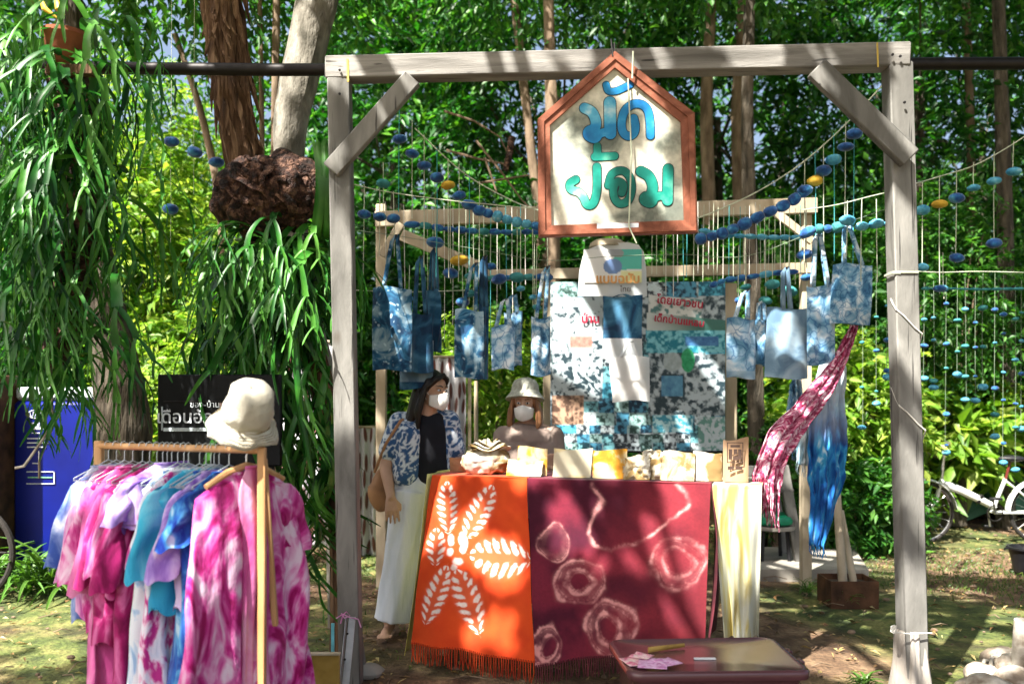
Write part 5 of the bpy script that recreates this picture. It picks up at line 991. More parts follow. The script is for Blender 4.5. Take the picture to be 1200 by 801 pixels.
def hanger(t, mat, wide=.16, cat='hanger', label='clear plastic hanger on the rack', wood=False, z0=0):
    wide *= random.uniform(.95, 1.03)
    c = RN+RU*(RLEN*t); g_ = thing('clothes_hanger', label, cat, c, 'clear plastic hangers on the rack' if not wood else None, rotz=RA); r = .0026 if not wood else .004
    m = MB(); m.tube([(.0, 0, -.055), (0, 0, -.02), (.012, 0, .0), (.012, 0, .012), (0, 0, .0205), (-.013, 0, .016), (-.017, 0, .004)], r*.7, 6); put('hook', m, M['chrome'] if wood else M[mat], g_, local=True)
    m = MB(); h = -.055
    if wood: m.tube([(-wide, 0, h-.06), (-wide*.5, 0, h-.02), (0, 0, h), (wide*.5, 0, h-.02), (wide, 0, h-.06)], [.010, .013, .013, .013, .010], 8)
    else: m.tube([(0, 0, h), (-wide, 0, h-.065), (-wide, 0, h-.072), (wide, 0, h-.072), (wide, 0, h-.065), (0, 0, h)], r, 6)
    put('arm', m, M[mat], g_, local=True); return g_
GL = [('long magenta and white kaftan nearest on the rack, facing the path', .05, 'dye_magenta', dict(L=.98, sh=.20, hem=.32, slv=.27, sw=.12, sout=.05, fold=.030, kf=6, name='kaftan', sides=(1,))),
      ('long royal blue dress just behind the magenta kaftan', .15, 'dye_blue', dict(L=.95, sh=.17, hem=.22, slv=.2, sw=.09, fold=.02)),
      ('light violet shirt between the blue dress and the cyan tee', .21, 'dye_lavender', dict(L=.48, sh=.17, hem=.19, slv=.32, sw=.085)),
      ('deep blue speckled trousers below the cyan tee', .26, 'dye_blue', dict(L=.9, sh=.13, hem=.18, slv=0)),
      ('bright cyan tee with a wide drooping sleeve', .33, 'dye_cyan', dict(L=.50, sh=.19, hem=.2, slv=.33, sw=.105, sout=.08, fold=.014)),
      ('white dress with magenta rings behind the cyan tee', .40, 'dye_whitepink', dict(L=.92, sh=.17, hem=.21, slv=.3, sw=.08, sout=.06)),
      ('pale blue and white long dress in the middle of the rack', .47, 'dye_whiteblue', dict(L=.95, sh=.15, hem=.21, slv=0)),
      ('short violet top in the middle of the rack', .51, 'dye_lavender', dict(L=.24, sh=.19, hem=.20, slv=.16, sw=.10, sout=.06, dz=.02)),
      ('long dark magenta dress left of the violet top', .57, 'dye_deep', dict(L=.92, sh=.17, hem=.21, slv=.40, sw=.08)),
      ('rose pink shirt with a boxy sleeve left of the violet top', .61, 'dye_magenta', dict(L=.48, sh=.19, hem=.2, slv=.34, sw=.10, sout=.07)),
      ('grey brown tied sash dress among the pink clothes', .66, 'dye_greybrown', dict(L=.95, sh=.10, hem=.15, slv=0)),
      ('dark magenta shirt with a long hem, left part of the rack', .71, 'dye_deep', dict(L=.66, sh=.16, hem=.20, slv=.40, sw=.08)),
      ('plain rose pink long shirt, left part of the rack', .78, 'dye_pink', dict(L=.85, sh=.15, hem=.18, slv=.44, sw=.07)),
      ('magenta streaked shirt third from the far end of the rack', .84, 'dye_magenta', dict(L=.62, sh=.15, hem=.17, slv=.40, sw=.075)),
      ('pale pink and lilac shirt next to last on the rack', .90, 'dye_pinkish', dict(L=.58, sh=.14, hem=.16, slv=.40, sw=.07)),
      ('blue fading to white shirt at the far end of the rack', .96, 'dye_navywhite', dict(L=.60, sh=.14, hem=.16, slv=.34, sw=.08))]
for i, (lb, t_, mt, kw) in enumerate(GL):
    garment(lb, t_, mt, seed=i+3, **kw)
    hanger(t_, 'pole' if i == 0 else 'clear', .17 if i == 0 else .15, label='wooden hanger holding the magenta kaftan' if i == 0 else ' '.join(('clear hanger under the '+lb.replace(',', '')).split()[:15]), wood=(i == 0))
for t_, lb in ((.24, 'empty clear hanger beside the light violet shirt'), (.29, 'empty clear hanger beside the bright cyan tee'), (.43, 'empty clear hanger beside the white dress with magenta rings'), (.54, 'empty clear hanger beside the short violet top')): hanger(t_, 'clear', .15, label=lb)
garment('plain rose pink scarf hung down the middle of the magenta kaftan', .012, 'dye_pink', L=.95, sh=.055, hem=.075, neck=.03, slv=0, th=.012, seed=40, name='hanging_scarf', cat='scarf', fold=.02, kf=12, dz=.02)

# hat on the rack post
hc = RN-RU*.035+Vector((-.054, 0, .118)); ht = thing('bucket_hat', 'cream canvas bucket hat on top of the rack post', 'hat', hc)
HR = Euler((R(30), R(24), 0)).to_matrix()
def crumple(v, a):
    v = v*.88; n = float(vnoise(np.array([v.x, v.y, v.z])*1.0+3, 15, 2, 8))-.5; n2 = float(vnoise(np.array([v.x, v.y, v.z])*1.0+9, 42, 2, 12))-.5; k = 1+n*.20+n2*.13-.05*math.exp(-((math.atan2(v.y, v.x)+1.9)/.16)**2)*(v.z > 0)-.04*math.exp(-((math.atan2(v.y, v.x)+1.0)/.12)**2)*(v.z > 0); return Vector((v.x*k, v.y*k, v.z*(1+n*.30)))
put('crown', MB().lathe([(.0001, .136), (.035, .138), (.062, .131), (.080, .112), (.088, .07), (.093, .035), (.096, -.012)], 48, hc, HR, crumple), M['cream_hat'], ht, angle=0, solid=.003)
def brimf(v, a):
    k = (math.hypot(v.x, v.y)-.10)/.05; v = crumple(v, a); return Vector((v.x, v.y, v.z-.012*k*math.sin(2*a+.6)-.008*k*math.sin(5*a)))
put('brim', MB().lathe([(.094, -.008), (.104, -.020), (.118, -.034), (.130, -.048), (.137, -.060)], 48, hc, HR, brimf), M['cream_hat'], ht, angle=0, solid=.003)
bnd = MB(); bnd.lathe([(.0975, -.002), (.0985, -.008), (.0975, -.014)], 48, hc, HR, crumple); bnd.tube([hc+HR @ crumple(Vector((math.cos(a*.131)*.0795, math.sin(a*.131)*.0805, .1115)), 0) for a in range(49)], .0016, 5, cap=False)
for rr_, zz_ in ((.1085, -.0235), (.1165, -.0315), (.1245, -.040), (.1325, -.0505)): bnd.tube([hc+HR @ (brimf(Vector((math.cos(a*.131)*rr_, math.sin(a*.131)*rr_, zz_)), a*.131)+Vector((0, 0, .0022))) for a in range(49)], .0011, 4, cap=False)
put('seam', bnd, M['canvas_white'], ht, angle=0)
put('logo_tag', MB().box(W(259, 474, 2.80), (.016, .003, .010), Euler((0, .1, -.9)).to_matrix()), M['dark_print'], ht)

# black board, blue container, cabinet and wheel at the left
bb = thing('black_board', 'glossy black board with white Thai lettering behind the rack', 'sign', W(258, 545, 4.3))
put('panel', MB().box(W(258, 492, 4.3), (.62, .03, .46), bev=.006), M['black_board'], bb)
for a, b_, w_, h_ in ((190, 490, .008, .12), (250, 503, .50, .018), (250, 470, .5, .004)): put('trim', MB().box(W(a, b_, 4.28), (w_, .006, h_), bev=.001), M['clear'] if h_ > .01 else M['dark_metal'], bb)
put('stand', MB().bar(W(200, 545, 4.33), (W(200, 545, 4.33).x, 4.33, -.03), .03, .03, .003).bar(W(318, 545, 4.33), (W(318, 545, 4.33).x, 4.33, -.03), .03, .03, .003), M['dark_metal'], bb)
text('เดือนอักษร', .088, W(228, 489, 4.275), M['white_print'], bb, bold=.001); text('ของ-บ้าน', .042, W(240, 474, 4.275), M['white_print'], bb)
bc = thing('blue_container', 'tall cobalt blue plastic container with white print at the left', 'container', (W(68, 600, 6.6).x, 6.85, 0))
put('drum', MB().box((W(68, 600, 6.6).x, 6.88, .70), (.72, .55, 1.41), bev=.03), M['blue_plastic'], bc)
put('lid', MB().box((W(66, 600, 6.6).x, 6.86, 1.46), (.66, .5, .10), bev=.03), M['clear'], bc)
def BC(a, b_): return W(a, b_, 6.598)
m = MB(); P = [BC(43+10*math.cos(k*.3927), 485+5*math.sin(k*.3927))+Vector((0, 0, 0)) for k in range(17)]; m.tube(P, .004, 4, cap=False); put('logo_ring', m, M['white_print'], bc)
text('USEN', .055, BC(43, 485), M['white_print'], bc, sx=.8); text('ISEA', .055, BC(44, 500), M['white_print'], bc, bold=.002)
m = MB()
for (x0, y0, x1, y1) in ((36, 495, 52, 495.6), (37, 506.5, 47, 507.5), (32, 513, 54, 514), (32, 518, 56, 519), (32, 523, 54, 524), (45, 528, 46, 543), (38, 542, 46, 543), (31, 552, 64, 552.8), (63, 552, 64, 566), (31, 566, 64, 566.8)):
    a, b_ = BC(x0, y0), BC(x1, y1); m.box((a+b_)/2, (abs(b_.x-a.x), .003, abs(a.z-b_.z)))
put('printed_lines', m, M['white_print'], bc, smooth=False); m = MB(); a = BC(47, 559); m.box(a, (.19, .003, .008)); put('printed_stripe', m, M['green_print'], bc, smooth=False)
cb = thing('dark_cabinet', 'dark brown cabinet cut by the left frame edge beside the blue container', 'cabinet', (W(-48, 600, 6.3).x, 6.5, 0))
put('carcass', MB().box((W(-48, 600, 6.3).x, 6.5, .80), (.44, .4, 1.6), bev=.01), M['rust'], cb); put('door', MB().box((W(-48, 600, 6.3).x, 6.29, .80), (.40, .02, 1.5), bev=.004), M['black_board'], cb)
cw = thing('cart_wheel', 'old dark spoked wheel leaning at the left edge', 'wheel', (W(-32, 640, 5.9).x, 5.9, 0)); c = W(-42, 560, 5.9); 
def ring(m, c, rad, r, n=40, k=8, ax='y', a0=0, a1=2*math.pi):
    P = [Vector((c[0]+math.cos(a0+(a1-a0)*i/n)*rad, c[1], c[2]+math.sin(a0+(a1-a0)*i/n)*rad)) for i in range(n+1)]; return m.tube(P, r, k, cap=a1-a0 < 6.2)
c.z = .36; put('tyre', ring(MB(), c, .335, .022), M['tyre'], cw)
m = MB()
for i in range(10): m.tube([c, c+Vector((math.cos(i*.628)*.33, 0, math.sin(i*.628)*.33))], .008, 5)
put('spoke', m, M['dark_metal'], cw); put('hub', MB().tube([c+Vector((0, -.05, 0)), c+Vector((0, .05, 0))], .04, 12), M['dark_metal'], cw)

# ochre board at the bottom
ob = thing('ochre_board', 'ochre varnished wooden sign board low at the bottom, lettered LOCAL', 'sign', (W(360, 801, 3.9).x, 3.9, 0))
put('panel', MB().box(W(352, 830, 3.9)+Vector((0, 0, 0)), (.36, .02, .50), Euler((R(0), 0, 0)).to_matrix(), .004), M['board_yellow'], ob)
put('edge', MB().box(W(352, 765.3, 3.9)+Vector((0, -.002, 0)), (.365, .03, .010), bev=.002), M['pale_wood'], ob)
put('label_plate', MB().box(W(342, 806, 3.88), (.115, .006, .07), bev=.002), M['label_yellow'], ob)
text('LOCAL', .052, W(342, 804, 3.873), M['black_plastic'], ob, bold=.002)

# ================================================================ the table
TA = W(503, 556, 4.80); TA.z = 1.0; TB = W(893, 568, 4.24); TB.z = 1.0
TX = (TB-TA); TX.z = 0; TL = TX.length; TX.normalize(); TN = Vector((-TX.y, TX.x, 0))
tb = thing('stall_table', 'long trestle table under the dyed cloths', 'table', ((TA.x+TB.x)/2, (TA.y+TB.y)/2+.3, 0))
TRm = Matrix((TX, TN, Vector((0, 0, 1)))).transposed()
put('table_top', MB().box((TA+TB)/2+TN*.31+Vector((0, 0, -.022)), (TL-.02, .60, .03), TRm, .004), M['pale_wood'], tb)
for u in (.04, .96):
    for v in (.04, .56): q = TA+TX*(TL*u)+TN*v; put('leg', MB().bar((q.x, q.y, -.04), (q.x, q.y, .962), .045, .045, .003), M['pale_wood'], tb)
def drape(name, label, cat, u0, u1, bl, br, colfn, nu, nv, fold, seed, mat='dye_print', plainmat=None, fringe=0, fcol=None, flen=.09, side=None, topw=.5):
    """cloth that covers the top between u0 and u1 and hangs in front; bl, br are the lower corners"""
    A = TA+TX*(TL*u0); B = TA+TX*(TL*u1); t = thing(name, label, cat, (A+B)/2+Vector((0, 0, -.9))); eps = Vector((0, 0, .004)); f0 = -TN*.008
    m = MB(); nt_ = 10
    def fn(u, v):
        top = A.lerp(B, u)+eps+f0; bot = bl.lerp(br, u); p_ = top.lerp(bot, v)
        p_ = p_-TN*(.045*math.sin(min(1, v)*math.pi*.5)*.5)-TN*fold*v*(math.sin(u*9+seed)+.6*math.sin(u*17+seed*2+v*2))-TN*.006*math.sin(v*12+u*6)
        return p_
    for j in range(nt_+1):
        for i in range(nu+1): u = i/nu; m.v.append(A.lerp(B, u)+TN*(topw*(1-j/nt_))+eps*(1.0+.6*math.sin(u*11+j)*.3)+(f0 if j == nt_ else Vector((0, 0, 0))))
    for j in range(1, nv+1):
        for i in range(nu+1): m.v.append(fn(i/nu, j/nv))
    R_ = nt_+nv; m.f = [(j*(nu+1)+i, j*(nu+1)+i+1, (j+1)*(nu+1)+i+1, (j+1)*(nu+1)+i) for j in range(R_) for i in range(nu)]
    dye = None
    if colfn is not None:
        us, vs_ = np.meshgrid(np.linspace(0, 1, nu+1), np.concatenate([np.linspace(-.18, 0, nt_+1), np.linspace(1/nv, 1, nv)])); dye = colfn(us.ravel(), vs_.ravel())
    put('cloth', m, plainmat or M[mat], t, dye=dye, angle=0)
    if fringe:
        m = MB()
        for k in range(fringe):
            u = (k+.5)/fringe; a = fn(u, 1.0); m.tube([a+Vector((0, 0, .01)), a+Vector((random.uniform(-.004, .004), random.uniform(-.004, .004), -flen*.5)), a+Vector((random.uniform(-.008, .008), random.uniform(-.01, .006), -flen*random.uniform(.85, 1.05)))], [.0042, .0034, .0022], 5)
        put('fringe', m, fcol, t)
    return t, fn
# orange cloth: photo coordinates for the print
def orange_col(u, v):
    x = (507-24*np.clip(v, 0, 1))*(1-u)+628*u; y = (558+4*u)+(206+24*u)*v
    P = np.column_stack([x, y, 0*x]); n = vnoise(P, .06, 3, 4); n2 = vnoise(P, .5, 3, 7); n3 = vnoise(P, .22, 3, 17)
    C = lin((.52, .035, .006), (.66, .075, .010), n*.9+n2*.2); Wt = np.zeros_like(x)
    pet = [((527, 566), (528, 633), 13, 8), ((585, 572), (550, 640), 15, 8), ((555, 660), (628, 669), 24, 7), ((539, 678), (566, 756), 16, 8), ((528, 672), (500, 742), 13, 8), ((513, 626), (513, 672), 12, 5)]
    for (ax, ay), (bx, by), wd, ns in pet:
        dx, dy = bx-ax, by-ay; l = math.hypot(dx, dy); s_ = ((x-ax)*dx+(y-ay)*dy)/l/l; t = ((x-ax)*dy-(y-ay)*dx)/l+(n3-.5)*3; sn = s_+(n3-.5)*.03
        prof = wd*np.sqrt(np.clip(np.sin(np.clip(sn, 0, 1)*math.pi), 0, 1))*1.05; rr = np.abs(t)/np.maximum(prof, .5)
        ph = sn*ns+.9*rr*np.where(t > 0, 1, .9)-.1; seg = np.abs((ph % 1)-.5)*2
        cell = sstep(.80, .40, seg+.55*np.clip(np.abs(rr-.58)*1.9-.25, 0, 1)+(n2-.5)*.35+(n3-.5)*.7)*sstep(.16, .36, rr)*sstep(1.10, .78, rr)*(sn > 0)*(sn < 1); Wt = np.maximum(Wt, cell*(.7+.5*n2))
        halo = sstep(1.35, .7, rr)*(sn > -.05)*(sn < 1.05)*.28; C = C*(1-halo[:, None])+np.array([.72, .20, .10])*halo[:, None]
    for cx, cy, rx, ry in ((532, 641, 4, 7), (545, 640, 4, 8), (547, 652, 4, 6), (531, 656, 4, 5), (541, 668, 6, 5), (536, 675, 4, 4), (550, 645, 3, 8)):
        Wt = np.maximum(Wt, sstep(1.3, .6, np.sqrt(((x-cx)/rx)**2+((y-cy)/ry)**2)+(n3-.5)*.6)*.85)
    Wt = np.clip(Wt, 0, 1); return C*(1-Wt[:, None])+np.array([.78, .70, .66])*Wt[:, None]
U1 = .321; U2 = .862
def Tp(u): return TA+TX*(TL*u)
BL = W(484, 752, 4.5); BR = W(628, 775, 4.30)
fo = mnoise('orange_fringe', [(.3, (.30, .02, .005)), (.7, (.5, .06, .01))], scale=9)
fm = mnoise('maroon_fringe', [(.3, (.04, .006, .012)), (.7, (.12, .02, .03))], scale=9)
drape('orange_cloth', 'bright orange cloth with a white dyed flower on the left front of the table', 'tablecloth', .012, U1, BL, BR, orange_col, 170, 240, .016, 1.0, fringe=52, fcol=fo, flen=.10)
def maroon_col(u, v):
    x = 628+(833-628)*u; y = 563+5*u+(214-14*u)*v; P = np.column_stack([x, y, 0*x]); n = vnoise(P, .03, 4, 4); n2 = vnoise(P, .45, 3, 7); n3 = vnoise(P, .10, 3, 17); wx = x+(vnoise(P, .045, 2, 17)-.5)*16+(n3-.5)*3; wy = y+(vnoise(P+50, .045, 2, 27)-.5)*16+(n2-.5)*2
    C = lin((.050, .002, .014), (.130, .008, .026), sstep(.3, .7, n)); warm = sstep(628, 850, x+(n-.5)*160)*.7; C = C*(1-warm[:, None])+np.array([.20, .018, .024])*warm[:, None]
    G = np.zeros_like(x)
    for cx, cy, rx, ry, k in ((659, 641, 18, 21, 1), (685, 689, 31, 25, 2), (722, 741, 29, 32, 2), (643, 757, 18, 24, 2), (800, 668, 31, 31, 2), (640, 780, 8, 8, 1)):
        r_ = np.sqrt(((wx-cx)/rx)**2+((wy-cy)/ry)**2)
        for q in range(k):
            f = 1-.42*q; G = np.maximum(G, np.exp(-((r_-f)/(.075/f**.3))**2)*(.55+.8*n2)*(.75 if q == 0 else .95)); G = np.maximum(G, np.exp(-((r_-f+.13)/.045)**2)*.3*n2*2)
        G = np.maximum(G, sstep(1.25, .9, r_)*sstep(.35, .9, r_)*.16)
    pts = [(708, 568), (716, 590), (702, 612), (697, 630), (708, 645), (728, 651), (755, 640), (785, 620), (806, 600), (811, 580), (800, 566)]; dm = np.full_like(x, 99.)
    for (ax, ay), (bx, by) in zip(pts[:-1], pts[1:]):
        dx, dy = bx-ax, by-ay; t = np.clip(((wx-ax)*dx+(wy-ay)*dy)/(dx*dx+dy*dy), 0, 1); dm = np.minimum(dm, np.hypot(wx-ax-t*dx, wy-ay-t*dy))
    G = np.maximum(G, np.exp(-(dm/2.2)**2)*(.4+.7*n2)); G = G*(1-.55*np.exp(-(((x-800)**2+(y-668)**2)/45.**2)))*(.25+1.5*sstep(.3, .7, vnoise(P, .08, 3, 61))); G = np.clip(G, 0, 1); C = C*(1-G[:, None]*.75)+np.array([.66, .30, .29])*G[:, None]*.75
    return C*(.85+.3*n2)[:, None]
BR2 = W(826, 752, 4.14); drape('maroon_cloth', 'maroon cloth with dyed rings over the right front of the table', 'tablecloth', U1+.002, U2, BR+Vector((.006, -.004, -.015)), BR2, maroon_col, 260, 260, .020, 2.2, fringe=70, fcol=fm, flen=.09)
m = MB(); q0 = Tp(U2)+Vector((0, 0, .002))-TN*.004
def sidef(u, v): a = q0.lerp(Vector((BR2.x, BR2.y, BR2.z)), v); return a+TX*(.035*math.sin(v*2.6)*(1-u)+.02*u)+TN*(u*.5)+TX*.012*math.sin(u*9+v*3)+TN*(-.006)
m.grid(sidef, 14, 30); put('side_fold', m, fm, bpy.data.objects['maroon_cloth'], angle=0, solid=.003)
drape('yellow_cloth', 'pale yellow voile cloth falling from the right end of the table', 'tablecloth', U2+.004, 1.0, W(850, 748, 4.28), W(889, 748, 4.20), None, 60, 60, .055, 3.0, plainmat=M['yellow_cloth'])
m = MB(); 
def yl(u, v): a = Tp(0)+Vector((0, 0, .008)); b_ = W(476, 768, 4.62); return a.lerp(b_, v)+TX*(-.012+.05*u*0)+TN*(u*.40)-TX*(.05*v*u)+TX*.012*math.sin(u*9+v*3)
m.grid(yl, 14, 30); put('lime_cloth', m, mnoise('lime_cloth', [(.3, (.5, .46, .08)), (.7, (.7, .68, .3))], scale=4, rough=.9), label='lime yellow cloth hanging on the left end of the table', cat='tablecloth', solid=.003, angle=0)

# goods on the table
def Tq(px, dn):                                           # a point on the table top seen at px, dn behind the front edge
    k = (px-600)/F; a = TA+TN*dn; t = (k*a.y-a.x)/(TX.x-k*TX.y); return a+TX*t+Vector((0, 0, .008))
def pouch(label, x0, x1, y0, mat, dn=.10, lean=.12, rot=0, crum=.006, taper=0, name='canvas_pouch', cat='pouch', seed=0):
    a, b_ = Tq(x0, dn), Tq(x1, dn); wv = (b_-a).length; c = (a+b_)/2; hv = c.z; top = EYE-(y0-HOR)/F*c.y; hv = top-c.z; t = thing(name, label, cat, c, 'dyed canvas goods on the table', rotz=math.atan2(TX.y, TX.x)+rot)
    def loc(u, v, s_):
        th = .022*math.sqrt(max(0, math.sin(math.pi*u)))*(1-.75*v); n = float(vnoise(np.array([u*3+seed, v*3, s_]), 1.6, 3, seed))-.5
        return Vector(((u-.5)*wv*(1-taper*v)+n*crum, s_*th+lean*v*hv+n*crum*3, v*hv*(1+.05*math.sin(u*4+seed))+n*crum*(v > 0)))
    m = MB(); m.grid(lambda u, v: loc(u, v, -1), 12, 12); m.grid(lambda u, v: loc(1-u, v, 1), 12, 12); put('body', m, M[mat], t, local=True, angle=0); return t
m = MB(); fl = thing('folded_cloth', 'white cloth folded into a loose rosette at the left end of the table', 'cloth', Tq(570, .12))
c0 = Tq(570, .12)
for k in range(9):
    a = k*2.4+.5; rr = .06+.011*k; m = MB()
    def pf(u, v, a=a, rr=rr, k=k):
        b_ = a+(u-.5)*2.4; r_ = rr*(.25+.75*v)+.01*math.sin(u*7+k); return c0+Vector((math.cos(b_)*r_*.85+.01, math.sin(b_)*r_*.5-.02, .10+.085*math.sin(v*1.9)*(1-.06*k)+.016*math.sin(u*8+k)))
    m.grid(pf, 8, 6); put('fold', m, M['canvas_white'], fl, solid=.003, angle=0)
put('base_fold', MB().ell(c0+Vector((0, 0, .07)), (.145, .075, .085), n=60, m=30, fn=lambda v, a: v*(1.05-.45*abs(2*float(vnoise(np.array([v.x, v.y, v.z]), 16, 3, 6))-1))), M['canvas_white'], fl, angle=0)
pouch('cream pouch with a yellow right half, second from the left on the table', 606, 641, 524, 'canvas_yellow', .12, .1, crum=.005, seed=1)
pouch('low white and cream pouch in front of the yellow one', 593, 634, 540, 'canvas_cream', .06, .5, seed=2, crum=.008)
pouch('white pouch with a yellow leaf print at the table centre', 648, 692, 526, 'canvas_cream', .08, .25, crum=.005, taper=-.05, seed=3)
pouch('mustard and white dyed pouch right of the table centre', 694, 734, 527, 'canvas_yellow', .08, .2, crum=.008, seed=4)
pouch('crumpled white pouch between the mustard and beige ones', 730, 762, 535, 'canvas_white', .07, .3, crum=.03, seed=5)
pouch('second crumpled pouch with a pinkish fold', 752, 778, 529, 'canvas_white', .10, .2, crum=.03, seed=6)
pouch('beige pouch with a twisted front towards the right', 776, 814, 530, 'canvas_white', .08, .3, crum=.014, seed=7)
pouch('pale pouch with a faint leaf next to the brown card', 812, 846, 530, 'canvas_white', .12, .15, crum=.008, seed=8)
pouch('low brown basket edge at the left end of the table', 527, 545, 536, 'tan_leather', .2, .0, seed=9, name='leather_pouch')
cd = pouch('small brown card stand with a dark framed print at the right end of the table', 847, 877, 514, 'card_brown', .10, .1, crum=.0, name='print_card', cat='card', seed=10)
m = MB(); qa = Tq(862, .10); zc = qa.z; fy = qa.y-.030
def cardp(x, y): return Vector(((x-600)/F*fy, fy, EYE-(y-HOR)/F*fy))
for (x0, y0, x1, y1) in ((852, 518, 871, 519), (852, 541, 871, 542), (852, 518, 853, 542), (870, 518, 871, 542), (856, 521, 867, 524), (854, 526, 858, 538), (860, 526, 864, 532), (865, 526, 869, 538), (859, 534, 865, 539), (853, 546, 860, 550), (862, 546, 870, 550)):
    a, b_ = cardp(x0, y0), cardp(x1, y1); m.box((a+b_)/2, (b_.x-a.x, .002, a.z-b_.z))
put('framed_print', m, M['dark_print'], cd, smooth=False); bpy.data.objects['framed_print'].parent = None
o_ = bpy.data.objects['framed_print']; o_.parent = cd; o_.matrix_parent_inverse = (Matrix.Translation(cd.location) @ cd.rotation_euler.to_matrix().to_4x4()).inverted(); o_.location = WL[cd.name]

# ---- plum lidded box
pb = thing('lidded_box', 'dark plum plastic box with a glossy lid at the bottom centre', 'storage box', (.34, 3.4, 0))
Q = [W(738, 787, 3.18), W(953, 787, 3.2), W(905, 747, 3.66), W(712, 757, 3.62)]
for q in Q: q.z = .42
def lidf(sc, z, rnd=.06, n=8):
    c = sum(Q, Vector())/4; P = [c+(q-c)*sc for q in Q]; out = []
    for i in range(4):
        a, b_, d_ = P[i-1], P[i], P[(i+1) % 4]; e1 = (a-b_).normalized()*rnd; e2 = (d_-b_).normalized()*rnd
        for k in range(n+1): t = k/n; v = (b_+e1)*(1-t)**2+b_*2*t*(1-t)+(b_+e2)*t*t; out.append((v.x, v.y, z))
    return out
def loftp(rings, cap0=True, cap1=True):
    m = MB(); n = len(rings[0])
    for r_ in rings: m.v += r_
    m.f = [(j*n+k, j*n+(k+1) % n, (j+1)*n+(k+1) % n, (j+1)*n+k) for j in range(len(rings)-1) for k in range(n)]
    if cap0: m.f.append(tuple(range(n))[::-1])
    if cap1: m.f.append(tuple(range((len(rings)-1)*n, len(rings)*n)))
    return m
put('lid', loftp([lidf(1.0, .385), lidf(1.01, .392), lidf(1.01, .410), lidf(.99, .418), lidf(.95, .421), lidf(.93, .417), lidf(.3, .4165)]), M['plum'], pb, angle=50)
put('tub', loftp([lidf(.80, .0), lidf(.93, .384)]), M['plum'], pb)
for k in range(2): put('latch', MB().box(Q[1].lerp(Q[2], .35+.3*k)+Vector((.012, 0, -.02)), (.02, .05, .03), bev=.004), M['plum'], pb)
for k, (a, b_, s_, mt, rz) in enumerate([(745, 774, .10, 'paper', .3), (765, 777, .11, 'paper_lilac', -.2), (782, 775, .08, 'paper_lilac', .5), (752, 768, .07, 'paper', 1.0)]):
    d_ = (EYE-.423-.003*k)/((b_-HOR)/F); m = MB(); c = Vector(((a-600)/F*d_, d_, .424+.003*k)); Rz = Matrix.Rotation(rz, 3, 'Z')
    m.grid(lambda u, v: c+Rz @ Vector(((u-.5)*s_, (v-.5)*s_*1.1, .003*math.sin(u*7+k)*math.sin(v*5))), 8, 8)
    put('leaflet', m, M[mt], label=['crumpled pink and cream leaflet at the left of the plum lid', 'lilac leaflet lying in the middle of the leaflets on the lid', 'small lilac leaflet on the right of the others on the lid', 'small pink leaflet farthest back on the plum lid'][k], cat='leaflet', group='leaflets on the lid', solid=.001)
put('white_tag', MB().box(Vector((W(826, 770, (EYE-.423)/((770-HOR)/F)).x, (EYE-.423)/((770-HOR)/F), .4195)), (.085, .02, .003)), M['white_print'], pb)
put('straw_bundle', MB().tube([(W(760, 763, 3.44).x, 3.44, .428), (W(802, 761, 3.5).x, 3.5, .43)], [.012, .008], 8, flat=.5), M['leaf_dark'] if False else M['board_yellow'], label='flattened straw bundle lying behind the leaflets on the lid', cat='straw')
# ================================================================ people
def hand(m, wr, d, side, s=1.0, curl=.5, palm=Vector((0, -1, 0))):
    """palm, four unequal bent fingers and a thumb that leaves the side of the palm"""
    d = Vector(d).normalized(); side = (Vector(side)-d*d.dot(Vector(side))).normalized(); n = d.cross(side).normalized()
    if n.dot(palm) < 0: n = -n
    for k in range(4):
        o = (k-1.5)*.0215*s; b0 = wr+d*.012*s+side*o*.6; b1 = wr+d*.085*s+side*o; capsule(m, b0, .014*s, b1, .0125*s, 8)
        L_ = [.066, .076, .071, .056][k]*s; q = b1; dd = (d+side*(k-1.5)*.07).normalized(); rr = .0090*s
        for j in range(3):
            ang = curl*(.5+.35*j); dd = (dd*math.cos(ang)+n*math.sin(ang)).normalized(); q2 = q+dd*L_*[.45, .32, .23][j]; capsule(m, q, rr, q2, rr*.92, 8); q = q2; rr *= .92
    t0 = wr+d*.025*s-side*.022*s; t1 = t0+(d*.7-side*.7+n*.25).normalized()*.042*s; t2 = t1+(d*.95-side*.15+n*.3).normalized()*.034*s; t3 = t2+(d*.95+n*.3).normalized()*.024*s
    capsule(m, t0, .015*s, t1, .0125*s, 8); capsule(m, t1, .0115*s, t2, .0105*s, 8); capsule(m, t2, .0105*s, t3, .009*s, 8)
def head(m, c, s, face, tilt=0):
    """skull, jaw, nose, ears; returns the frame of the head"""
    fz = Vector(face).normalized(); up = (Vector((tilt, 0, 1))-fz*fz.dot(Vector((tilt, 0, 1)))).normalized(); rt = fz.cross(up).normalized(); Rm = Matrix((rt, fz, up)).transposed()
    def q(x, y, z): return c+Rm @ Vector((x, y, z))*s
    m.ell(q(0, -.008, .022), (.074*s, .092*s, .088*s), Rm, 20, 14); m.ell(q(0, .018, -.035), (.058*s, .066*s, .072*s), Rm, 18, 12); m.ell(q(0, .055, -.082), (.026*s, .025*s, .022*s), Rm, 12, 8)
    capsule(m, q(0, .080, .012), .008*s, q(0, .100, -.022), .013*s, 8); m.ell(q(0, .088, -.055), (.023*s, .010*s, .010*s), Rm, 12, 8)
    for sd in (-1, 1): m.ell(q(sd*.076, -.005, -.008), (.010*s, .018*s, .030*s), Rm, 10, 8); m.ell(q(sd*.03, .074, .022), (.022*s, .014*s, .008*s), Rm, 10, 6)
    return q, Rm
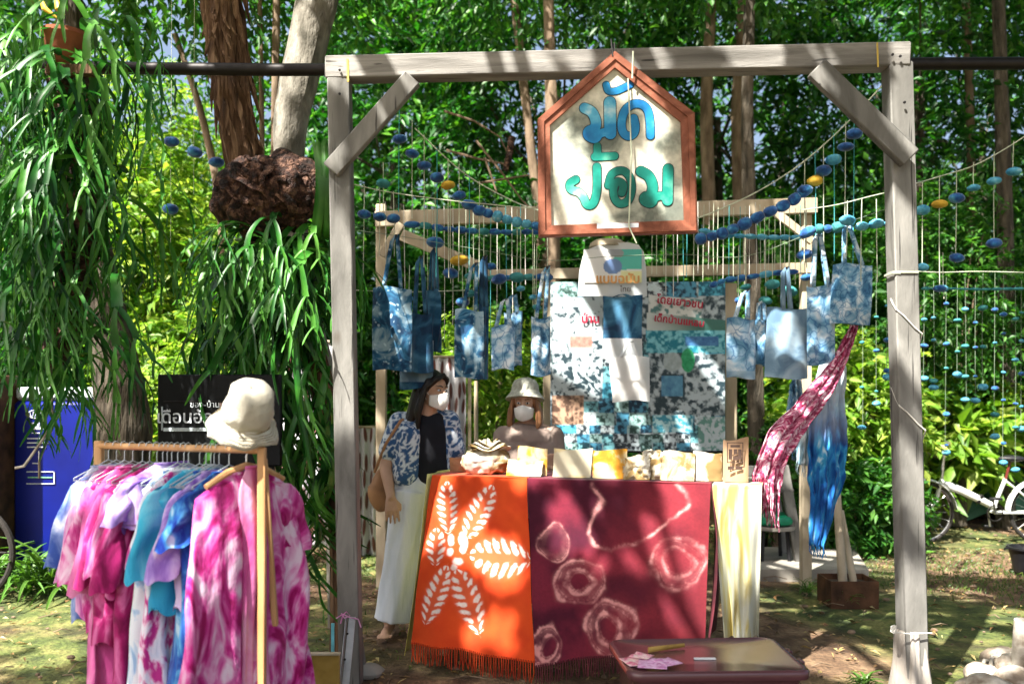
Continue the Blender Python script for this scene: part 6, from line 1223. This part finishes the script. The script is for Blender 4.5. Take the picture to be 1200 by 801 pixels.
def face_bits(q, Rm, s, p_, brow='hair', mask=True):
    for sd in (-1, 1):
        put('eye', MB().ell(q(sd*.030, .079, .004), (.0145*s, .009*s, .0065*s), Rm, 12, 8), M['white_cotton'], p_); put('iris', MB().ell(q(sd*.030, .0855, .004), (.0062*s, .004*s, .0062*s), Rm, 10, 8), M['eye'], p_)
        put('eyebrow', MB().tube([q(sd*.012, .088, .026), q(sd*.030, .088, .031), q(sd*.050, .074, .026)], [.003*s, .0042*s, .002*s], 6), M[brow], p_)
    if mask:
        def fn(u, v):
            a = (u-.5)*2.5; ed = 1-abs(u-.5)*.7; z = -.060+(v-.5)*.086*ed; r = .088+.036*math.exp(-(a*1.7)**2)*math.exp(-((v-.50)*2.0)**2)-.010*(1-v)**2
            w_ = .80; return q(math.sin(a)*r*w_, .012+math.cos(a)*r*.98, z+.010*math.exp(-(a*2)**2)*v-.014*math.cos(a)*(1-v))
        m = MB(); m.grid(fn, 18, 12); k = put('face_mask', m, M['mask'], p_, solid=.002, angle=0)
        for sd in (-1, 1): put('ear_loop', MB().tube([q(sd*.070, .035, -.03), q(sd*.083, -.008, .010), q(sd*.084, -.014, -.02), q(sd*.066, .02, -.062)], .0016, 5), M['mask'], p_)
DP = 5.22
pa = thing('person', 'black haired woman in white trousers and blue patterned blouse holding a tan bag', 'person', (W(470, 740, DP).x, DP, 0))
def A_(px, py, dy=0): return W(px, py, DP+dy)
hd = A_(507, 456); m = MB(); q, Rm = head(m, hd, 1.0, (.80, -.58, -.14), .06)
sL, sR = A_(468, 494, .02), A_(527, 493, .06); nk = A_(500, 487, .03)
limb(m, [hd+Vector((-.005, .02, -.06)), nk, A_(498, 497, .03)], [.052, .050, .06]); limb(m, [nk+Vector((0, 0, -.02)), sL], [.05, .052]); limb(m, [nk+Vector((0, 0, -.02)), sR], [.05, .052])
for a, b_, r0, r1 in ((A_(485, 512, .03), A_(486, 552, .03), .095, .085), (A_(507, 512, .05), A_(504, 552, .05), .095, .085), (A_(484, 556, .03), A_(482, 582, .04), .088, .10), (A_(504, 556, .05), A_(501, 582, .06), .088, .10)): capsule(m, a, r0, b_, r1, 16)
el, wr = A_(452, 548, -.02), A_(458, 582, -.10); limb(m, [sL, el, wr], [.050, .040, .027]); hand(m, wr, (.12, -.2, -1), (-1, -.25, 0), 1.0, .28, Vector((0, 1, 0)))
el2, wr2 = A_(535, 545, .10), A_(533, 578, -.02); limb(m, [sR, el2, wr2], [.050, .040, .027]); hand(m, wr2, (-.2, -.5, -.8), (0, -.6, .4), .95, .5, Vector((-1, 0, 0)))
fa, fb = A_(456, 733, -.02), A_(489, 730, .10); fa.z = .075; fb.z = .075
limb(m, [A_(480, 590, .03), A_(466, 660, -.01), fa], [.085, .058, .036]); limb(m, [A_(503, 590, .05), A_(494, 660, .04), fb], [.085, .058, .036])
for f_ in (fa, fb):
    h_ = Vector((f_.x, f_.y+.02, .032)); capsule(m, h_+Vector((0, .025, 0)), .030, h_+Vector((-.01, -.12, -.004)), .027, 12); capsule(m, f_, .034, h_, .030, 12)
    for k in range(5): b_ = h_+Vector((-.04+.018*k, -.14-.012*math.sin(k*.9), -.012)); capsule(m, b_, .0115-.0007*k, b_+Vector((-.004, -.028, -.004)), .0095-.0006*k, 8)
put('body', remesh(m, .0055, 2), M['skin'], pa, angle=0); face_bits(q, Rm, 1.0, pa)
# black inner top, open patterned blouse, trousers
def wob(mb_, amp, sc, seed=0):
    a = np.array(mb_.v); n = np.stack([vnoise(a*[1, 1, .6], sc, 3, seed+i) for i in range(3)], 1)-.5; mb_.v = list(map(tuple, a+n*amp*2)); return mb_
m = MB()
for a, b_, r0, r1 in ((A_(501, 506, .015), A_(502, 556, .015), .092, .088), (A_(507, 506, .02), A_(509, 560, .02), .088, .088)): capsule(m, a, r0, b_, r1, 18)
capsule(m, A_(497, 493, .03), .060, A_(513, 493, .04), .058, 14); put('black_top', wob(remesh(m, .010, 4), .006, 9), M['black_knit'], pa, angle=0)
m = MB()
for a, b_, r0, r1 in ((A_(479, 508, .0), A_(477, 554, .0), .104, .096), (A_(519, 508, .06), A_(519, 556, .06), .072, .070), (A_(498, 508, .14), A_(498, 556, .14), .09, .09)): capsule(m, a, r0, b_, r1, 16)
capsule(m, A_(488, 492, .05), .062, sL+Vector((.0, 0, .0)), .064, 14); capsule(m, A_(508, 492, .06), .062, sR, .064, 14); capsule(m, sL, .068, sL.lerp(el, .62), .078, 14); capsule(m, sR, .066, sR.lerp(el2, .6), .074, 14)
b_ = wob(remesh(m, .008, 3), .010, 11, 5); P_ = np.array(b_.v); n1 = vnoise(P_+vnoise(P_, 9, 2, 2)[:, None]*.12, 34, 2, 3); sw = np.abs(n1-.5)*2; c_ = lin((.60, .66, .72), (.03, .09, .22), sstep(.10, .22, sw)); put('blouse', b_, M['shirt_print'], pa, dye=c_, angle=0)
def trouser(m, hip, knee, foot, r0, r1, r2, ph):
    P_ = []; Rr = []
    for i in range(26):
        f = i/25; c = hip.lerp(knee, f*2) if f < .5 else knee.lerp(foot, f*2-1); P_.append(c); Rr.append(r0*(1-f*2)+r1*f*2 if f < .5 else r1*(2-f*2)+r2*(f*2-1))
    m.tube(P_, Rr, 32, noise=lambda p, a: 1+.055*math.sin(5*a+ph+p.z*3)+.03*math.sin(9*a+p.z*9+ph))
m = MB(); ha, hb = fa.copy(), fb.copy(); ha.z = .085; hb.z = .085
trouser(m, A_(481, 575, .03), A_(472, 650, -.01), ha+Vector((.03, 0, 0)), .125, .112, .118, 0); trouser(m, A_(499, 575, .06), A_(494, 650, .05), hb, .115, .105, .112, 2)
capsule(m, A_(482, 566, .04), .108, A_(498, 567, .05), .106, 18); put('trousers', wob(remesh(m, .009, 2), .008, 8, 2), M['trousers'], pa, angle=0)
# hair
m = MB(); m.ell(q(0, -.024, .034), (.086, .092, .092), Rm, 20, 14); 
for k in range(11):
    a = -2.9+k*.34; 
    if -.6 < math.sin(a)*1 and 1.0 < abs(k-5)+1 or True:
        x0, y0 = math.cos(a)*.078, -abs(math.sin(a))*.070-.02; limb(m, [q(x0, y0, .03), q(x0*1.2, y0-.01, -.08), q(x0*1.35, y0-.02, -.20), q(x0*1.3, y0-.01, -.30-.03*math.sin(k*2))], [.026, .030, .028, .012], 8)
limb(m, [q(.076, .02, .05), q(.094, .01, -.03), q(.105, .0, -.14), q(.10, .01, -.24)], [.016, .022, .024, .010], 8); limb(m, [q(-.076, .02, .05), q(-.090, .01, -.03), q(-.10, .0, -.14), q(-.12, .03, -.22)], [.016, .020, .022, .010], 8)
limb(m, [q(.0, .07, .098), q(.045, .065, .07), q(.075, .03, .02)], [.016, .018, .014], 8); limb(m, [q(.0, .07, .098), q(-.045, .065, .07), q(-.075, .03, .02)], [.016, .018, .014], 8)
put('hair', wob(remesh(m, .007, 2), .004, 24), M['hair'], pa, angle=0)
# her bag
tg = thing('shoulder_bag', 'tan leather shoulder bag held at the hip of the woman in white trousers', 'handbag', A_(448, 594, -.03)); c = A_(449, 572, .02)
def bagf(v, a): k = 1+.06*math.sin(a*3)+(.12 if v.z < 0 else -.10); return Vector((v.x*k, v.y, v.z*(1+.08*math.sin(a*2))))
put('pouch', MB().ell(c, (.085, .04, .135), Euler((0, .12, 0)).to_matrix(), 24, 16, bagf), M['tan_leather'], tg)
m = MB(); P_ = [c+Vector((-.05, -.02, .10)), A_(452, 520, -.09), A_(470, 492, -.07), A_(480, 488, .05), A_(478, 520, .17), c+Vector((.05, .02, .10))]; m.tube(P_, .009, 6, flat=.5); put('strap', m, M['tan_leather'], tg)

DP2 = 5.65
pb_ = thing('person', 'woman in a grey bucket hat and white face mask behind the table', 'person', (W(620, 700, DP2).x, DP2, 0))
def B_(px, py, dy=0): return W(px, py, DP2+dy)
hd = B_(615, 472); m = MB(); q, Rm = head(m, hd, .98, (-.15, -.97, -.05), .0)
sL, sR = B_(589, 511, .02), B_(648, 510, .04); nk = B_(618, 499, .04)
limb(m, [hd+Vector((0, .02, -.06)), nk], [.052, .05]); limb(m, [nk, sL], [.052, .052]); limb(m, [nk, sR], [.052, .052])
for a, b_, r0, r1 in ((B_(605, 530, .03), B_(607, 590, .03), .10, .09), (B_(632, 530, .04), B_(630, 590, .04), .10, .09), (B_(606, 600, .03), B_(606, 625, .03), .10, .10), (B_(630, 600, .03), B_(630, 625, .03), .10, .10)): capsule(m, a, r0, b_, r1, 16)
f1, f2 = W(608, 700, DP2), W(632, 700, DP2); f1.z = f2.z = .08
limb(m, [B_(608, 630), B_(608, 670), f1], [.085, .058, .038]); limb(m, [B_(631, 630), B_(632, 670), f2], [.085, .058, .038])
for f_ in (f1, f2): capsule(m, f_+Vector((0, .02, -.045)), .032, f_+Vector((0, -.13, -.052)), .026, 12)
e1, w1 = B_(588, 560, -.05), B_(632, 540, -.26); limb(m, [sL, e1, w1], [.048, .04, .027]); hand(m, w1, (1, -.15, .15), (0, -.3, 1), .95, .35, Vector((0, 0, -1)))
e2, w2 = B_(655, 556, .04), B_(668, 540, -.20); limb(m, [sR, e2, w2], [.048, .04, .027]); hand(m, w2, (.5, -.6, .3), (.6, .5, .2), .95, .5, Vector((0, 0, -1)))
put('body', remesh(m, .0055, 2), M['skin'], pb_, angle=0); face_bits(q, Rm, .98, pb_, 'hair_brown')
m = MB()
for a, b_, r0, r1 in ((B_(605, 527, .03), B_(605, 600, .03), .122, .128), (B_(633, 527, .04), B_(633, 600, .04), .122, .128)): capsule(m, a, r0, b_, r1, 18)
capsule(m, B_(606, 510, .03), .070, sL, .068, 14); capsule(m, B_(630, 510, .03), .070, sR, .068, 14); capsule(m, B_(605, 512, .0), .085, B_(632, 512, .0), .085, 14); limb(m, [sL, e1, e1.lerp(w1, .75)], [.072, .070, .062]); limb(m, [sR, e2, e2.lerp(w2, .6)], [.072, .072, .062])
put('top', wob(remesh(m, .009, 3), .016, 9, 4), M['brown_top'], pb_, angle=0)
m = MB(); trouser(m, B_(608, 605, .03), B_(608, 650, .02), Vector((f1.x, f1.y, .08)), .115, .10, .085, 0); trouser(m, B_(631, 605, .04), B_(631, 650, .02), Vector((f2.x, f2.y, .08)), .115, .10, .085, 1); put('trousers', remesh(m, .011, 2), M['black_knit'], pb_, angle=0)
m = MB(); m.ell(q(0, -.02, .03), (.083, .090, .088), Rm, 20, 14)
for sd in (-1, 1):
    for k in range(4): limb(m, [q(sd*.074, .03-.03*k, .03), q(sd*.092, .03-.03*k, -.05), q(sd*.100, .035-.03*k, -.13), q(sd*.085, .04-.03*k, -.18)], [.016, .022, .022, .010], 8)
put('hair', wob(remesh(m, .007, 2), .004, 24, 3), M['hair_brown'], pb_, angle=0)
h2 = thing('bucket_hat', 'grey knitted bucket hat worn by the woman behind the table', 'hat', q(0, -.01, .06))
Hm = Rm @ Euler((R(14), 0, 0)).to_matrix()
M['grey_hat'] = mnoise('grey_green_felt', [(.4, (.34, .35, .30)), (.6, (.46, .47, .41))], scale=60, rough=.95, bump=.6, bscale=90, bdist=.004)
put('crown', MB().lathe([(.0001, .092), (.04, .090), (.072, .075), (.088, .045), (.094, .0)], 32, q(0, -.022, .074), Hm), M['grey_hat'], h2)
put('brim', MB().lathe([(.094, .0), (.106, -.018), (.124, -.040), (.132, -.052)], 32, q(0, -.022, .074), Hm), M['grey_hat'], h2, solid=.003)

# ================================================================ hanging printed cloths behind
def oval_col(u, v):
    C = np.full((len(u), 3), .62)*np.array([1, 1, 1.06]); 
    rr_ = random.Random(3)
    for i in range(5):
        for j in range(6):
            cx, cy = (i+.5+(j % 2)*.4+rr_.uniform(-.2, .2))/5, (j+.5+rr_.uniform(-.2, .2))/6; th = rr_.uniform(-.9, .9); du = (u-cx)*math.cos(th)+(v-cy)*math.sin(th); dv = -(u-cx)*math.sin(th)+(v-cy)*math.cos(th); r_ = np.sqrt((du/.045)**2+(dv/.075)**2); k = sstep(1.1, .8, r_); C = C*(1-k[:, None])+np.array([.16, .06, .05])*k[:, None]
    return C
def hang_cloth(label, x0, y0, x1, y1, d):
    t = thing('printed_cloth', label, 'cloth', W((x0+x1)/2, y1, d)); us, vs_ = np.meshgrid(np.linspace(0, 1, 91), np.linspace(0, 1, 91)); px = x0+(x1-x0)*us; py = y0+(y1-y0)*vs_
    X = (px-600)/F*d; Z = EYE-(py-HOR)/F*d; Y = d+.03*np.sin(us*22)*(.3+vs_); m = MB(); m.v = list(map(tuple, np.column_stack([X.ravel(), Y.ravel(), Z.ravel()]))); m.f = [(j*91+i, (j+1)*91+i, (j+1)*91+i+1, j*91+i+1) for j in range(90) for i in range(90)]
    put('sheet', m, M['dye_print'], t, dye=oval_col(us.ravel(), vs_.ravel()), angle=0, solid=.003); put('rod', MB().tube([W(x0-4, y0, d), W(x1+4, y0, d)], .012, 8), M['pale_wood'], t)
    for xx in (x0-4, x1+4): put('stake', MB().bar((W(xx, y0, d).x, d+.03, -.05), (W(xx, y0, d).x, d+.03, W(xx, y0, d).z+.02), .03, .03, .003), M['pale_wood'], t)
hang_cloth('white cloth with brown oval prints behind the right fern', 318, 400, 392, 640, 7.4)
hang_cloth('white cloth with brown oval prints behind the black haired woman', 506, 418, 546, 560, 7.0)
hang_cloth('pale printed cloth low behind the left post of the back frame', 408, 500, 446, 650, 7.8)
m = MB(); x_ = W(558, 600, 6.6).x
put('bamboo_stake', MB().tube([(x_, 6.6, -.05), (x_, 6.6, W(558, 446, 6.6).z)], .016, 10), M['pale_wood'], label='thin pale stake standing between the two women', cat='stake')

# ================================================================ right hand yard
sx0, sx1 = W(878, 660, 7.2).x, W(1017, 660, 7.2).x
sl_ = MB(); 
def slabf(z): return [(W(852, 0, 6.75).x, 6.75, z), (W(1018, 0, 6.75).x, 6.75, z), (W(1000, 0, 7.75).x, 7.75, z), (W(852, 0, 7.75).x, 7.75, z)]
sl_.add(slabf(-.06)+slabf(.07), [(0, 1, 2, 3), (4, 7, 6, 5), (0, 4, 5, 1), (1, 5, 6, 2), (2, 6, 7, 3), (3, 7, 4, 0)])
put('concrete_slab', sl_, M['concrete'], kind='structure', smooth=False)
st = thing('stool', 'low stool with a round green vinyl cushion behind the yellow cloth', 'stool', (W(904, 640, 7.2).x, 7.2, .07)); c = W(904, 607, 7.2); zt = c.z
put('cushion', MB().lathe([(.0001, -.05), (.15, -.05), (.185, -.03), (.19, .0), (.175, .03), (.13, .045), (.0001, .05)], 32, (c.x, 7.2, zt)), M['green_vinyl'], st)
put('seat', MB().lathe([(.0001, -.03), (.20, -.03), (.205, -.015), (.20, 0), (.0001, 0)], 32, (c.x, 7.2, zt-.051)), M['concrete'], st)
for a in range(4): q0 = Vector((math.cos(a*1.57+.8)*.14, math.sin(a*1.57+.8)*.14, 0)); put('leg', MB().tube([(c.x+q0.x, 7.2+q0.y, zt-.08), (c.x+q0.x*1.15, 7.2+q0.y*1.15, .07)], .016, 8), M['black_plastic'], st)
ch = thing('old_chair', 'old grey timber chair frame beside the green stool', 'chair', (W(928, 650, 7.1).x, 7.1, .07))
put('leg', MB().bar((W(937, 0, 7.1).x, 7.1, .07), W(917, 545, 7.1), .085, .06, .006), M['timber'], ch); put('leg', MB().bar((W(926, 0, 7.3).x, 7.45, .07), W(905, 550, 7.45), .06, .05, .006), M['timber'], ch)
put('seat', MB().box(W(895, 572, 7.25), (.40, .36, .03), bev=.005), M['timber'], ch); put('backrest', MB().box(W(893, 552, 7.42), (.30, .02, .10), bev=.004), M['timber'], ch); put('leg', MB().bar((W(884, 0, 7.1).x, 7.1, .07), W(884, 571, 7.1), .035, .035, .004), M['timber'], ch)
rb = thing('rusty_box', 'low rusty square planter box that holds two propped poles', 'box', (W(993, 700, 6.0).x, 6.0, 0)); bx = W(993, 700, 6.0).x
for (dx, dy, sx, sy) in ((0, -.13, .33, .012), (0, .13, .33, .012), (-.159, 0, .012, .248), (.159, 0, .012, .248)): put('side_panel', MB().box((bx+dx, 6.0+dy, .075), (sx, sy, .19), bev=.002), M['rust'], rb)
put('soil', MB().box((bx, 6.0, .05), (.30, .245, .16)), M['bark_dark'], rb)
put('propped_pole', MB().tube([(W(988, 0, 6.0).x, 6.0, .1), W(980, 570, 6.15)], [.032, .028], 12), M['pale_wood'], label='thicker pale pole standing in the rusty box', cat='pole')
put('propped_pole', MB().tube([(W(1001, 0, 6.05).x, 6.05, .1), W(985, 598, 6.2)], [.026, .024], 12), M['pale_wood'], label='shorter leaning pole on the right in the rusty box', cat='pole')
# bicycle
DB = 8.35
bk = thing('bicycle', 'cream white folding bicycle standing behind the right post', 'bicycle', (W(1150, 635, DB).x, DB, 0))
def K(px, py, dy=0): return W(px, py, DB+dy)
wf, wre = K(1081, 600), K(1219, 602); RW = .30; wf.z = wre.z = RW+.0
for c in (wf, wre):
    wh = put('wheel', ring(MB(), c, RW-.022, .010, 48, 8), M['chrome'], bk); put('tyre', ring(MB(), c, RW-.010, .019, 48, 10), M['tyre'], wh); put('hub', MB().tube([c+Vector((0, -.05, 0)), c+Vector((0, .05, 0))], .018, 10), M['chrome'], wh)
    m = MB()
    for i in range(20): a = i*math.pi/10; m.tube([c+Vector((math.cos(a+.2)*.016, .02*(-1)**i, math.sin(a+.2)*.016)), c+Vector((math.cos(a)*(RW-.03), 0, math.sin(a)*(RW-.03)))], .0014, 4)
    put('spoke', m, M['chrome'], wh, kind='stuff')
    g_ = MB(); rf = RW+.035; n = 22; vs = []
    for i in range(n+1):
        a = (math.pi*(.02 if c is wf else .15))+i/n*math.pi*(.92 if c is wf else .85)
        for k in range(5): b_ = (k-2)*.016; vs.append((c.x+math.cos(a)*(rf-.004*(k-2)**2), c.y+b_*1.5, c.z+math.sin(a)*(rf-.004*(k-2)**2)))
    g_.add(vs, [(i*5+k, i*5+k+1, i*5+k+6, i*5+k+5) for i in range(n) for k in range(4)]); put('mudguard', g_, M['bike_white'], bk, solid=.003)
ht_, hb_ = K(1104, 560), K(1098, 582); bb_ = K(1162, 600)
put('head_tube', MB().tube([ht_, hb_], .020, 12), M['bike_white'], bk)
fk = put('fork', MB().tube([hb_, hb_+Vector((-.01, -.04, -.03)), wf+Vector((0, -.045, 0))], .011, 8).tube([hb_, hb_+Vector((-.01, .04, -.03)), wf+Vector((0, .045, 0))], .011, 8), M['bike_white'], bk)
put('main_tube', MB().tube([K(1101, 565), K(1125, 574), K(1148, 585), K(1166, 594)], [.036, .038, .036, .032], 14), M['bike_white'], bk)
put('frame_hinge', MB().box(K(1147, 584), (.03, .07, .09), Euler((0, .45, 0)).to_matrix(), .004), M['dark_metal'], bk)
put('seat_tube', MB().tube([K(1178, 561), bb_], .018, 10), M['bike_white'], bk); put('chain_stay', MB().tube([bb_+Vector((0, -.04, 0)), wre+Vector((0, -.05, 0))], .011, 8).tube([bb_+Vector((0, .04, 0)), wre+Vector((0, .05, 0))], .011, 8), M['bike_white'], bk)
put('seat_stay', MB().tube([K(1180, 564, -.03), K(1200, 580, -.04), wre+Vector((0, -.05, 0))], .009, 8).tube([K(1180, 564, .03), K(1200, 580, .04), wre+Vector((0, .05, 0))], .009, 8), M['bike_white'], bk)
put('seat_post', MB().tube([K(1178, 563), K(1184, 540)], .013, 8), M['red_table'], bk); put('saddle', MB().ell(K(1185, 537), (.13, .075, .035), n=18, m=10, fn=lambda v, a: Vector((v.x, v.y*(1+v.x*3), v.z))), M['black_plastic'], bk)
put('stem', MB().tube([ht_, K(1107, 520)], .013, 8), M['chrome'], bk); put('handlebar', MB().tube([K(1112, 519, -.27), K(1107, 517, -.12), K(1106, 518), K(1107, 517, .12), K(1112, 519, .27)], .012, 8), M['chrome'], bk)
put('chainring', ring(MB(), bb_+Vector((0, -.06, 0)), .075, .006, 28, 6), M['dark_metal'], bk)
for sd in (-1, 1): cr = put('crank', MB().tube([bb_+Vector((0, sd*.06, 0)), bb_+Vector((sd*.03, sd*.08, -sd*.15))], .010, 6), M['chrome'], bk); put('pedal', MB().box(bb_+Vector((sd*.03, sd*.13, -sd*.15)), (.09, .08, .022), bev=.004), M['black_plastic'], cr)
# red table, green bowl, brown crate, tarp, pot, stones
rt_ = thing('red_table', 'dark red garden table at the right edge beyond the bicycle', 'table', (W(1215, 560, 10.2).x, 10.2, 0)); c = W(1215, 541, 10.2)
put('table_top', MB().box(c, (1.15, .8, .07), bev=.015), M['red_table'], rt_)
for dx in (-.45, .45):
    for dy in (-.3, .3): put('leg', MB().tube([(c.x+dx, c.y+dy, c.z-.03), (c.x+dx, c.y+dy, -.03)], .025, 8), M['dark_metal'], rt_)
m = MB(); m.lathe([(.10, -.18), (.25, -.08), (.36, .10), (.40, .18), (.37, .18), (.30, .06), (.001, -.10)], 28, W(1178, 505, 11.5)); gb = put('green_bowl', m, mnoise('pale_green_glaze', [(.3, (.16, .42, .22)), (.7, (.34, .58, .36))], scale=4, rough=.3), label='big pale green bowl on a stand behind the bead curtain', cat='bowl')
put('bowl_stand', MB().box((W(1178, 505, 11.5).x, 11.5, .38), (.35, .35, .80), bev=.01), M['timber'], label='grey timber stand under the green bowl', cat='stand')
put('brown_crate', MB().box((W(1138, 515, 10.9).x, 10.9, .62), (.30, .25, .46), bev=.01).box((W(1138, 515, 10.9).x, 10.77, .62), (.24, .012, .36), bev=.003), M['rust'], label='upright brown crate behind the bead curtain beside the bowl', cat='crate')
put('crate_bench', MB().box((W(1138, 515, 10.9).x, 10.9, .18), (.9, .4, .42), bev=.01), M['bark_dark'], label='low dark bench carrying the brown crate', cat='bench')
m = MB(); m.grid(lambda u, v: Vector((W(1080, 0, 10.0).x-1.0+3.4*u, 9.55+1.0*v, .10+.42*math.sin(min(1, v*1.6)*1.57)+.05*math.sin(u*14+v*3)+.03*math.sin(u*31))), 40, 16)
put('green_tarp', m, M['teal_tarp'], label='green tarpaulin draped over a low heap behind the bicycle', cat='tarpaulin', solid=.01)
m = MB(); m.grid(lambda u, v: Vector((W(1075, 0, 9.3).x-.3+1.1*u, 9.2+.5*v, .98-.42*u-.1*v+.02*math.sin(u*12))), 16, 8)
put('grey_sheet', m, M['sack'], label='sloping grey sheet just right of the post above the bicycle wheel', cat='sheet', solid=.01)
put('sheet_support', MB().box((W(1075, 0, 9.3).x+.1, 9.5, .36), (.9, .4, .70), bev=.01), M['bark_dark'], label='dark box under the sloping grey sheet', cat='box')
m = MB(); cx = W(1204, 660, 7.0).x; m.lathe([(.10, .0), (.13, .15), (.145, .19), (.155, .19), (.155, .205), (.13, .205), (.12, .16), (.001, .15)], 24, (cx, 7.0, .0)); bp_ = thing('black_pot', 'black plastic pot at the right edge on the grass', 'pot', (cx, 7.0, 0)); put('tub', m, M['black_plastic'], bp_)
put('handle', MB().tube([(cx-.15, 7.0, .19), (cx-.185, 7.0, .195), (cx-.19, 7.0, .18)], .008, 6), M['black_plastic'], bp_)
m = MB(); m.lathe([(.0001, .0), (.07, .0), (.085, .06), (.09, .20), (.075, .24), (.0001, .24)], 18, (W(1030, 560, 9.8).x, 9.8, .25)); put('brown_jar', m, M['terracotta'], label='brown jar on the low wall left of the right post', cat='jar')
m = MB(); m.box((W(1010, 560, 10.0).x, 10.0, .12), (2.0, .5, .28), bev=.02); put('low_wall', m, M['concrete'], label='low grey wall in the shade beyond the blue scarf', cat='wall')
m = MB(); m.box((W(505, 560, 8.6).x+.3, 8.9, .20), (2.4, .3, .45), bev=.02); put('dark_bench', m, M['bark_dark'], label='long low dark bench in the shade behind the two women', cat='bench')
for k, (px, py, d, r_) in enumerate([(1152, 792, 4.35, (.11, .09, .06)), (1178, 778, 4.5, (.14, .1, .07)), (1160, 812, 4.15, (.13, .1, .06)), (1196, 806, 4.2, (.12, .1, .08)), (1186, 792, 4.3, (.08, .07, .10)), (1134, 806, 4.2, (.07, .05, .04))]):
    def sn(v, a, k=k): return v*(1+.5*(float(vnoise(np.array([v.x, v.y, v.z])*9+k*3.1, 1, 3, k))-.5)*2)
    put('bleached_stone', MB().ell((W(px, py, d).x, d, r_[2]*.55), r_, n=22, m=14, fn=sn), M['stone_white'], label='bleached stone of the heap in the lower right corner, '+['leftmost in the middle row', 'farthest back and largest', 'front one left of the log', 'right one cut by the frame', 'tall one in the middle', 'smallest one at the left'][k], cat='stone', group='bleached stones in the corner', angle=0)
put('pale_log', MB().tube([(W(1196, 0, 4.25).x, 4.25, .0), (W(1196, 0, 4.25).x, 4.22, .34)], [.05, .045], 14), M['stone_white'], label='short upright pale log end at the lower right corner', cat='log')
m = MB()
for k in range(4): x_ = W(1128+k*9, 0, 4.4).x; m.tube([(x_, 4.3, .01), (x_+.1, 4.45, .05+.02*k), (x_+.28, 4.5, .05)], [.012, .010, .004], 6)
put('dry_branch', m, M['stone_white'], label='bleached dry branch leaning over the stones in the corner', cat='branch')
# ================================================================ bark strips, twigs and pebbles
ft = bpy.data.objects['fern_tree']; m = MB()
for k in range(60):
    y0 = random.uniform(-60, 150); y1 = y0+random.uniform(40, 120); a = random.uniform(-3.1, .1); xm = lambda y: np.interp(y, [-60, 0, 80, 190, 260], [258, 261, 268, 285, 300]); rr = random.uniform(.078, .105)
    P_ = []
    for i in range(7):
        f = i/6; y = y0+(y1-y0)*f; c = W(float(xm(y)), y, 4.75); aa = a+f*random.uniform(.1, .5); q_ = rr*(1+.35*(f**4)+.1*math.sin(f*7+k)); P_.append(c+Vector((math.cos(aa)*q_, math.sin(aa)*q_, 0)))
    m.tube(P_, [.004, .012, .018, .020, .017, .010, .003], 5, flat=.35)
put('bark_strip', m, M['bark'], ft, kind='stuff')
m = MB()
for k in range(260):
    x, y = random.uniform(-4, 5), random.uniform(3.4, 9); a = random.uniform(0, 6.3); l = random.uniform(.04, .22); m.tube([(x, y, .012), (x+math.cos(a)*l*.5, y+math.sin(a)*l*.5, .02+random.uniform(0, .01)), (x+math.cos(a+.3)*l, y+math.sin(a+.3)*l, .01)], [.003, .0035, .002], 4)
put('fallen_twigs', m, M['bark_thin'], label='thin dry twigs scattered over the ground', cat='twigs', kind='stuff')
m = MB()
for k in range(420):
    x, y = random.uniform(-4, 5), random.uniform(3.4, 9); r_ = random.uniform(.006, .022); m.ell((x, y, .004), (r_*random.uniform(1, 1.6), r_, r_*.7), n=6, m=4)
put('pebbles', m, M['bark_thin'], label='small pebbles scattered over the bare earth', cat='pebbles', kind='stuff')
